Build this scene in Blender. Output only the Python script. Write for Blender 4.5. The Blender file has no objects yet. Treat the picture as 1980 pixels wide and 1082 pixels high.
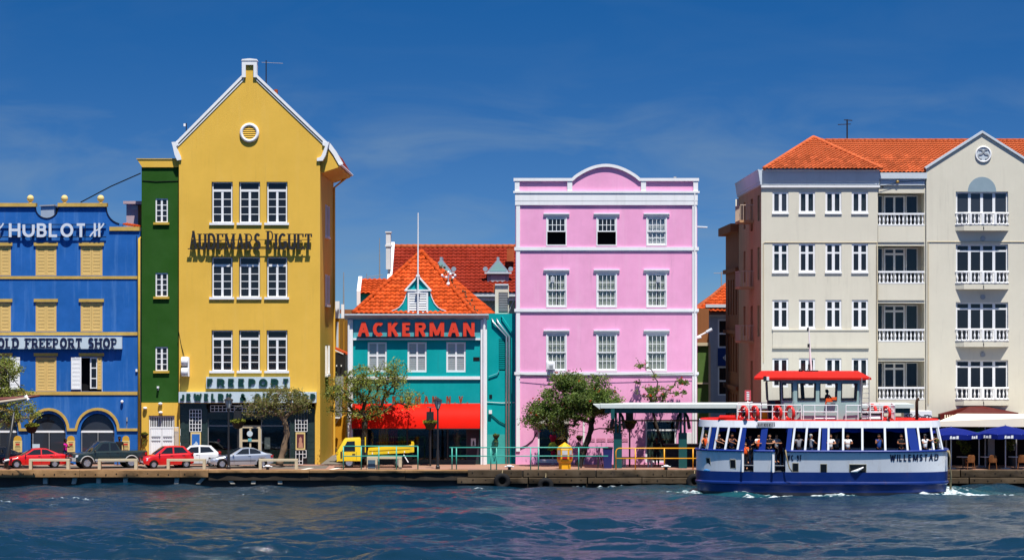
import bpy, bmesh, math, random
import numpy as np
from mathutils import Vector, Matrix
random.seed(7); np.random.seed(7)
R = math.radians
scene = bpy.context.scene
COL = scene.collection

# ------------------------------------------------------------------ camera
CAM_D, CAM_Z, QZ = 170.0, 9.21, 0.9          # distance to the facades, eye height, quay level
cam_d = bpy.data.cameras.new('camera'); cam = bpy.data.objects.new('camera', cam_d); COL.objects.link(cam)
cam.location = (0, -CAM_D, CAM_Z); cam.rotation_euler = (R(90), 0, 0)
cam_d.sensor_width = 36; cam_d.lens = 36*CAM_D/59.4; cam_d.shift_y = 79/1980
cam_d.clip_start = 1; cam_d.clip_end = 4000
scene.camera = cam

# ------------------------------------------------------------------ sky and sun
SUN = Vector((0.13, -0.44, 1.0)).normalized()
world = bpy.data.worlds.new('World'); scene.world = world; world.use_nodes = True
nt = world.node_tree; nt.nodes.clear()
def wn(t, **k):
    n = nt.nodes.new(t)
    for a, b in k.items(): setattr(n, a, b)
    return n
out = wn('ShaderNodeOutputWorld'); bg = wn('ShaderNodeBackground'); bg.inputs['Strength'].default_value = 0.10
tc = wn('ShaderNodeTexCoord'); sep = wn('ShaderNodeSeparateXYZ'); nt.links.new(tc.outputs['Generated'], sep.inputs[0])
ab = wn('ShaderNodeMath', operation='ABSOLUTE'); nt.links.new(sep.outputs[2], ab.inputs[0])
ma = wn('ShaderNodeMath', operation='MULTIPLY_ADD'); nt.links.new(ab.outputs[0], ma.inputs[0]); ma.inputs[1].default_value = 3.5; ma.inputs[2].default_value = 0.05
comb = wn('ShaderNodeCombineXYZ')
nt.links.new(sep.outputs[0], comb.inputs[0]); nt.links.new(sep.outputs[1], comb.inputs[1]); nt.links.new(ma.outputs[0], comb.inputs[2])
nrm = wn('ShaderNodeVectorMath', operation='NORMALIZE'); nt.links.new(comb.outputs[0], nrm.inputs[0])
sky = wn('ShaderNodeTexSky', sky_type='NISHITA'); sky.sun_disc = False
sky.sun_elevation = math.asin(SUN.z); sky.sun_rotation = math.atan2(SUN.x, SUN.y)
sky.air_density = 1.0; sky.dust_density = 0.2; sky.ozone_density = 3.0; sky.altitude = 0
nt.links.new(nrm.outputs[0], sky.inputs['Vector'])
tint = wn('ShaderNodeMix', data_type='RGBA', blend_type='MULTIPLY'); tint.inputs['Factor'].default_value = 1
nt.links.new(sky.outputs[0], tint.inputs[6]); 
el = wn('ShaderNodeMapRange', interpolation_type='SMOOTHSTEP'); el.inputs[1].default_value = 0.0; el.inputs[2].default_value = 0.14; nt.links.new(ab.outputs[0], el.inputs[0])
hz = wn('ShaderNodeMix', data_type='RGBA'); hz.inputs[6].default_value = (0.185, 0.31, 0.46, 1); hz.inputs[7].default_value = (0.045, 0.30, 0.54, 1)
nt.links.new(el.outputs[0], hz.inputs[0])
el2 = wn('ShaderNodeMapRange', interpolation_type='SMOOTHSTEP'); el2.inputs[1].default_value = 0.10; el2.inputs[2].default_value = 0.9; nt.links.new(ab.outputs[0], el2.inputs[0])
hz2 = wn('ShaderNodeMix', data_type='RGBA'); nt.links.new(el2.outputs[0], hz2.inputs[0]); nt.links.new(hz.outputs[2], hz2.inputs[6]); hz2.inputs[7].default_value = (0.78, 0.84, 0.90, 1)
nt.links.new(hz2.outputs[2], tint.inputs[7])
# thin high wisps of cloud
mp = wn('ShaderNodeMapping'); mp.inputs['Scale'].default_value = (9, 9, 34); mp.inputs['Location'].default_value = (1.3, 0.4, 0.2); mp.inputs['Rotation'].default_value = (0, 0.05, 0)
nt.links.new(tc.outputs['Generated'], mp.inputs[0])
nz = wn('ShaderNodeTexNoise'); nz.inputs['Scale'].default_value = 1.6; nz.inputs['Detail'].default_value = 7; nz.inputs['Roughness'].default_value = 0.55; nz.inputs['Distortion'].default_value = 0.6
nt.links.new(mp.outputs[0], nz.inputs['Vector'])
mr = wn('ShaderNodeMapRange'); mr.inputs[1].default_value = 0.44; mr.inputs[2].default_value = 0.80; mr.inputs[3].default_value = 0; mr.inputs[4].default_value = 0.48
nt.links.new(nz.outputs['Fac'], mr.inputs[0])
lowc = wn('ShaderNodeMapRange', interpolation_type='SMOOTHSTEP'); lowc.inputs[1].default_value = 0.058; lowc.inputs[2].default_value = 0.088; lowc.inputs[3].default_value = 1; lowc.inputs[4].default_value = 0.12; nt.links.new(ab.outputs[0], lowc.inputs[0])
cmul = wn('ShaderNodeMath', operation='MULTIPLY'); nt.links.new(mr.outputs[0], cmul.inputs[0]); nt.links.new(lowc.outputs[0], cmul.inputs[1])
cl = wn('ShaderNodeMix', data_type='RGBA'); nt.links.new(cmul.outputs[0], cl.inputs['Factor'])
nt.links.new(tint.outputs[2], cl.inputs[6]); cl.inputs[7].default_value = (1.3, 1.9, 2.5, 1)
nt.links.new(cl.outputs[2], bg.inputs['Color']); nt.links.new(bg.outputs[0], out.inputs[0])

sun_d = bpy.data.lights.new('sun', 'SUN'); sun_d.energy = 3.9; sun_d.angle = R(0.53); sun_d.color = (1.0, 0.95, 0.87)
sun = bpy.data.objects.new('sun', sun_d); COL.objects.link(sun); sun.location = SUN*120
sun.rotation_euler = SUN.to_track_quat('Z', 'Y').to_euler()
scene.view_settings.view_transform = 'Standard'; scene.view_settings.look = 'None'
scene.view_settings.exposure = 0.85; scene.view_settings.gamma = 1.0
scene.render.engine = 'CYCLES'; scene.cycles.use_denoising = True
scene.cycles.max_bounces = 7; scene.cycles.transparent_max_bounces = 12; scene.cycles.caustics_reflective = False; scene.cycles.caustics_refractive = False

# ------------------------------------------------------------------ helpers
S = 0.03                                       # metres per photo pixel at the facades
def X(px): return (px-990)*S
def Z(py): return QZ+(897-py)*S
def P(px, py, y):                              # a point y metres behind (+) or before (-) the facades
    k = (CAM_D+y)/CAM_D
    return Vector(((px-990)*S*k, y, CAM_Z+(620-py)*S*k))
def KX(px, y): return (px-990)*S*(CAM_D+y)/CAM_D
def KZ(py, y): return CAM_Z+(620-py)*S*(CAM_D+y)/CAM_D

ORG = {}
def V0(v): return Vector(v)
class MB:
    def __init__(s): s.v = []; s.f = []
    def quad(s, *p):
        n = len(s.v); s.v += [tuple(q) for q in p]; s.f.append(tuple(range(n, n+len(p))))
    def box(s, x0, x1, y0, y1, z0, z1):
        n = len(s.v)
        s.v += [(x0,y0,z0),(x1,y0,z0),(x1,y1,z0),(x0,y1,z0),(x0,y0,z1),(x1,y0,z1),(x1,y1,z1),(x0,y1,z1)]
        s.f += [tuple(n+i for i in q) for q in ((0,3,2,1),(4,5,6,7),(0,1,5,4),(1,2,6,5),(2,3,7,6),(3,0,4,7))]
        return s
    def pbox(s, px0, px1, py0, py1, y0, y1):   # pixel box on the facade plane
        return s.box(X(px0), X(px1), y0, y1, Z(max(py0,py1)), Z(min(py0,py1)))
    def prism(s, pts, y0, y1):                 # polygon in xz, from y0 to y1
        n = len(s.v); k = len(pts)
        s.v += [(x,y0,z) for x,z in pts]+[(x,y1,z) for x,z in pts]
        s.f.append(tuple(range(n,n+k))); s.f.append(tuple(range(n+2*k-1,n+k-1,-1)))
        for i in range(k):
            j = (i+1)%k; s.f.append((n+i,n+k+i,n+k+j,n+j))
        return s
    def ppoly(s, pts, y0, y1): return s.prism([(X(a),Z(b)) for a,b in pts], y0, y1)
    def extr(s, base, vec):                    # 3-D polygon swept by a vector
        n = len(s.v); k = len(base); vec = Vector(vec)
        s.v += [tuple(p) for p in base]+[tuple(Vector(p)+vec) for p in base]
        s.f.append(tuple(range(n,n+k))); s.f.append(tuple(range(n+2*k-1,n+k-1,-1)))
        for i in range(k):
            j = (i+1)%k; s.f.append((n+i,n+k+i,n+k+j,n+j))
        return s
    def tube(s, pts, r, n=8, caps=True):
        pts = [Vector(p) for p in pts]; rs = r if isinstance(r,(list,tuple)) else [r]*len(pts)
        b = len(s.v); up = Vector((0.123,0.456,0.881)); prev = None
        for i,p in enumerate(pts):
            d = (pts[min(i+1,len(pts)-1)]-pts[max(i-1,0)])
            d = d.normalized() if d.length > 1e-9 else Vector((0,0,1))
            if prev is None:
                a = d.cross(up)
                if a.length < 1e-3: a = d.cross(Vector((1,0,0)))
            else:
                a = prev-d*prev.dot(d)
            a.normalize(); prev = a; c = d.cross(a)
            for k in range(n):
                t = 2*math.pi*k/n; s.v.append(tuple(p+(a*math.cos(t)+c*math.sin(t))*rs[i]))
        for i in range(len(pts)-1):
            for k in range(n):
                k2 = (k+1)%n; s.f.append((b+i*n+k,b+i*n+k2,b+(i+1)*n+k2,b+(i+1)*n+k))
        if caps:
            s.f.append(tuple(range(b+n-1,b-1,-1))); e = b+(len(pts)-1)*n; s.f.append(tuple(range(e,e+n)))
        return s
    def lathe(s, prof, c=(0,0,0), n=16, ax='z', caps=True):
        b = len(s.v); c = Vector(c)
        for r,h in prof:
            for k in range(n):
                t = 2*math.pi*k/n; u,w = r*math.cos(t), r*math.sin(t)
                q = {'z':(u,w,h),'y':(u,h,w),'x':(h,u,w)}[ax]; s.v.append(tuple(c+Vector(q)))
        for i in range(len(prof)-1):
            for k in range(n):
                k2 = (k+1)%n; s.f.append((b+i*n+k,b+i*n+k2,b+(i+1)*n+k2,b+(i+1)*n+k))
        if caps:
            s.f.append(tuple(range(b+n-1,b-1,-1))); e = b+(len(prof)-1)*n; s.f.append(tuple(range(e,e+n)))
        return s
    def torus(s, c, Rr, r, ax='y', n=24, m=8, sx=1.0):
        b = len(s.v); c = Vector(c)
        for i in range(n):
            t = 2*math.pi*i/n
            for j in range(m):
                q = 2*math.pi*j/m; rr = Rr+r*math.cos(q); u,w,h = rr*math.cos(t)*sx, rr*math.sin(t), r*math.sin(q)
                s.v.append(tuple(c+Vector({'y':(u,h,w),'x':(h,u,w),'z':(u,w,h)}[ax])))
        for i in range(n):
            for j in range(m):
                i2=(i+1)%n; j2=(j+1)%m; s.f.append((b+i*m+j,b+i2*m+j,b+i2*m+j2,b+i*m+j2))
        return s
    def sphere(s, c, r, n=12, m=8, sc=(1,1,1)):
        c = Vector(c); b = len(s.v)
        for i in range(m+1):
            a = math.pi*i/m; rr = max(math.sin(a),0.02)
            for k in range(n):
                t = 2*math.pi*k/n
                s.v.append((c.x+r*sc[0]*rr*math.cos(t), c.y+r*sc[1]*rr*math.sin(t), c.z+r*sc[2]*math.cos(a)))
        for i in range(m):
            for k in range(n):
                k2=(k+1)%n; s.f.append((b+i*n+k,b+(i+1)*n+k,b+(i+1)*n+k2,b+i*n+k2))
        s.f.append(tuple(range(b,b+n))); e=b+m*n; s.f.append(tuple(range(e+n-1,e-1,-1)))
        return s
    def loft(s, rings, close=True, caps=True):
        b = len(s.v); n = len(rings[0])
        for r in rings: s.v += [tuple(p) for p in r]
        for i in range(len(rings)-1):
            for k in range(n if close else n-1):
                k2=(k+1)%n; s.f.append((b+i*n+k,b+i*n+k2,b+(i+1)*n+k2,b+(i+1)*n+k))
        if caps:
            s.f.append(tuple(range(b+n-1,b-1,-1))); e=b+(len(rings)-1)*n; s.f.append(tuple(range(e,e+n)))
        return s
    def mesh(s, name, mat, smooth=False, fix=True):
        me = bpy.data.meshes.new(name); me.from_pydata(s.v, [], s.f); 
        if mat: me.materials.append(mat)
        if fix:
            bm = bmesh.new(); bm.from_mesh(me); bmesh.ops.recalc_face_normals(bm, faces=bm.faces); bm.to_mesh(me); bm.free()
        if smooth:
            me.polygons.foreach_set('use_smooth', [True]*len(me.polygons))
            if smooth != True: 
                me.set_sharp_from_angle(angle=R(smooth))
        me.update()
        return me
    def build(s, name, mat, parent=None, smooth=False, fix=True, loc=(0,0,0)):
        return put(name, s.mesh(name, mat, smooth, fix), parent, loc)
def put(name, me, parent=None, loc=(0,0,0), scale=None, rot=None):
    o = bpy.data.objects.new(name, me); COL.objects.link(o); loc = Vector(loc)
    if parent is not None:
        o.parent = parent; o.location = loc-ORG.get(parent.name, Vector((0,0,0)))
    else: o.location = loc
    ORG[o.name] = loc if rot is None and scale is None else Vector((0,0,0))
    if scale is not None: o.scale = scale
    if rot is not None: o.rotation_euler = rot
    return o
def tag(o, label=None, cat=None, group=None, kind=None):
    if label: o['label'] = label
    if cat: o['category'] = cat
    if group: o['group'] = group
    if kind: o['kind'] = kind
    return o
def thing(name, label, cat, loc=(0,0,0), rotz=None, group=None):
    o = bpy.data.objects.new(name, None); COL.objects.link(o); o.location = loc; o.empty_display_size = 0.2
    if rotz is not None:
        o.rotation_euler = (0,0,rotz); ORG[o.name] = Vector((0,0,0))   # local coordinates
    else: ORG[o.name] = Vector(loc)
    return tag(o, label, cat, group)
_unit = {}
def ubox(mat):
    if mat.name not in _unit: _unit[mat.name] = MB().box(-.5,.5,-.5,.5,-.5,.5).mesh('piece', mat)
    return _unit[mat.name]
def piece(name, mat, parent, x0, x1, y0, y1, z0, z1):           # a box that shares its mesh
    return put(name, ubox(mat), parent, ((x0+x1)/2,(y0+y1)/2,(z0+z1)/2), (abs(x1-x0),abs(y1-y0),abs(z1-z0)))
def ppiece(name, mat, parent, px0, px1, py0, py1, y0, y1):
    return piece(name, mat, parent, X(px0), X(px1), y0, y1, Z(py1), Z(py0))
def copy_tree(o, parent=None):
    c = o.copy(); COL.objects.link(c); c.parent = parent
    for ch in list(o.children): copy_tree(ch, c)
    return c

# ------------------------------------------------------------------ materials
MAT = {}
def nodes_of(name):
    m = bpy.data.materials.new(name); m.use_nodes = True; MAT[name] = m
    t = m.node_tree; b = t.nodes['Principled BSDF']
    return m, t, b
def mk(name, col, rough=0.6, metal=0.0, spec=0.5, var=0.0, scale=3.0, bump=0.0, bscale=30.0, rnd=0.0, coat=0.0, streak=0.0, streak_col=None, spots=0.0, spot_col=None, dirt=0.0, emit=None, trans=0.0, sss=0.0):
    if name in MAT: return MAT[name]
    m, t, b = nodes_of(name); N = t.nodes; L = t.links
    b.inputs['Base Color'].default_value = (*col,1); b.inputs['Roughness'].default_value = rough; b.inputs['Metallic'].default_value = metal
    b.inputs['Specular IOR Level'].default_value = spec if rough < 0.56 else 0.10; b.inputs['Coat Weight'].default_value = coat; b.inputs['Coat Roughness'].default_value = 0.05
    if trans: b.inputs['Transmission Weight'].default_value = trans
    geo = None
    def pos():
        nonlocal geo
        if geo is None: geo = N.new('ShaderNodeNewGeometry')
        return geo.outputs['Position']
    cur = None
    def mix(a, fac, colb, mode='MIX'):
        n = N.new('ShaderNodeMix'); n.data_type = 'RGBA'; n.blend_type = mode
        if a is None: n.inputs[6].default_value = (*col,1)
        else: L.new(a, n.inputs[6])
        n.inputs[7].default_value = (*colb,1); L.new(fac, n.inputs[0]); return n.outputs[2]
    def noise(sc, vec, det=4, rg=0.6):
        n = N.new('ShaderNodeTexNoise'); n.inputs['Scale'].default_value = sc; n.inputs['Detail'].default_value = det; n.inputs['Roughness'].default_value = rg
        L.new(vec, n.inputs['Vector']); return n.outputs['Fac']
    def rng(v, a, b_, c, d):
        n = N.new('ShaderNodeMapRange'); n.inputs[1].default_value=a; n.inputs[2].default_value=b_; n.inputs[3].default_value=c; n.inputs[4].default_value=d
        L.new(v, n.inputs[0]); return n.outputs[0]
    if var:
        cur = mix(cur, rng(noise(scale, pos(), 6, 0.65), 0.35, 0.7, 0, var), tuple(min(1,c*1.35+0.02) for c in col))
        cur = mix(cur, rng(noise(scale*0.37, pos(), 5, 0.7), 0.45, 0.75, 0, var), tuple(c*0.62 for c in col))
    if streak:
        mp = N.new('ShaderNodeMapping'); mp.inputs['Scale'].default_value = (2.2,2.2,0.16); L.new(pos(), mp.inputs[0])
        cur = mix(cur, rng(noise(1.0, mp.outputs[0], 6, 0.7), 0.52, 0.72, 0, streak), streak_col or tuple(c*0.5 for c in col))
    if spots:
        cur = mix(cur, rng(noise(1.7, pos(), 8, 0.75), 0.60, 0.68, 0, spots), spot_col or tuple(c*0.5 for c in col))
    if dirt:      # thin rain runs and grime with a shape of their own
        md = N.new('ShaderNodeMapping'); md.inputs['Scale'].default_value = (5.5,5.5,0.32); md.inputs['Location'].default_value = (3.1,1.7,0.6); L.new(pos(), md.inputs[0])
        run = rng(noise(1.0, md.outputs[0], 7, 0.72), 0.55, 0.78, 0, dirt); blot = rng(noise(0.45, pos(), 4, 0.6), 0.42, 0.66, 0, 1)
        mm = N.new('ShaderNodeMath'); mm.operation='MULTIPLY'; L.new(run, mm.inputs[0]); L.new(blot, mm.inputs[1]); cur = mix(cur, mm.outputs[0], tuple(c*0.38+0.03 for c in col))
    if rnd:
        oi = N.new('ShaderNodeObjectInfo')
        cur = mix(cur, rng(oi.outputs['Random'], 0, 1, 0, rnd), tuple(c*0.55 for c in col))
    if cur is not None: L.new(cur, b.inputs['Base Color'])
    if bump:
        bp = N.new('ShaderNodeBump'); bp.inputs['Strength'].default_value = bump; bp.inputs['Distance'].default_value = 0.02
        L.new(noise(bscale, pos(), 4), bp.inputs['Height']); L.new(bp.outputs[0], b.inputs['Normal'])
    if emit: b.inputs['Emission Color'].default_value = (*emit,1); b.inputs['Emission Strength'].default_value = 1
    return m
def srgb(r,g,b,k=0.85):
    f = lambda c: (c/255/12.92 if c/255 < 0.04045 else ((c/255+0.055)/1.055)**2.4)*k
    return (f(r),f(g),f(b))
def glass(name, tintc=(0.8,0.85,0.85), clear=0.75):
    if name in MAT: return MAT[name]
    m, t, b = nodes_of(name); N=t.nodes; L=t.links; N.remove(b)
    o = N['Material Output']; tr = N.new('ShaderNodeBsdfTransparent'); tr.inputs[0].default_value=(*[c*clear for c in tintc],1)
    g = N.new('ShaderNodeBsdfGlossy'); g.inputs['Roughness'].default_value=0.03; g.inputs[0].default_value=(1,1,1,1)
    lw = N.new('ShaderNodeLayerWeight'); lw.inputs[0].default_value=0.5; pw = N.new('ShaderNodeMath'); pw.operation='POWER'; L.new(lw.outputs['Facing'],pw.inputs[0]); pw.inputs[1].default_value=4.0
    fr = N.new('ShaderNodeMath'); fr.operation='MULTIPLY_ADD'; L.new(pw.outputs[0],fr.inputs[0]); fr.inputs[1].default_value=0.5; fr.inputs[2].default_value=0.03; mx=N.new('ShaderNodeMixShader')
    L.new(fr.outputs[0],mx.inputs[0]); L.new(tr.outputs[0],mx.inputs[1]); L.new(g.outputs[0],mx.inputs[2]); L.new(mx.outputs[0],o.inputs[0])
    return m
M_white = mk('white_paint', (0.76,0.77,0.78), 0.58, dirt=0.45, var=0.12, scale=1.2, streak=0.25, streak_col=(0.5,0.5,0.48), bump=0.05)
M_frame = mk('white_frame_paint', (0.76,0.77,0.78), 0.5, var=0.10, scale=2)
M_blue = mk('blue_plaster', srgb(34,102,182,0.78), 0.75, dirt=0.5, var=0.45, scale=0.9, streak=0.5, streak_col=srgb(105,155,220,0.75), bump=0.15, bscale=14)
M_cream_y = mk('cream_yellow_paint', srgb(232,206,138,0.8), 0.6, var=0.25, scale=2, streak=0.3, streak_col=(0.45,0.36,0.18))
M_cap = mk('ochre_weathered_trim', srgb(205,170,90,0.8), 0.75, var=0.5, scale=2.2, spots=0.5, spot_col=(0.12,0.09,0.04))
M_green = mk('green_plaster', srgb(42,86,28,0.85), 0.8, dirt=0.5, var=0.3, scale=0.8, bump=0.15, bscale=14)
M_yellow = mk('yellow_plaster', srgb(233,187,79,0.85), 0.8, dirt=0.42, var=0.22, scale=0.55, streak=0.16, streak_col=srgb(235,200,125,0.84), bump=0.15, bscale=12)
M_teal = mk('teal_plaster', srgb(0,162,164,0.84), 0.7, dirt=0.5, var=0.3, scale=0.9, streak=0.25, streak_col=(0.0,0.20,0.21), bump=0.15, bscale=14)
M_teal_lt = mk('pale_teal_board', srgb(95,180,190,0.8), 0.6, var=0.2, scale=1.5)
M_teal_metal = mk('teal_metal_paint', srgb(70,185,165,0.75), 0.45, var=0.15)
M_teal_dark = mk('dark_teal_steel', srgb(0,78,78,0.85), 0.5, var=0.2)
M_pink = mk('pink_plaster', srgb(241,168,208,0.87), 0.75, dirt=0.45, var=0.30, scale=0.7, streak=0.40, spots=0.10, spot_col=(0.55,0.33,0.40), streak_col=srgb(250,196,224,0.85), bump=0.15, bscale=13)
M_cream = mk('cream_plaster', srgb(225,220,202,0.82), 0.8, dirt=0.5, var=0.14, scale=0.6, streak=0.22, streak_col=(0.46,0.43,0.35), bump=0.12, bscale=13)
M_cornice = mk('pale_grey_cornice', srgb(208,218,226,0.8), 0.6, var=0.2, scale=1.5, streak=0.2)
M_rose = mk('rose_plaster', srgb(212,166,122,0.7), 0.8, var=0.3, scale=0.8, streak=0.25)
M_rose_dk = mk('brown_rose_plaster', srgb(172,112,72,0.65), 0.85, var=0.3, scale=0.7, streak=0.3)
M_tile = mk('orange_clay_tile', srgb(220,88,32,0.74), 0.7, var=0.6, scale=1.6, spots=0.75, spot_col=(0.10,0.05,0.03), rnd=0.9)
M_tile2 = mk('salmon_clay_tile', srgb(222,112,64,0.70), 0.7, var=0.6, scale=1.6, spots=0.55, spot_col=(0.16,0.08,0.05), rnd=0.85)
M_tile_red = mk('red_clay_tile', srgb(148,44,22,0.72), 0.75, var=0.5, scale=2.0, spots=0.4, spot_col=(0.06,0.02,0.015), rnd=0.4)
M_ridge = mk('weathered_ridge_tile', srgb(190,95,55,0.7), 0.8, var=0.6, scale=3, spots=0.6, spot_col=(0.12,0.09,0.06))
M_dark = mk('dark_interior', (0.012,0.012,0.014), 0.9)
M_pane = mk('dark_window_glass', (0.012,0.014,0.018), 0.06, spec=0.5, rnd=0.0)
M_pane2 = mk('smoky_window_glass', (0.03,0.035,0.045), 0.05, spec=0.6)
M_glass = glass('clear_glass', (0.97,0.98,0.98), 0.98); M_glass2 = glass('tinted_glass', (0.86,0.9,0.88), 0.86)
M_curtain = mk('pale_curtain', srgb(175,180,165,0.75), 0.9, var=0.3, scale=2.5)
M_curtain_br = mk('brown_curtain', srgb(105,75,60,0.5), 0.9, var=0.3)
M_blind = mk('white_blind', srgb(200,205,205,0.8), 0.8)
M_shutter = mk('cream_shutter_paint', srgb(230,194,122,0.8), 0.65, var=0.2, scale=3)
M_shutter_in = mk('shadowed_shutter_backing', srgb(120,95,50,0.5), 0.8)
M_pipe_y = mk('ochre_pipe', srgb(205,170,70,0.8), 0.6, var=0.3)
M_grey = mk('grey_metal', (0.33,0.34,0.35), 0.5, metal=0.3, var=0.2)
M_steel = mk('galvanised_steel', (0.55,0.57,0.6), 0.35, metal=0.8, var=0.2)
M_black = mk('black_metal', (0.014,0.014,0.015), 0.45, var=0.1)
M_letter_bk = mk('black_sign_letter', (0.02,0.018,0.016), 0.4)
M_letter_or = mk('red_orange_sign_letter', srgb(225,60,28,0.85), 0.5, var=0.35, scale=1.2)
M_letter_gr = mk('dark_green_sign_letter', srgb(10,62,52,0.8), 0.45)
M_letter_nv = mk('navy_sign_letter', srgb(20,26,66,0.8), 0.45)
M_letter_si = mk('silver_sign_letter', (0.70,0.74,0.80), 0.35, metal=0.2)
M_signboard = mk('pale_sign_board', srgb(205,222,232,0.8), 0.5, var=0.1)
M_rope = mk('old_rope', srgb(170,155,120,0.7), 0.9)
M_wire = mk('black_cable', (0.012,0.012,0.013), 0.6)
M_concrete = mk('beige_concrete', srgb(215,200,168,0.75), 0.85, var=0.25, scale=3, bump=0.2, bscale=25)
# ------------------------------------------------------------------ lettering
def arc(cx,cy,rx,ry,a0,a1,n=10): return [(cx+rx*math.cos(R(a0+(a1-a0)*i/n)), cy+ry*math.sin(R(a0+(a1-a0)*i/n))) for i in range(n+1)]
GL = {
 'A':(1.0,[('n',[(0,0),(.5,1)]),('k',[(.5,1),(1,0)]),('n',[(.2,.33),(.8,.33)])]),
 'B':(.85,[('k',[(0,0),(0,1)]),('n',[(0,1),(.5,1)]+arc(.55,.77,.38,.23,90,-90,8)[0:]+[(0,.54)]),('k',[(0,.54),(.55,.54)]+arc(.6,.27,.4,.27,90,-90,8)+[(0,0)])]),
 'C':(.95,[('k',arc(.52,.5,.52,.5,48,312,18))]),
 'D':(.95,[('k',[(0,0),(0,1)]),('k',[(0,1),(.45,1)]+arc(.45,.5,.55,.5,90,-90,12)+[(0,0)])]),
 'E':(.78,[('k',[(0,0),(0,1)]),('n',[(0,1),(1,1)]),('n',[(0,.52),(.85,.52)]),('n',[(0,0),(1,0)])]),
 'F':(.75,[('k',[(0,0),(0,1)]),('n',[(0,1),(1,1)]),('n',[(0,.5),(.82,.5)])]),
 'G':(1.0,[('k',arc(.52,.5,.52,.5,48,340,18)),('k',[(1,.08),(1,.45),(.62,.45)])]),
 'H':(.95,[('k',[(0,0),(0,1)]),('k',[(1,0),(1,1)]),('n',[(0,.52),(1,.52)])]),
 'I':(.22,[('k',[(.5,0),(.5,1)])]),
 'J':(.7,[('k',[(1,1),(1,.32)]+arc(.52,.32,.48,.32,0,-170,8))]),
 'K':(.9,[('k',[(0,0),(0,1)]),('n',[(.95,1),(.05,.4)]),('k',[(.32,.6),(1,0)])]),
 'L':(.75,[('k',[(0,0),(0,1)]),('n',[(0,0),(1,0)])]),
 'M':(1.2,[('n',[(0,0),(0,1)]),('k',[(0,1),(.5,.1)]),('n',[(.5,.1),(1,1)]),('k',[(1,1),(1,0)])]),
 'N':(.95,[('n',[(0,0),(0,1)]),('k',[(0,1),(1,0)]),('n',[(1,0),(1,1)])]),
 'O':(1.0,[('k',arc(.5,.5,.5,.5,0,360,24))]),
 'P':(.82,[('k',[(0,0),(0,1)]),('n',[(0,1),(.5,1)]+arc(.55,.73,.45,.27,90,-90,8)+[(0,.46)])]),
 'R':(.9,[('k',[(0,0),(0,1)]),('n',[(0,1),(.5,1)]+arc(.55,.74,.42,.26,90,-90,8)+[(0,.48)]),('k',[(.5,.48),(1,0)])]),
 'S':(.8,[('k',arc(.5,.75,.46,.25,30,270,10)+arc(.5,.25,.5,.25,90,-150,10)[0:])]),
 'T':(.85,[('k',[(.5,0),(.5,1)]),('n',[(0,1),(1,1)])]),
 'U':(.95,[('k',[(0,1),(0,.4)]+arc(.5,.4,.5,.4,180,360,12)+[(1,1)])]),
 'V':(.95,[('k',[(0,1),(.5,0)]),('n',[(.5,0),(1,1)])]),
 'W':(1.35,[('k',[(0,1),(.27,0)]),('n',[(.27,0),(.5,.9)]),('k',[(.5,.9),(.73,0)]),('n',[(.73,0),(1,1)])]),
 'Y':(.95,[('k',[(0,1),(.5,.48)]),('n',[(1,1),(.5,.48)]),('k',[(.5,.5),(.5,0)])]),
 '&':(1.0,[('k',[(1,0),(.25,.72)]+arc(.42,.82,.2,.18,200,-20,8)+[(.2,.42)]+arc(.38,.24,.36,.24,150,330,8)+[(.95,.5)])]),
 '9':(.75,[('k',arc(.5,.7,.48,.3,0,360,14)),('k',[(.98,.7),(.95,.35)]+arc(.5,.3,.45,.3,0,-140,6))]),
 '-':(.5,[('k',[(0,.5),(1,.5)])]),
 '.':(.2,[('k',[(.5,0),(.5,.12)])]),
}
def ribbon(mb, pts, t, y0, y1):
    n = len(pts); closed = n > 3 and (abs(pts[0][0]-pts[-1][0])+abs(pts[0][1]-pts[-1][1])) < 1e-6
    if closed: pts = pts[:-1]; n -= 1
    cl_=[pts[0]]
    for p_ in pts[1:]:
        if abs(p_[0]-cl_[-1][0])+abs(p_[1]-cl_[-1][1]) > 1e-5: cl_.append(p_)
    pts = cl_; n = len(pts)
    q = [Vector((a,b)) for a,b in pts]; Lp=[]; Rp=[]
    for i in range(n):
        p0 = q[i-1] if (i>0 or closed) else None; p1 = q[(i+1)%n] if (i<n-1 or closed) else None
        d0 = (q[i]-p0).normalized() if p0 is not None and (q[i]-p0).length>1e-9 else None
        d1 = (p1-q[i]).normalized() if p1 is not None and (p1-q[i]).length>1e-9 else None
        d = (d0 or d1) if (d0 is None or d1 is None) else (d0+d1)
        if d.length < 0.3: d = d1
        d = d.normalized(); nn = Vector((-d.y,d.x)); k = 1.0
        if d0 is not None and d1 is not None: k = 1/max(0.6, nn.dot(Vector((-d0.y,d0.x))))
        Lp.append(q[i]+nn*t/2*k); Rp.append(q[i]-nn*t/2*k)
    m = n if closed else n-1
    for i in range(m):
        j=(i+1)%n; mb.prism([(Rp[i].x,Rp[i].y),(Rp[j].x,Rp[j].y),(Lp[j].x,Lp[j].y),(Lp[i].x,Lp[i].y)], y0, y1)
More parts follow.
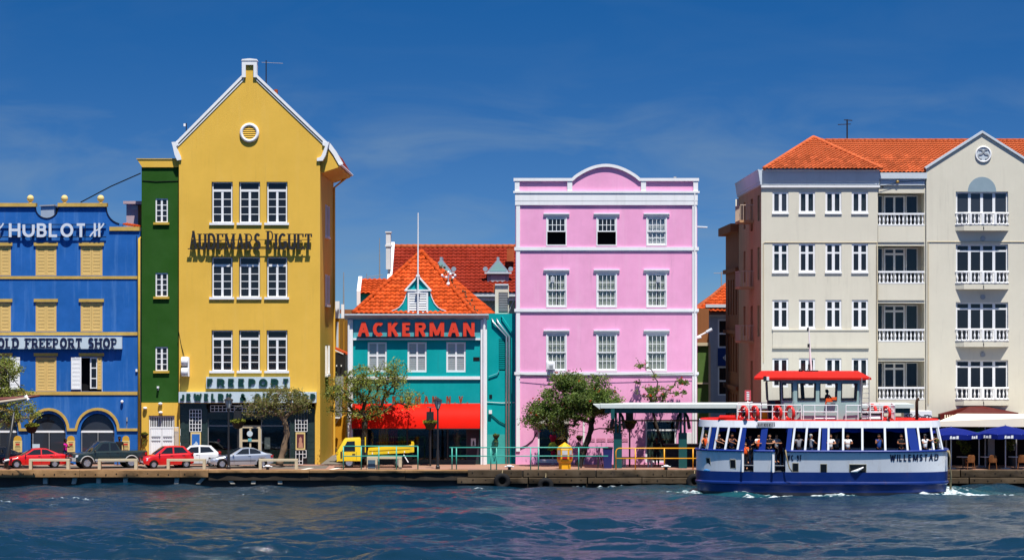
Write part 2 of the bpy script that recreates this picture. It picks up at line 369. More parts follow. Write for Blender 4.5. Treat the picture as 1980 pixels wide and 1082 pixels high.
def letter_mesh(ch, w, h, tk, tn, depth, mat, serif=False):
    mb = MB(); _, strokes = GL[ch]; k = 0
    for cls, pts in strokes:
        t = tk if cls=='k' else tn
        m = [(tk/2+p[0]*(w-tk), t/2+p[1]*(h-t)) if abs(pts[0][1]-pts[-1][1])<1e-6 and len(pts)==2 else (tk/2+p[0]*(w-tk), p[1]*h if len(pts)==2 else tn/2+p[1]*(h-tn)) for p in pts]
        ribbon(mb, m, t, -depth-0.0015*k, 0.0); k += 1
    if serif:
        sw = tk*1.0; st = h*0.05
        ends = {'A':[(0,0),(1,0)],'U':[(0,1),(1,1)],'M':[(0,0),(1,0),(0,1),(1,1)],'R':[(0,0),(0,1),(1,0)],'P':[(0,0),(0,1)],'I':[(.5,0),(.5,1)],'E':[(0,0),(0,1)],'T':[(.5,0)],
                'D':[(0,0),(0,1)],'F':[(0,0),(0,1)],'L':[(0,0),(0,1)],'H':[(0,0),(0,1),(1,0),(1,1)],'O':[],'S':[],'G':[]}.get(ch,[])
        for ex,ez in ends:
            cx = tk/2+ex*(w-tk); z0 = 0 if ez==0 else h-st
            mb.box(cx-sw, cx+sw, -depth-0.0015*k, 0, z0, z0+st); k += 1
        if ch in 'TEF':
            for cx in ([w-tn*0.6] + ([tn*0.6] if ch=='T' else [])):
                mb.box(cx-tn*.6, cx+tn*.6, -depth-0.0015*k, 0, h-h*0.22, h-0.001); k += 1
            if ch=='E': mb.box(w-tn*1.2, w, -depth-0.0015*k, 0, 0.001, h*0.22)
    return mb.mesh('letter', mat, fix=True)
_lc = {}
def lettering(parent, text, x0, x1, zb, h, y, mat, tk, tn=None, depth=0.08, serif=False, gap=0.25, hmap=None, wmap=None, space=0.55, name='letter'):
    """Letters between x0 and x1 standing on zb, faces towards -Y at y."""
    tn = tn or tk
    adv = []
    for c in text:
        adv.append(space if c==' ' else GL[c][0]*(wmap or {}).get(c,1))
    tot = sum(adv)+gap*(len(text)-1); u = (x1-x0)/tot; x = x0; objs=[]
    for i,c in enumerate(text):
        w = adv[i]*u
        if c != ' ':
            hh = (hmap or {}).get(i, h); ww = max(w, tk*1.02)
            key = (c, round(ww,3), round(hh,3), tk, tn, depth, serif, mat.name)
            if key not in _lc: _lc[key] = letter_mesh(c, ww, hh, tk, tn, depth, mat, serif)
            objs.append(put(name, _lc[key], parent, (x, y, zb)))
        x += w+gap*u
    return objs

# ------------------------------------------------------------------ walls, windows, shutters, roofs
def holed_wall(mb, x0, x1, z0, z1, holes, y, depth=0.22):
    """front face of a wall with rectangular openings (hx0,hx1,hz0,hz1) and their reveals"""
    xs = sorted({x0,x1,*[a for h in holes for a in h[:2]]}); zs = sorted({z0,z1,*[a for h in holes for a in h[2:4]]})
    xs=[a for a in xs if x0<=a<=x1]; zs=[a for a in zs if z0<=a<=z1]
    def inside(cx,cz): return any(h[0]<cx<h[1] and h[2]<cz<h[3] for h in holes)
    for i in range(len(xs)-1):
        run = None
        for j in range(len(zs)-1):
            if inside((xs[i]+xs[i+1])/2,(zs[j]+zs[j+1])/2): continue
            mb.quad((xs[i],y,zs[j]),(xs[i+1],y,zs[j]),(xs[i+1],y,zs[j+1]),(xs[i],y,zs[j+1]))
    for a,b,c,d in [h[:4] for h in holes]:
        yb = y+depth
        mb.quad((a,y,c),(a,y,d),(a,yb,d),(a,yb,c)); mb.quad((b,y,c),(b,yb,c),(b,yb,d),(b,y,d))
        mb.quad((a,y,d),(b,y,d),(b,yb,d),(a,yb,d)); mb.quad((a,y,c),(a,yb,c),(b,yb,c),(b,y,c))
def shell(mb, x0, x1, z0, z1, y, yb):        # sides, back and lid of a building behind its front wall
    mb.quad((x0,y,z0),(x0,yb,z0),(x0,yb,z1),(x0,y,z1)); mb.quad((x1,y,z0),(x1,y,z1),(x1,yb,z1),(x1,yb,z0))
    mb.quad((x0,yb,z0),(x1,yb,z0),(x1,yb,z1),(x0,yb,z1)); mb.quad((x0,y,z1),(x0,yb,z1),(x1,yb,z1),(x1,y,z1))
def window(parent, x0, x1, z0, z1, y, cols, rows, fw=0.07, mw=0.035, mats=None, pane=None, heavy_h=(), heavy_v=(), hw=0.07, name='window', back=None, flip=False, depth=0.07):
    """cols/rows: fractions of the splits. Frame is the part, panes are its sub-parts."""
    mats = mats or M_frame; pane = pane or M_pane
    mb = MB(); e=0.0
    mb.box(x0,x0+fw,y,y+depth,z0,z1); mb.box(x1-fw,x1,y,y+depth,z0,z1)
    mb.box(x0+fw,x1-fw,y,y+depth,z0,z0+fw); mb.box(x0+fw,x1-fw,y,y+depth,z1-fw,z1)
    ix0,ix1,iz0,iz1 = x0+fw,x1-fw,z0+fw,z1-fw
    xs=[ix0]; zs=[iz0]; gx=[]; gz=[]
    for c in cols:
        w = hw if c in heavy_v else mw; cx = ix0+(ix1-ix0)*c; gx.append((cx-w/2,cx+w/2))
    for r in rows:
        w = hw if r in heavy_h else mw; cz = iz0+(iz1-iz0)*r; gz.append((cz-w/2,cz+w/2))
    for a,b in gx: mb.box(a,b,y+0.012,y+depth-0.01,iz0,iz1)
    for a,b in gz: mb.box(ix0,ix1,y+0.016,y+depth-0.014,a,b)
    w = mb.build(name, mats, parent)
    bx = [ix0]+[v for g in gx for v in g]+[ix1]; bz=[iz0]+[v for g in gz for v in g]+[iz1]
    for i in range(0,len(bx),2):
        for j in range(0,len(bz),2):
            piece('pane', pane, w, bx[i], bx[i+1], y+depth*0.55, y+depth*0.55+0.012, bz[j], bz[j+1])
    if back is not None:
        bk = MB(); n=28; pts=[]
        for i in range(n+1):
            xx = x0+(x1-x0)*i/n; pts.append((xx, y+depth+0.05+0.02*math.sin(i*1.9+x0)))
        for i in range(n): bk.quad((*pts[i],z0),(*pts[i+1],z0),(*pts[i+1],z1),(*pts[i],z1))
        bk.build('curtain', back, w, fix=False, smooth=True)
    return w
def louvre_leaf(parent, x0, x1, z0, z1, y, mat, n=17, fw=0.06, name='shutter', rail=True, backmat=None):
    mb = MB(); th=0.045
    mb.box(x0,x0+fw,y,y+th,z0,z1); mb.box(x1-fw,x1,y,y+th,z0,z1); mb.box(x0+fw,x1-fw,y,y+th,z0,z0+fw*1.3); mb.box(x0+fw,x1-fw,y,y+th,z1-fw*1.2,z1)
    o = mb.build(name, mat, parent)
    sl = MB(); a=z0+fw*1.3; b=z1-fw*1.2; d=(b-a)/n
    for i in range(n):
        zc=a+d*(i+.5); t=d*0.42
        sl.extr([(x0+fw,y+0.006,zc-t),(x0+fw,y+0.018,zc-t),(x0+fw,y+0.045,zc+t),(x0+fw,y+0.033,zc+t)],(x1-x0-2*fw,0,0))
    s = sl.build('louvre_slats', mat, o); s['kind']='stuff'
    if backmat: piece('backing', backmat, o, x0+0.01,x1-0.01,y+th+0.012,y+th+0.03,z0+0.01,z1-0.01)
    return o
_tm = {}
def tile_mesh(w, l, mat, h=0.045):
    k=(round(w,3),round(l,3),mat.name)
    if k in _tm: return _tm[k]
    mb=MB(); n=6; top=[]; t=0.03
    prof=[(-.5,0.0),(-.36,-.35),(-.2,-.1),(0,.75),(.2,1.0),(.38,.6),(.5,0.05)]
    lo=[(p[0]*w*1.04, -l*0.08, p[1]*h+0.062) for p in prof]; hi=[(p[0]*w*1.04, l*1.02, p[1]*h+0.008) for p in prof]
    fl=[(p[0], p[1]+0.004, p[2]-t) for p in lo]
    for i in range(n):
        mb.quad(lo[i],lo[i+1],hi[i+1],hi[i]); mb.quad(fl[i],fl[i+1],lo[i+1],lo[i])
    me=mb.mesh('tile',mat,fix=False); me.polygons.foreach_set('use_smooth',[i%2==0 for i in range(len(me.polygons))]); _tm[k]=me
    return me
def pt_in(poly, x, y):
    c=False; n=len(poly)
    for i in range(n):
        x1,y1=poly[i]; x2,y2=poly[(i+1)%n]
        if (y1>y)!=(y2>y) and x < (x2-x1)*(y-y1)/(y2-y1+1e-12)+x1: c=not c
    return c
def tiled(parent, poly, tw, tl, mat, limit=300, clip=None, slab=True, name='tile'):
    """poly: 3-D points, the first two along the eave. Returns how many tiles were single objects."""
    o=Vector(poly[0]); u=(Vector(poly[1])-o).normalized(); nn=None
    for p in poly[2:]:
        c=u.cross(Vector(p)-o)
        if c.length>1e-4: nn=c.normalized(); break
    if nn.z<0: nn=-nn
    v=nn.cross(u).normalized()
    if v.z<0: v=-v
    uv=[((Vector(p)-o).dot(u),(Vector(p)-o).dot(v)) for p in poly]
    rot=Matrix((u,v,nn)).transposed().to_4x4()
    me=tile_mesh(tw,tl,mat); rest=MB(); k=0; cand=[]
    u0=min(a for a,b in uv); u1=max(a for a,b in uv); v1=max(b for a,b in uv)
    cu=sum(a for a,b in uv)/len(uv); cv=sum(b for a,b in uv)/len(uv)
    j=0
    while j*tl<v1:
        i=0; off=0.0
        while u0+i*tw<u1:
            a=u0+(i+.5)*tw+off; b=j*tl; i+=1
            if pt_in(uv,a,b+tl*0.55) and (pt_in(uv,a-tw*.3,b+tl*.5) or pt_in(uv,a+tw*.3,b+tl*.5)):
                w=o+u*a+v*b
                if clip is None or clip(w): cand.append(w)
        j+=1
    for w in cand:
        jit=Matrix.Rotation(random.uniform(-.02,.02),4,'Z')@Matrix.Rotation(random.uniform(-.02,.02),4,'Y')
        if k<limit:
            ob=bpy.data.objects.new(name,me); COL.objects.link(ob); ob.parent=parent
            mw=Matrix.Translation(w-ORG.get(parent.name,Vector((0,0,0)))+nn*random.uniform(0,.006))@rot@jit
            ob.matrix_local=mw; k+=1
        else:
            b0=len(rest.v); mw=Matrix.Translation(w)@rot@jit
            rest.v+=[tuple(mw@vv.co) for vv in me.vertices]; rest.f+=[tuple(b0+q for q in p.vertices) for p in me.polygons]
    if rest.f:
        r=rest.build('roof_tiles',mat,parent,fix=False); r['kind']='stuff'
    return k
def ridge(mb, a, b, r=0.11, n=None):
    a=Vector(a); b=Vector(b); n=n or max(2,int((b-a).length/0.38)); 
    for i in range(n):
        p=a.lerp(b,i/n); q=a.lerp(b,(i+1.08)/n); mb.tube([p,q],[r*1.08,r*0.92],8)
# ------------------------------------------------------------------ water
FERRY_C = Vector((KX(1588,-13.2), -13.2, 0)); FERRY_R = R(-5)
FP = 2.8; FYS = 1.2      # hull plan exponent, beam factor
def ferry_outline(x, a, b, p=FP): return b*max(0.0,1-abs(x/a)**p)**(1/p)
def make_water():
    xs = np.concatenate([-np.geomspace(500,34.5,26), np.arange(-34,34.01,0.15), np.geomspace(34.5,500,26)])
    ys = np.concatenate([-np.geomspace(600,64.5,26), np.arange(-64,-6.39,0.115)])
    gx, gy = np.meshgrid(xs, ys); h = np.zeros_like(gx); rs = np.random.RandomState(11)
    for i in range(90):
        lam = 0.40*(19.0)**(rs.rand()**1.15)            # 0.45 .. 6.3 m
        th = R(-97)+rs.randn()*0.48; k = 2*np.pi/lam; a = (0.0088 if lam<1.6 else 0.0108)*lam*(0.6+0.8*rs.rand())*1.0
        ph = rs.rand()*6.28; arg = (gx*np.cos(th)+gy*np.sin(th))*k+ph+0.5*np.sin(gx*0.21+gy*0.17+ph)
        h += a*(np.sin(arg)+0.28*np.sin(2*arg+1.4))
    patch = 0.66+0.42*np.sin(gx*0.13+1.7*np.sin(gy*0.11))*np.cos(gy*0.19+0.8+np.sin(gx*0.07))   # gusts
    h *= patch
    h *= 1-0.58*np.exp(-((gy+29+2*np.sin(gx*0.16))/6.5)**2)*(0.75+0.25*np.sin(gx*0.23+1.0))   # a slick of calmer water
    calm = np.clip((gy+60)/53,0,1); h *= (1.06-0.38*calm)
    # foam
    def fbm(sx, sy, seed):
        r2=np.random.RandomState(seed); f=np.zeros_like(gx)
        for i in range(26):
            t=r2.rand()*6.28; q=(1.0+7*r2.rand()); f+=np.sin((gx*np.cos(t)*sx+gy*np.sin(t)*sy)*q+r2.rand()*6.28)/ (0.6+0.22*q)
        return f/6.0
    c,s=math.cos(-FERRY_R),math.sin(-FERRY_R); lx=(gx-FERRY_C.x)*c-(gy-FERRY_C.y)*s; ly=(gx-FERRY_C.x)*s+(gy-FERRY_C.y)*c
    rr=((np.abs(lx)/6.70)**FP+(np.abs(ly)/(2.20*FYS))**FP)**(1/FP)
    dist=np.maximum((rr-1)*2.6,0)
    f1=fbm(1.0,1.6,3); f2=fbm(2.2,3.0,5)
    along=np.clip((lx+8)/5,0,1)*np.clip((8.6-lx)/2.2,0,1)
    foam=np.exp(-(dist/0.45)**2)*along*1.05*(0.6+0.8*f2)
    foam+=np.exp(-((ly+3.6+0.25*f1)/0.28)**2)*np.clip((lx+7)/3,0,1)*np.clip((5.5-lx)/3,0,1)*(0.35+1.0*f2)*0.9
    # churned water off the bow end and a line of small crests
    foam+=np.exp(-(((lx-8.2)/2.0)**2+((ly+1.2)/1.6)**2))*(1.05+1.3*f2)
    foam+=np.exp(-(((lx+7.6)/0.9)**2+((ly+1.0)/1.0)**2))*(0.45+0.9*f2)
    foam+=np.exp(-(((gx-3.0)/11)**2+((gy+8.6+0.3*f1)/0.7)**2))*np.clip(f2*1.5-0.55,0,1)*0.8
    # small whitecaps
    for wx,wy,ln in ((-24.5,-23.5,2.3),(-26.2,-25.5,1.6),(-15.7,-18.6,1.4),(-13.9,-16.8,1.3),(-22.3,-20.8,1.5)):
        foam+=np.exp(-(((gx-wx-0.6*(gy-wy))/ln)**2+((gy-wy+0.25*f1)/0.42)**2))*np.clip(f2*1.5+0.12,0,1)*0.85
    foam=np.clip(foam,0,1); h+=0.10*foam*(0.5+f2); 
    turq=np.clip(np.exp(-(np.maximum(dist-0.2,0)/1.5)**2)*0.9*(0.6+0.4*f1),0,1)
    inhull=(rr<0.97); h=np.where(inhull,-0.35,h)
    n,m=gx.shape; me=bpy.data.meshes.new('water')
    co=np.stack([gx,gy,h],-1).reshape(-1,3); idx=np.arange(n*m).reshape(n,m)
    q=np.stack([idx[:-1,:-1],idx[:-1,1:],idx[1:,1:],idx[1:,:-1]],-1).reshape(-1,4)
    me.vertices.add(n*m); me.vertices.foreach_set('co',co.ravel()); me.loops.add(q.size); me.loops.foreach_set('vertex_index',q.ravel().astype(np.int32))
    me.polygons.add(len(q)); me.polygons.foreach_set('loop_start',np.arange(0,q.size,4,dtype=np.int32)); me.polygons.foreach_set('use_smooth',np.ones(len(q),dtype=bool))
    at=me.attributes.new('foam','FLOAT','POINT'); at.data.foreach_set('value',foam.ravel().astype(np.float32))
    at=me.attributes.new('churn','FLOAT','POINT'); at.data.foreach_set('value',turq.ravel().astype(np.float32))
    me.update(); me.validate()
    m_,t,b=nodes_of('harbour_water'); N=t.nodes; L=t.links
    b.inputs['Roughness'].default_value=0.06; b.inputs['IOR'].default_value=1.333
    geo=N.new('ShaderNodeNewGeometry')
    def nz(sc,det,sx=(1,1,1)):
        mp=N.new('ShaderNodeMapping'); mp.inputs['Scale'].default_value=sx; L.new(geo.outputs['Position'],mp.inputs[0])
        n_=N.new('ShaderNodeTexNoise'); n_.inputs['Scale'].default_value=sc; n_.inputs['Detail'].default_value=det; n_.inputs['Roughness'].default_value=0.62; L.new(mp.outputs[0],n_.inputs['Vector']); return n_.outputs['Fac']
    bp=N.new('ShaderNodeBump'); bp.inputs['Strength'].default_value=0.65; bp.inputs['Distance'].default_value=0.08; L.new(nz(4.2,6,(0.7,1.3,1)),bp.inputs['Height']); L.new(bp.outputs[0],b.inputs['Normal'])
    fo=N.new('ShaderNodeAttribute'); fo.attribute_name='foam'; tu=N.new('ShaderNodeAttribute'); tu.attribute_name='churn'
    mx=N.new('ShaderNodeMix'); mx.data_type='RGBA'; L.new(tu.outputs['Fac'],mx.inputs[0]); mx.inputs[6].default_value=(0.002,0.020,0.040,1); mx.inputs[7].default_value=(0.012,0.085,0.095,1)
    # foam broken up by fine noise
    fn=N.new('ShaderNodeMath'); fn.operation='MULTIPLY_ADD'; L.new(nz(5.0,7,(0.8,1.4,1)),fn.inputs[0]); fn.inputs[1].default_value=2.4; fn.inputs[2].default_value=-1.2
    fa=N.new('ShaderNodeMath'); fa.operation='ADD'; L.new(fo.outputs['Fac'],fa.inputs[0]); L.new(fn.outputs[0],fa.inputs[1])
    fr=N.new('ShaderNodeMapRange'); fr.inputs[1].default_value=0.42; fr.inputs[2].default_value=0.95; L.new(fa.outputs[0],fr.inputs[0])
    mul=N.new('ShaderNodeMath'); mul.operation='MULTIPLY'; L.new(fr.outputs[0],mul.inputs[0])
    gt=N.new('ShaderNodeMapRange'); gt.inputs[1].default_value=0.08; gt.inputs[2].default_value=0.30; L.new(fo.outputs['Fac'],gt.inputs[0]); L.new(gt.outputs[0],mul.inputs[1])
    m2=N.new('ShaderNodeMix'); m2.data_type='RGBA'; L.new(mul.outputs[0],m2.inputs[0]); L.new(mx.outputs[2],m2.inputs[6]); m2.inputs[7].default_value=(0.55,0.62,0.64,1); L.new(m2.outputs[2],b.inputs['Base Color'])
    ro=N.new('ShaderNodeMapRange'); ro.inputs[3].default_value=0.06; ro.inputs[4].default_value=0.7; L.new(mul.outputs[0],ro.inputs[0]); L.new(ro.outputs[0],b.inputs['Roughness'])
    me.materials.append(m_)
    o=bpy.data.objects.new('water',me); COL.objects.link(o); o['kind']='structure'; o['label']='choppy dark blue harbour water along the quay'
make_water()

# ------------------------------------------------------------------ quay and ground
QE = -7.0
def brick_mat(name, c1, c2, mort, sc):
    m,t,b=nodes_of(name); N=t.nodes; L=t.links; g=N.new('ShaderNodeNewGeometry')
    br=N.new('ShaderNodeTexBrick'); br.inputs['Color1'].default_value=(*c1,1); br.inputs['Color2'].default_value=(*c2,1); br.inputs['Mortar'].default_value=(*mort,1); br.inputs['Scale'].default_value=sc
    br.inputs['Mortar Size'].default_value=0.015; L.new(g.outputs['Position'],br.inputs['Vector'])
    n=N.new('ShaderNodeTexNoise'); n.inputs['Scale'].default_value=0.6; n.inputs['Detail'].default_value=6; L.new(g.outputs['Position'],n.inputs['Vector'])
    mx=N.new('ShaderNodeMix'); mx.data_type='RGBA'; mx.blend_type='MULTIPLY'; mx.inputs[0].default_value=0.6; L.new(br.outputs['Color'],mx.inputs[6]); L.new(n.outputs['Color'],mx.inputs[7])
    mx2=N.new('ShaderNodeMix'); mx2.data_type='RGBA'; mx2.inputs[0].default_value=0.45; L.new(mx.outputs[2],mx2.inputs[6]); L.new(br.outputs['Color'],mx2.inputs[7])
    L.new(mx2.outputs[2],b.inputs['Base Color']); b.inputs['Roughness'].default_value=0.85; return m
M_pave=brick_mat('red_brick_paving',(0.42,0.22,0.15),(0.36,0.19,0.13),(0.28,0.19,0.14),2.2)
M_ground=mk('town_ground',(0.16,0.145,0.125),0.9,var=0.3,scale=0.4)
M_asph=mk('worn_asphalt',(0.13,0.115,0.10),0.9,var=0.3,scale=0.7,bump=0.2)
def sheet(name,x0,x1,y0,y1,z,mat,label=None):
    o=MB(); o.quad((x0,y0,z),(x1,y0,z),(x1,y1,z),(x0,y1,z)); o=o.build(name,mat,None,fix=False); o['kind']='structure'
    if label: o['label']=label
    return o
sheet('ground',-600,600,-6.45,900,QZ-0.012,M_ground,'town ground behind the quay')
sheet('pavement',-120,120,-6.45,0.4,QZ,M_pave,'red brick paving along the quay')
sheet('road',-120,X(640),-4.9,-1.6,QZ+0.004,M_asph,'worn asphalt parking lane in front of the buildings')
M_line=mk('road_paint',(0.68,0.65,0.58),0.8,var=0.2)
for px in (592,646):
    p=P(px,903,-5.6); m=MB(); m.quad((p.x-.35,-6.2,QZ+.008),(p.x-.05,-6.2,QZ+.008),(p.x+.35,-4.2,QZ+.008),(p.x+.05,-4.2,QZ+.008)); o=m.build('pavement_marking',M_line,None,fix=False); o['kind']='structure'
M_qwall=mk('dark_wet_quay_wall',(0.022,0.019,0.016),0.55,var=0.6,scale=1.3,spots=0.3,spot_col=(0.06,0.05,0.035),bump=0.5,bscale=4)
q=MB(); q.box(-120,120,-6.45,-6.0,-2.5,QZ-0.006)
quay=q.build('quay_wall',M_qwall); tag(quay,'dark wet harbour wall under the timber quay edge',kind='structure')
M_timber=mk('tan_weathered_timber',srgb(168,130,88,0.6),0.85,var=0.8,scale=2.4,spots=0.8,spot_col=(0.10,0.055,0.025),bump=0.6,bscale=9,rnd=0.2)
M_timber2=mk('grey_weathered_timber',srgb(104,88,68,0.48),0.9,var=0.9,scale=2.0,spots=0.8,spot_col=(0.045,0.035,0.03),bump=0.7,bscale=8,rnd=0.45)
M_timber_dk=mk('dark_tarred_timber',(0.035,0.027,0.02),0.8,var=0.5,scale=1.5,spots=0.4,spot_col=(0.10,0.07,0.04))
M_end=mk('bleached_timber_end',(0.36,0.33,0.28),0.9,var=0.6,scale=5,spots=0.4)
M_bolt=mk('rusty_bolt',(0.03,0.022,0.018),0.7)
def beam(x0,x1,y0,y1,z0,z1,mat,name='timber'):
    m=MB(); n=max(3,int((x1-x0)/0.5)); rings=[]
    for i in range(n+1):
        x=x0+(x1-x0)*i/n; j=lambda: random.uniform(-.028,.028); c=.035
        rings.append([(x,y0+j(),z0+c),(x,y0+c,z0+j()*.4),(x,y1,z0),(x,y1,z1),(x,y0+c,z1+j()*.3),(x,y0+j(),z1-c)])
    return m.loft(rings).build(name,mat,quay,smooth=30)
x=X(-120); bolts=MB()
def bolt(bx,by,bz): bolts.lathe([(0.035,0.0),(0.035,-0.03),(0.02,-0.04)],(bx,by,bz),8,'y')
while x<KX(403,QE):
    l=random.uniform(4.2,5.6); x1=min(x+l,KX(403,QE)); beam(x,x1-.02,QE,-6.40,0.50,QZ+0.03,M_timber)
    k=x+.3
    while k<x1-.2: bolt(k,QE+.005,0.70+random.uniform(-.03,.03)); k+=.58
    x=x1
while x<KX(905,QE):
    x1=min(x+random.uniform(4.5,6),KX(905,QE)); beam(x,x1-.02,QE,-6.40,QZ-0.15,QZ+0.03,M_timber); beam(x,x1-.03,QE+.12,-6.42,0.32,QZ-0.155,M_timber_dk)
    k=x+.3
    while k<x1-.2: bolt(k,QE+.13,0.66); k+=.6
    x=x1
x0r=x
for lvl,(za,zb,dy) in enumerate(((0.52,QZ+0.02,0.0),(0.16,0.50,-0.06),(-0.2,0.12,0.10))):
    x=x0r-(0.6 if lvl==1 else 0)
    while x<60:
        x1=x+random.uniform(2.6,4.6); beam(x,x1-random.uniform(.02,.10),QE+dy,-6.42,za,zb,M_timber2 if lvl<2 else M_timber_dk)
        k=x+.25
        while k<x1-.2:
            if lvl<2: bolt(k,QE+dy+.005,(za+zb)/2+random.uniform(-.08,.08))
            k+=random.uniform(.5,.9)
        x=x1
b_=bolts.build('bolts',M_bolt,quay); b_['kind']='stuff'
# bleached fender timbers showing under the edge beam
for px,sl in ((87,0),(143,.25),(190,0),(242,0),(341,.1),(388,.9),(445,-.9),(490,.12),(541,-.08)):
    p=P(px,929,QE+.1); m=MB(); w=.12; h=.17
    m.extr([(p.x-w+sl*h,QE+.20,p.z+h),(p.x+w+sl*h,QE+.20,p.z+h),(p.x+w-sl*h,QE+.17,p.z-h),(p.x-w-sl*h,QE+.17,p.z-h)],(0,.4,0))
    m.build('fender_timber',M_end,quay)
M_rub=mk('black_tyre_rubber',(0.012,0.012,0.013),0.75,var=0.3,bump=0.3)
def tyre_fender(px,py,y,r,label):
    p=P(px,py,y); t=thing('tyre_fender',label,'tyre',(p.x,p.y,p.z),group='old tyres hung on the quay as fenders')
    MB().torus((p.x,p.y,p.z),r*.68,r*.34,'y',28,10).build('tyre',M_rub,t,smooth=True)
    MB().tube([(p.x,p.y+.05,p.z+r*.9),(p.x+.02,QE-.03,p.z+r+.15),(p.x,QE+.03,QZ-.05)],.022,6).build('chain',M_rope,t)
tyre_fender(971,930,QE-.30,.46,'black tyre fender hanging on the quay below the teal railing')
tyre_fender(1343,931,QE-.30,.46,'black tyre fender on the quay right by the stern of the ferry')
tyre_fender(1055,938,QE-.28,.44,'half sunk tyre fender on the quay in front of the yellow kiosk')
# ------------------------------------------------------------------ blue building
def hole(px0,px1,py0,py1): return (X(px0),X(px1),Z(py1),Z(py0))
G = QZ
bb = thing('blue_building','blue harbour building with cream shutters and ball finials next to the green tower','building',(X(100),4,G))
YB=0.0
m=MB()
wx=[(-19,21),(69,109),(156,198)]
holes=[]
for a,b in wx:
    holes+=[hole(a,b,476,532.5),hole(a,b,585,640.5),hole(a,b,690,756)]
arches=[(-2,36),(94,33),(188.5,33)]   # centre, half width of the opening
for c,w in arches: holes.append(hole(c-w,c+w,797,897))
holed_wall(m,X(-75),X(270),G,Z(446),holes,YB,0.20)
def arch_pts(c,w,spring,top,n=14): return [(c+w*math.cos(R(180*i/n)), spring-(spring-top)*math.sin(R(180*i/n))) for i in range(n+1)]
for c,w in arches:
    m.ppoly([(c-w,796.99)]+[(c+w,796.99)]+arch_pts(c,w,833,799),YB+0.001,YB+0.199)
# shaped parapet with scoops
def scoop(x0,y0,x1,y1,n,cx,cy): return []
top=[(-75,446)]+[(-75,399),(68,399)]
top+=[(90.5-22.5*math.cos(R(180*i/12)), 399+23*math.sin(R(180*i/12))) for i in range(13)]
top+=[(113,399),(205,399)]
top+=[(237-32*math.cos(R(90*i/8)), 399+34*math.sin(R(90*i/8))) for i in range(1,9)]
top+=[(237,440),(270,440),(270,446)]
m.ppoly(top,YB,YB+0.35)
shell(m,X(-75),X(270),G,Z(446),YB,9)
m.build('wall',M_blue,bb)
# dark rooms behind the open windows and doors
for i,(c,w) in enumerate(arches):
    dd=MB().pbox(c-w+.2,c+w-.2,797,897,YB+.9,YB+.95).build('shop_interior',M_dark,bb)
    ppiece('transom',M_frame,dd,c-w+.5,c+w-.5,832,836,YB+.17,YB+.25)
    for q in ((c-w+2,c-2),(c+2,c+w-2)):
        pn=ppiece('door_pane',M_pane2,bb,q[0],q[1],837,895,YB+.20,YB+.22)
    for q in (c-w+1,c-.6,c+w-2): ppiece('door_post',M_grey,bb,q,q+1.4,836.2,896,YB+.17,YB+.24)
    f=MB(); pts=arch_pts(c,w-1,832,801); f.ppoly([(c-w+1,832)]+pts[::-1] if False else pts,YB+.21,YB+.225); f.build('fanlight',M_pane2,bb)
ppiece('notice',M_signboard,bb,60,76,858,866,YB+.16,YB+.195)
# hood moulding over the arches
def hood(px_list,w,y0,y1,name,mat,par):
    mb=MB(); pts=[(X(a),Z(b)) for a,b in px_list]; ribbon(mb,pts,w,y0,y1); return mb.build(name,mat,par)
hp=[]
hp+=arch_pts(-2,41,830,789)[::-1]
hp+=[(41,830),(54,830)] if False else []
hp=[(-75,830)]+arch_pts(-2,41,830,789)[::-1]+[(53,830)]+arch_pts(94,38,830,790.5)[::-1][1:]+[(147,830)]+arch_pts(188.5,40.5,830,790)[::-1][1:]+[(266,830)]
hood(hp,0.15,YB-.09,YB-.001,'arch_moulding',M_cap,bb)
for py0,py1 in ((533.5,539),(641.5,648),(756.5,763)):
    ppiece('band',M_cap,bb,-75,266,py0,py1,YB-.05,YB+.02)
for a,b in ((-78,70),(112,207)): ppiece('parapet_cap',M_cap,bb,a,b,392.5,399.5,YB-.14,YB+.45)
ppiece('parapet_cap',M_cap,bb,212,270,438.5,446,YB-.10,YB+.40)
mb=MB(); ribbon(mb,[(X(a),Z(b)) for a,b in top[2:16]],.05,YB-.04,YB-.001); ribbon(mb,[(X(a),Z(b)) for a,b in top[16:25]],.05,YB-.042,YB-.001); mb.build('scoop_edging',M_wire,bb)
for px in (58,124,194):
    mb=MB(); c=(X(px),YB+.15,0); mb.lathe([(.12,Z(392.5)),(.12,Z(391)),(.05,Z(390)),(.06,Z(388))],c,14); mb.sphere((X(px),YB+.15,Z(383.5)),.205,16,10); mb.build('ball_finial',M_cream_y,bb,smooth=35)
for i,(a,b) in enumerate(wx):
    for r,(l0,l1,s0,s1) in enumerate(((469,475,476,532.5),(577.5,583.5,585,640.5),(682,688,690,756))):
        ppiece('lintel',M_cap if r<2 else M_cap,bb,a-3.2,b+3.2,l0,l1,YB-.10,YB+.02)
        if r<2 or i==1:
            mid=(a+b)/2
            fr=MB().pbox(a,a+1.6,s0,s1,YB+.0,YB+.10).pbox(b-1.6,b,s0,s1,YB,YB+.10).pbox(a+1.6,b-1.6,s0,s0+1.6,YB,YB+.10).build('window',M_shutter,bb)
            for q0,q1 in ((a+1.7,mid-.15),(mid+.15,b-1.7)):
                louvre_leaf(fr,X(q0),X(q1),Z(s1)+.01,Z(s0+1.7),YB+.015,M_shutter,17 if r<2 else 20,.09,backmat=M_shutter_in)
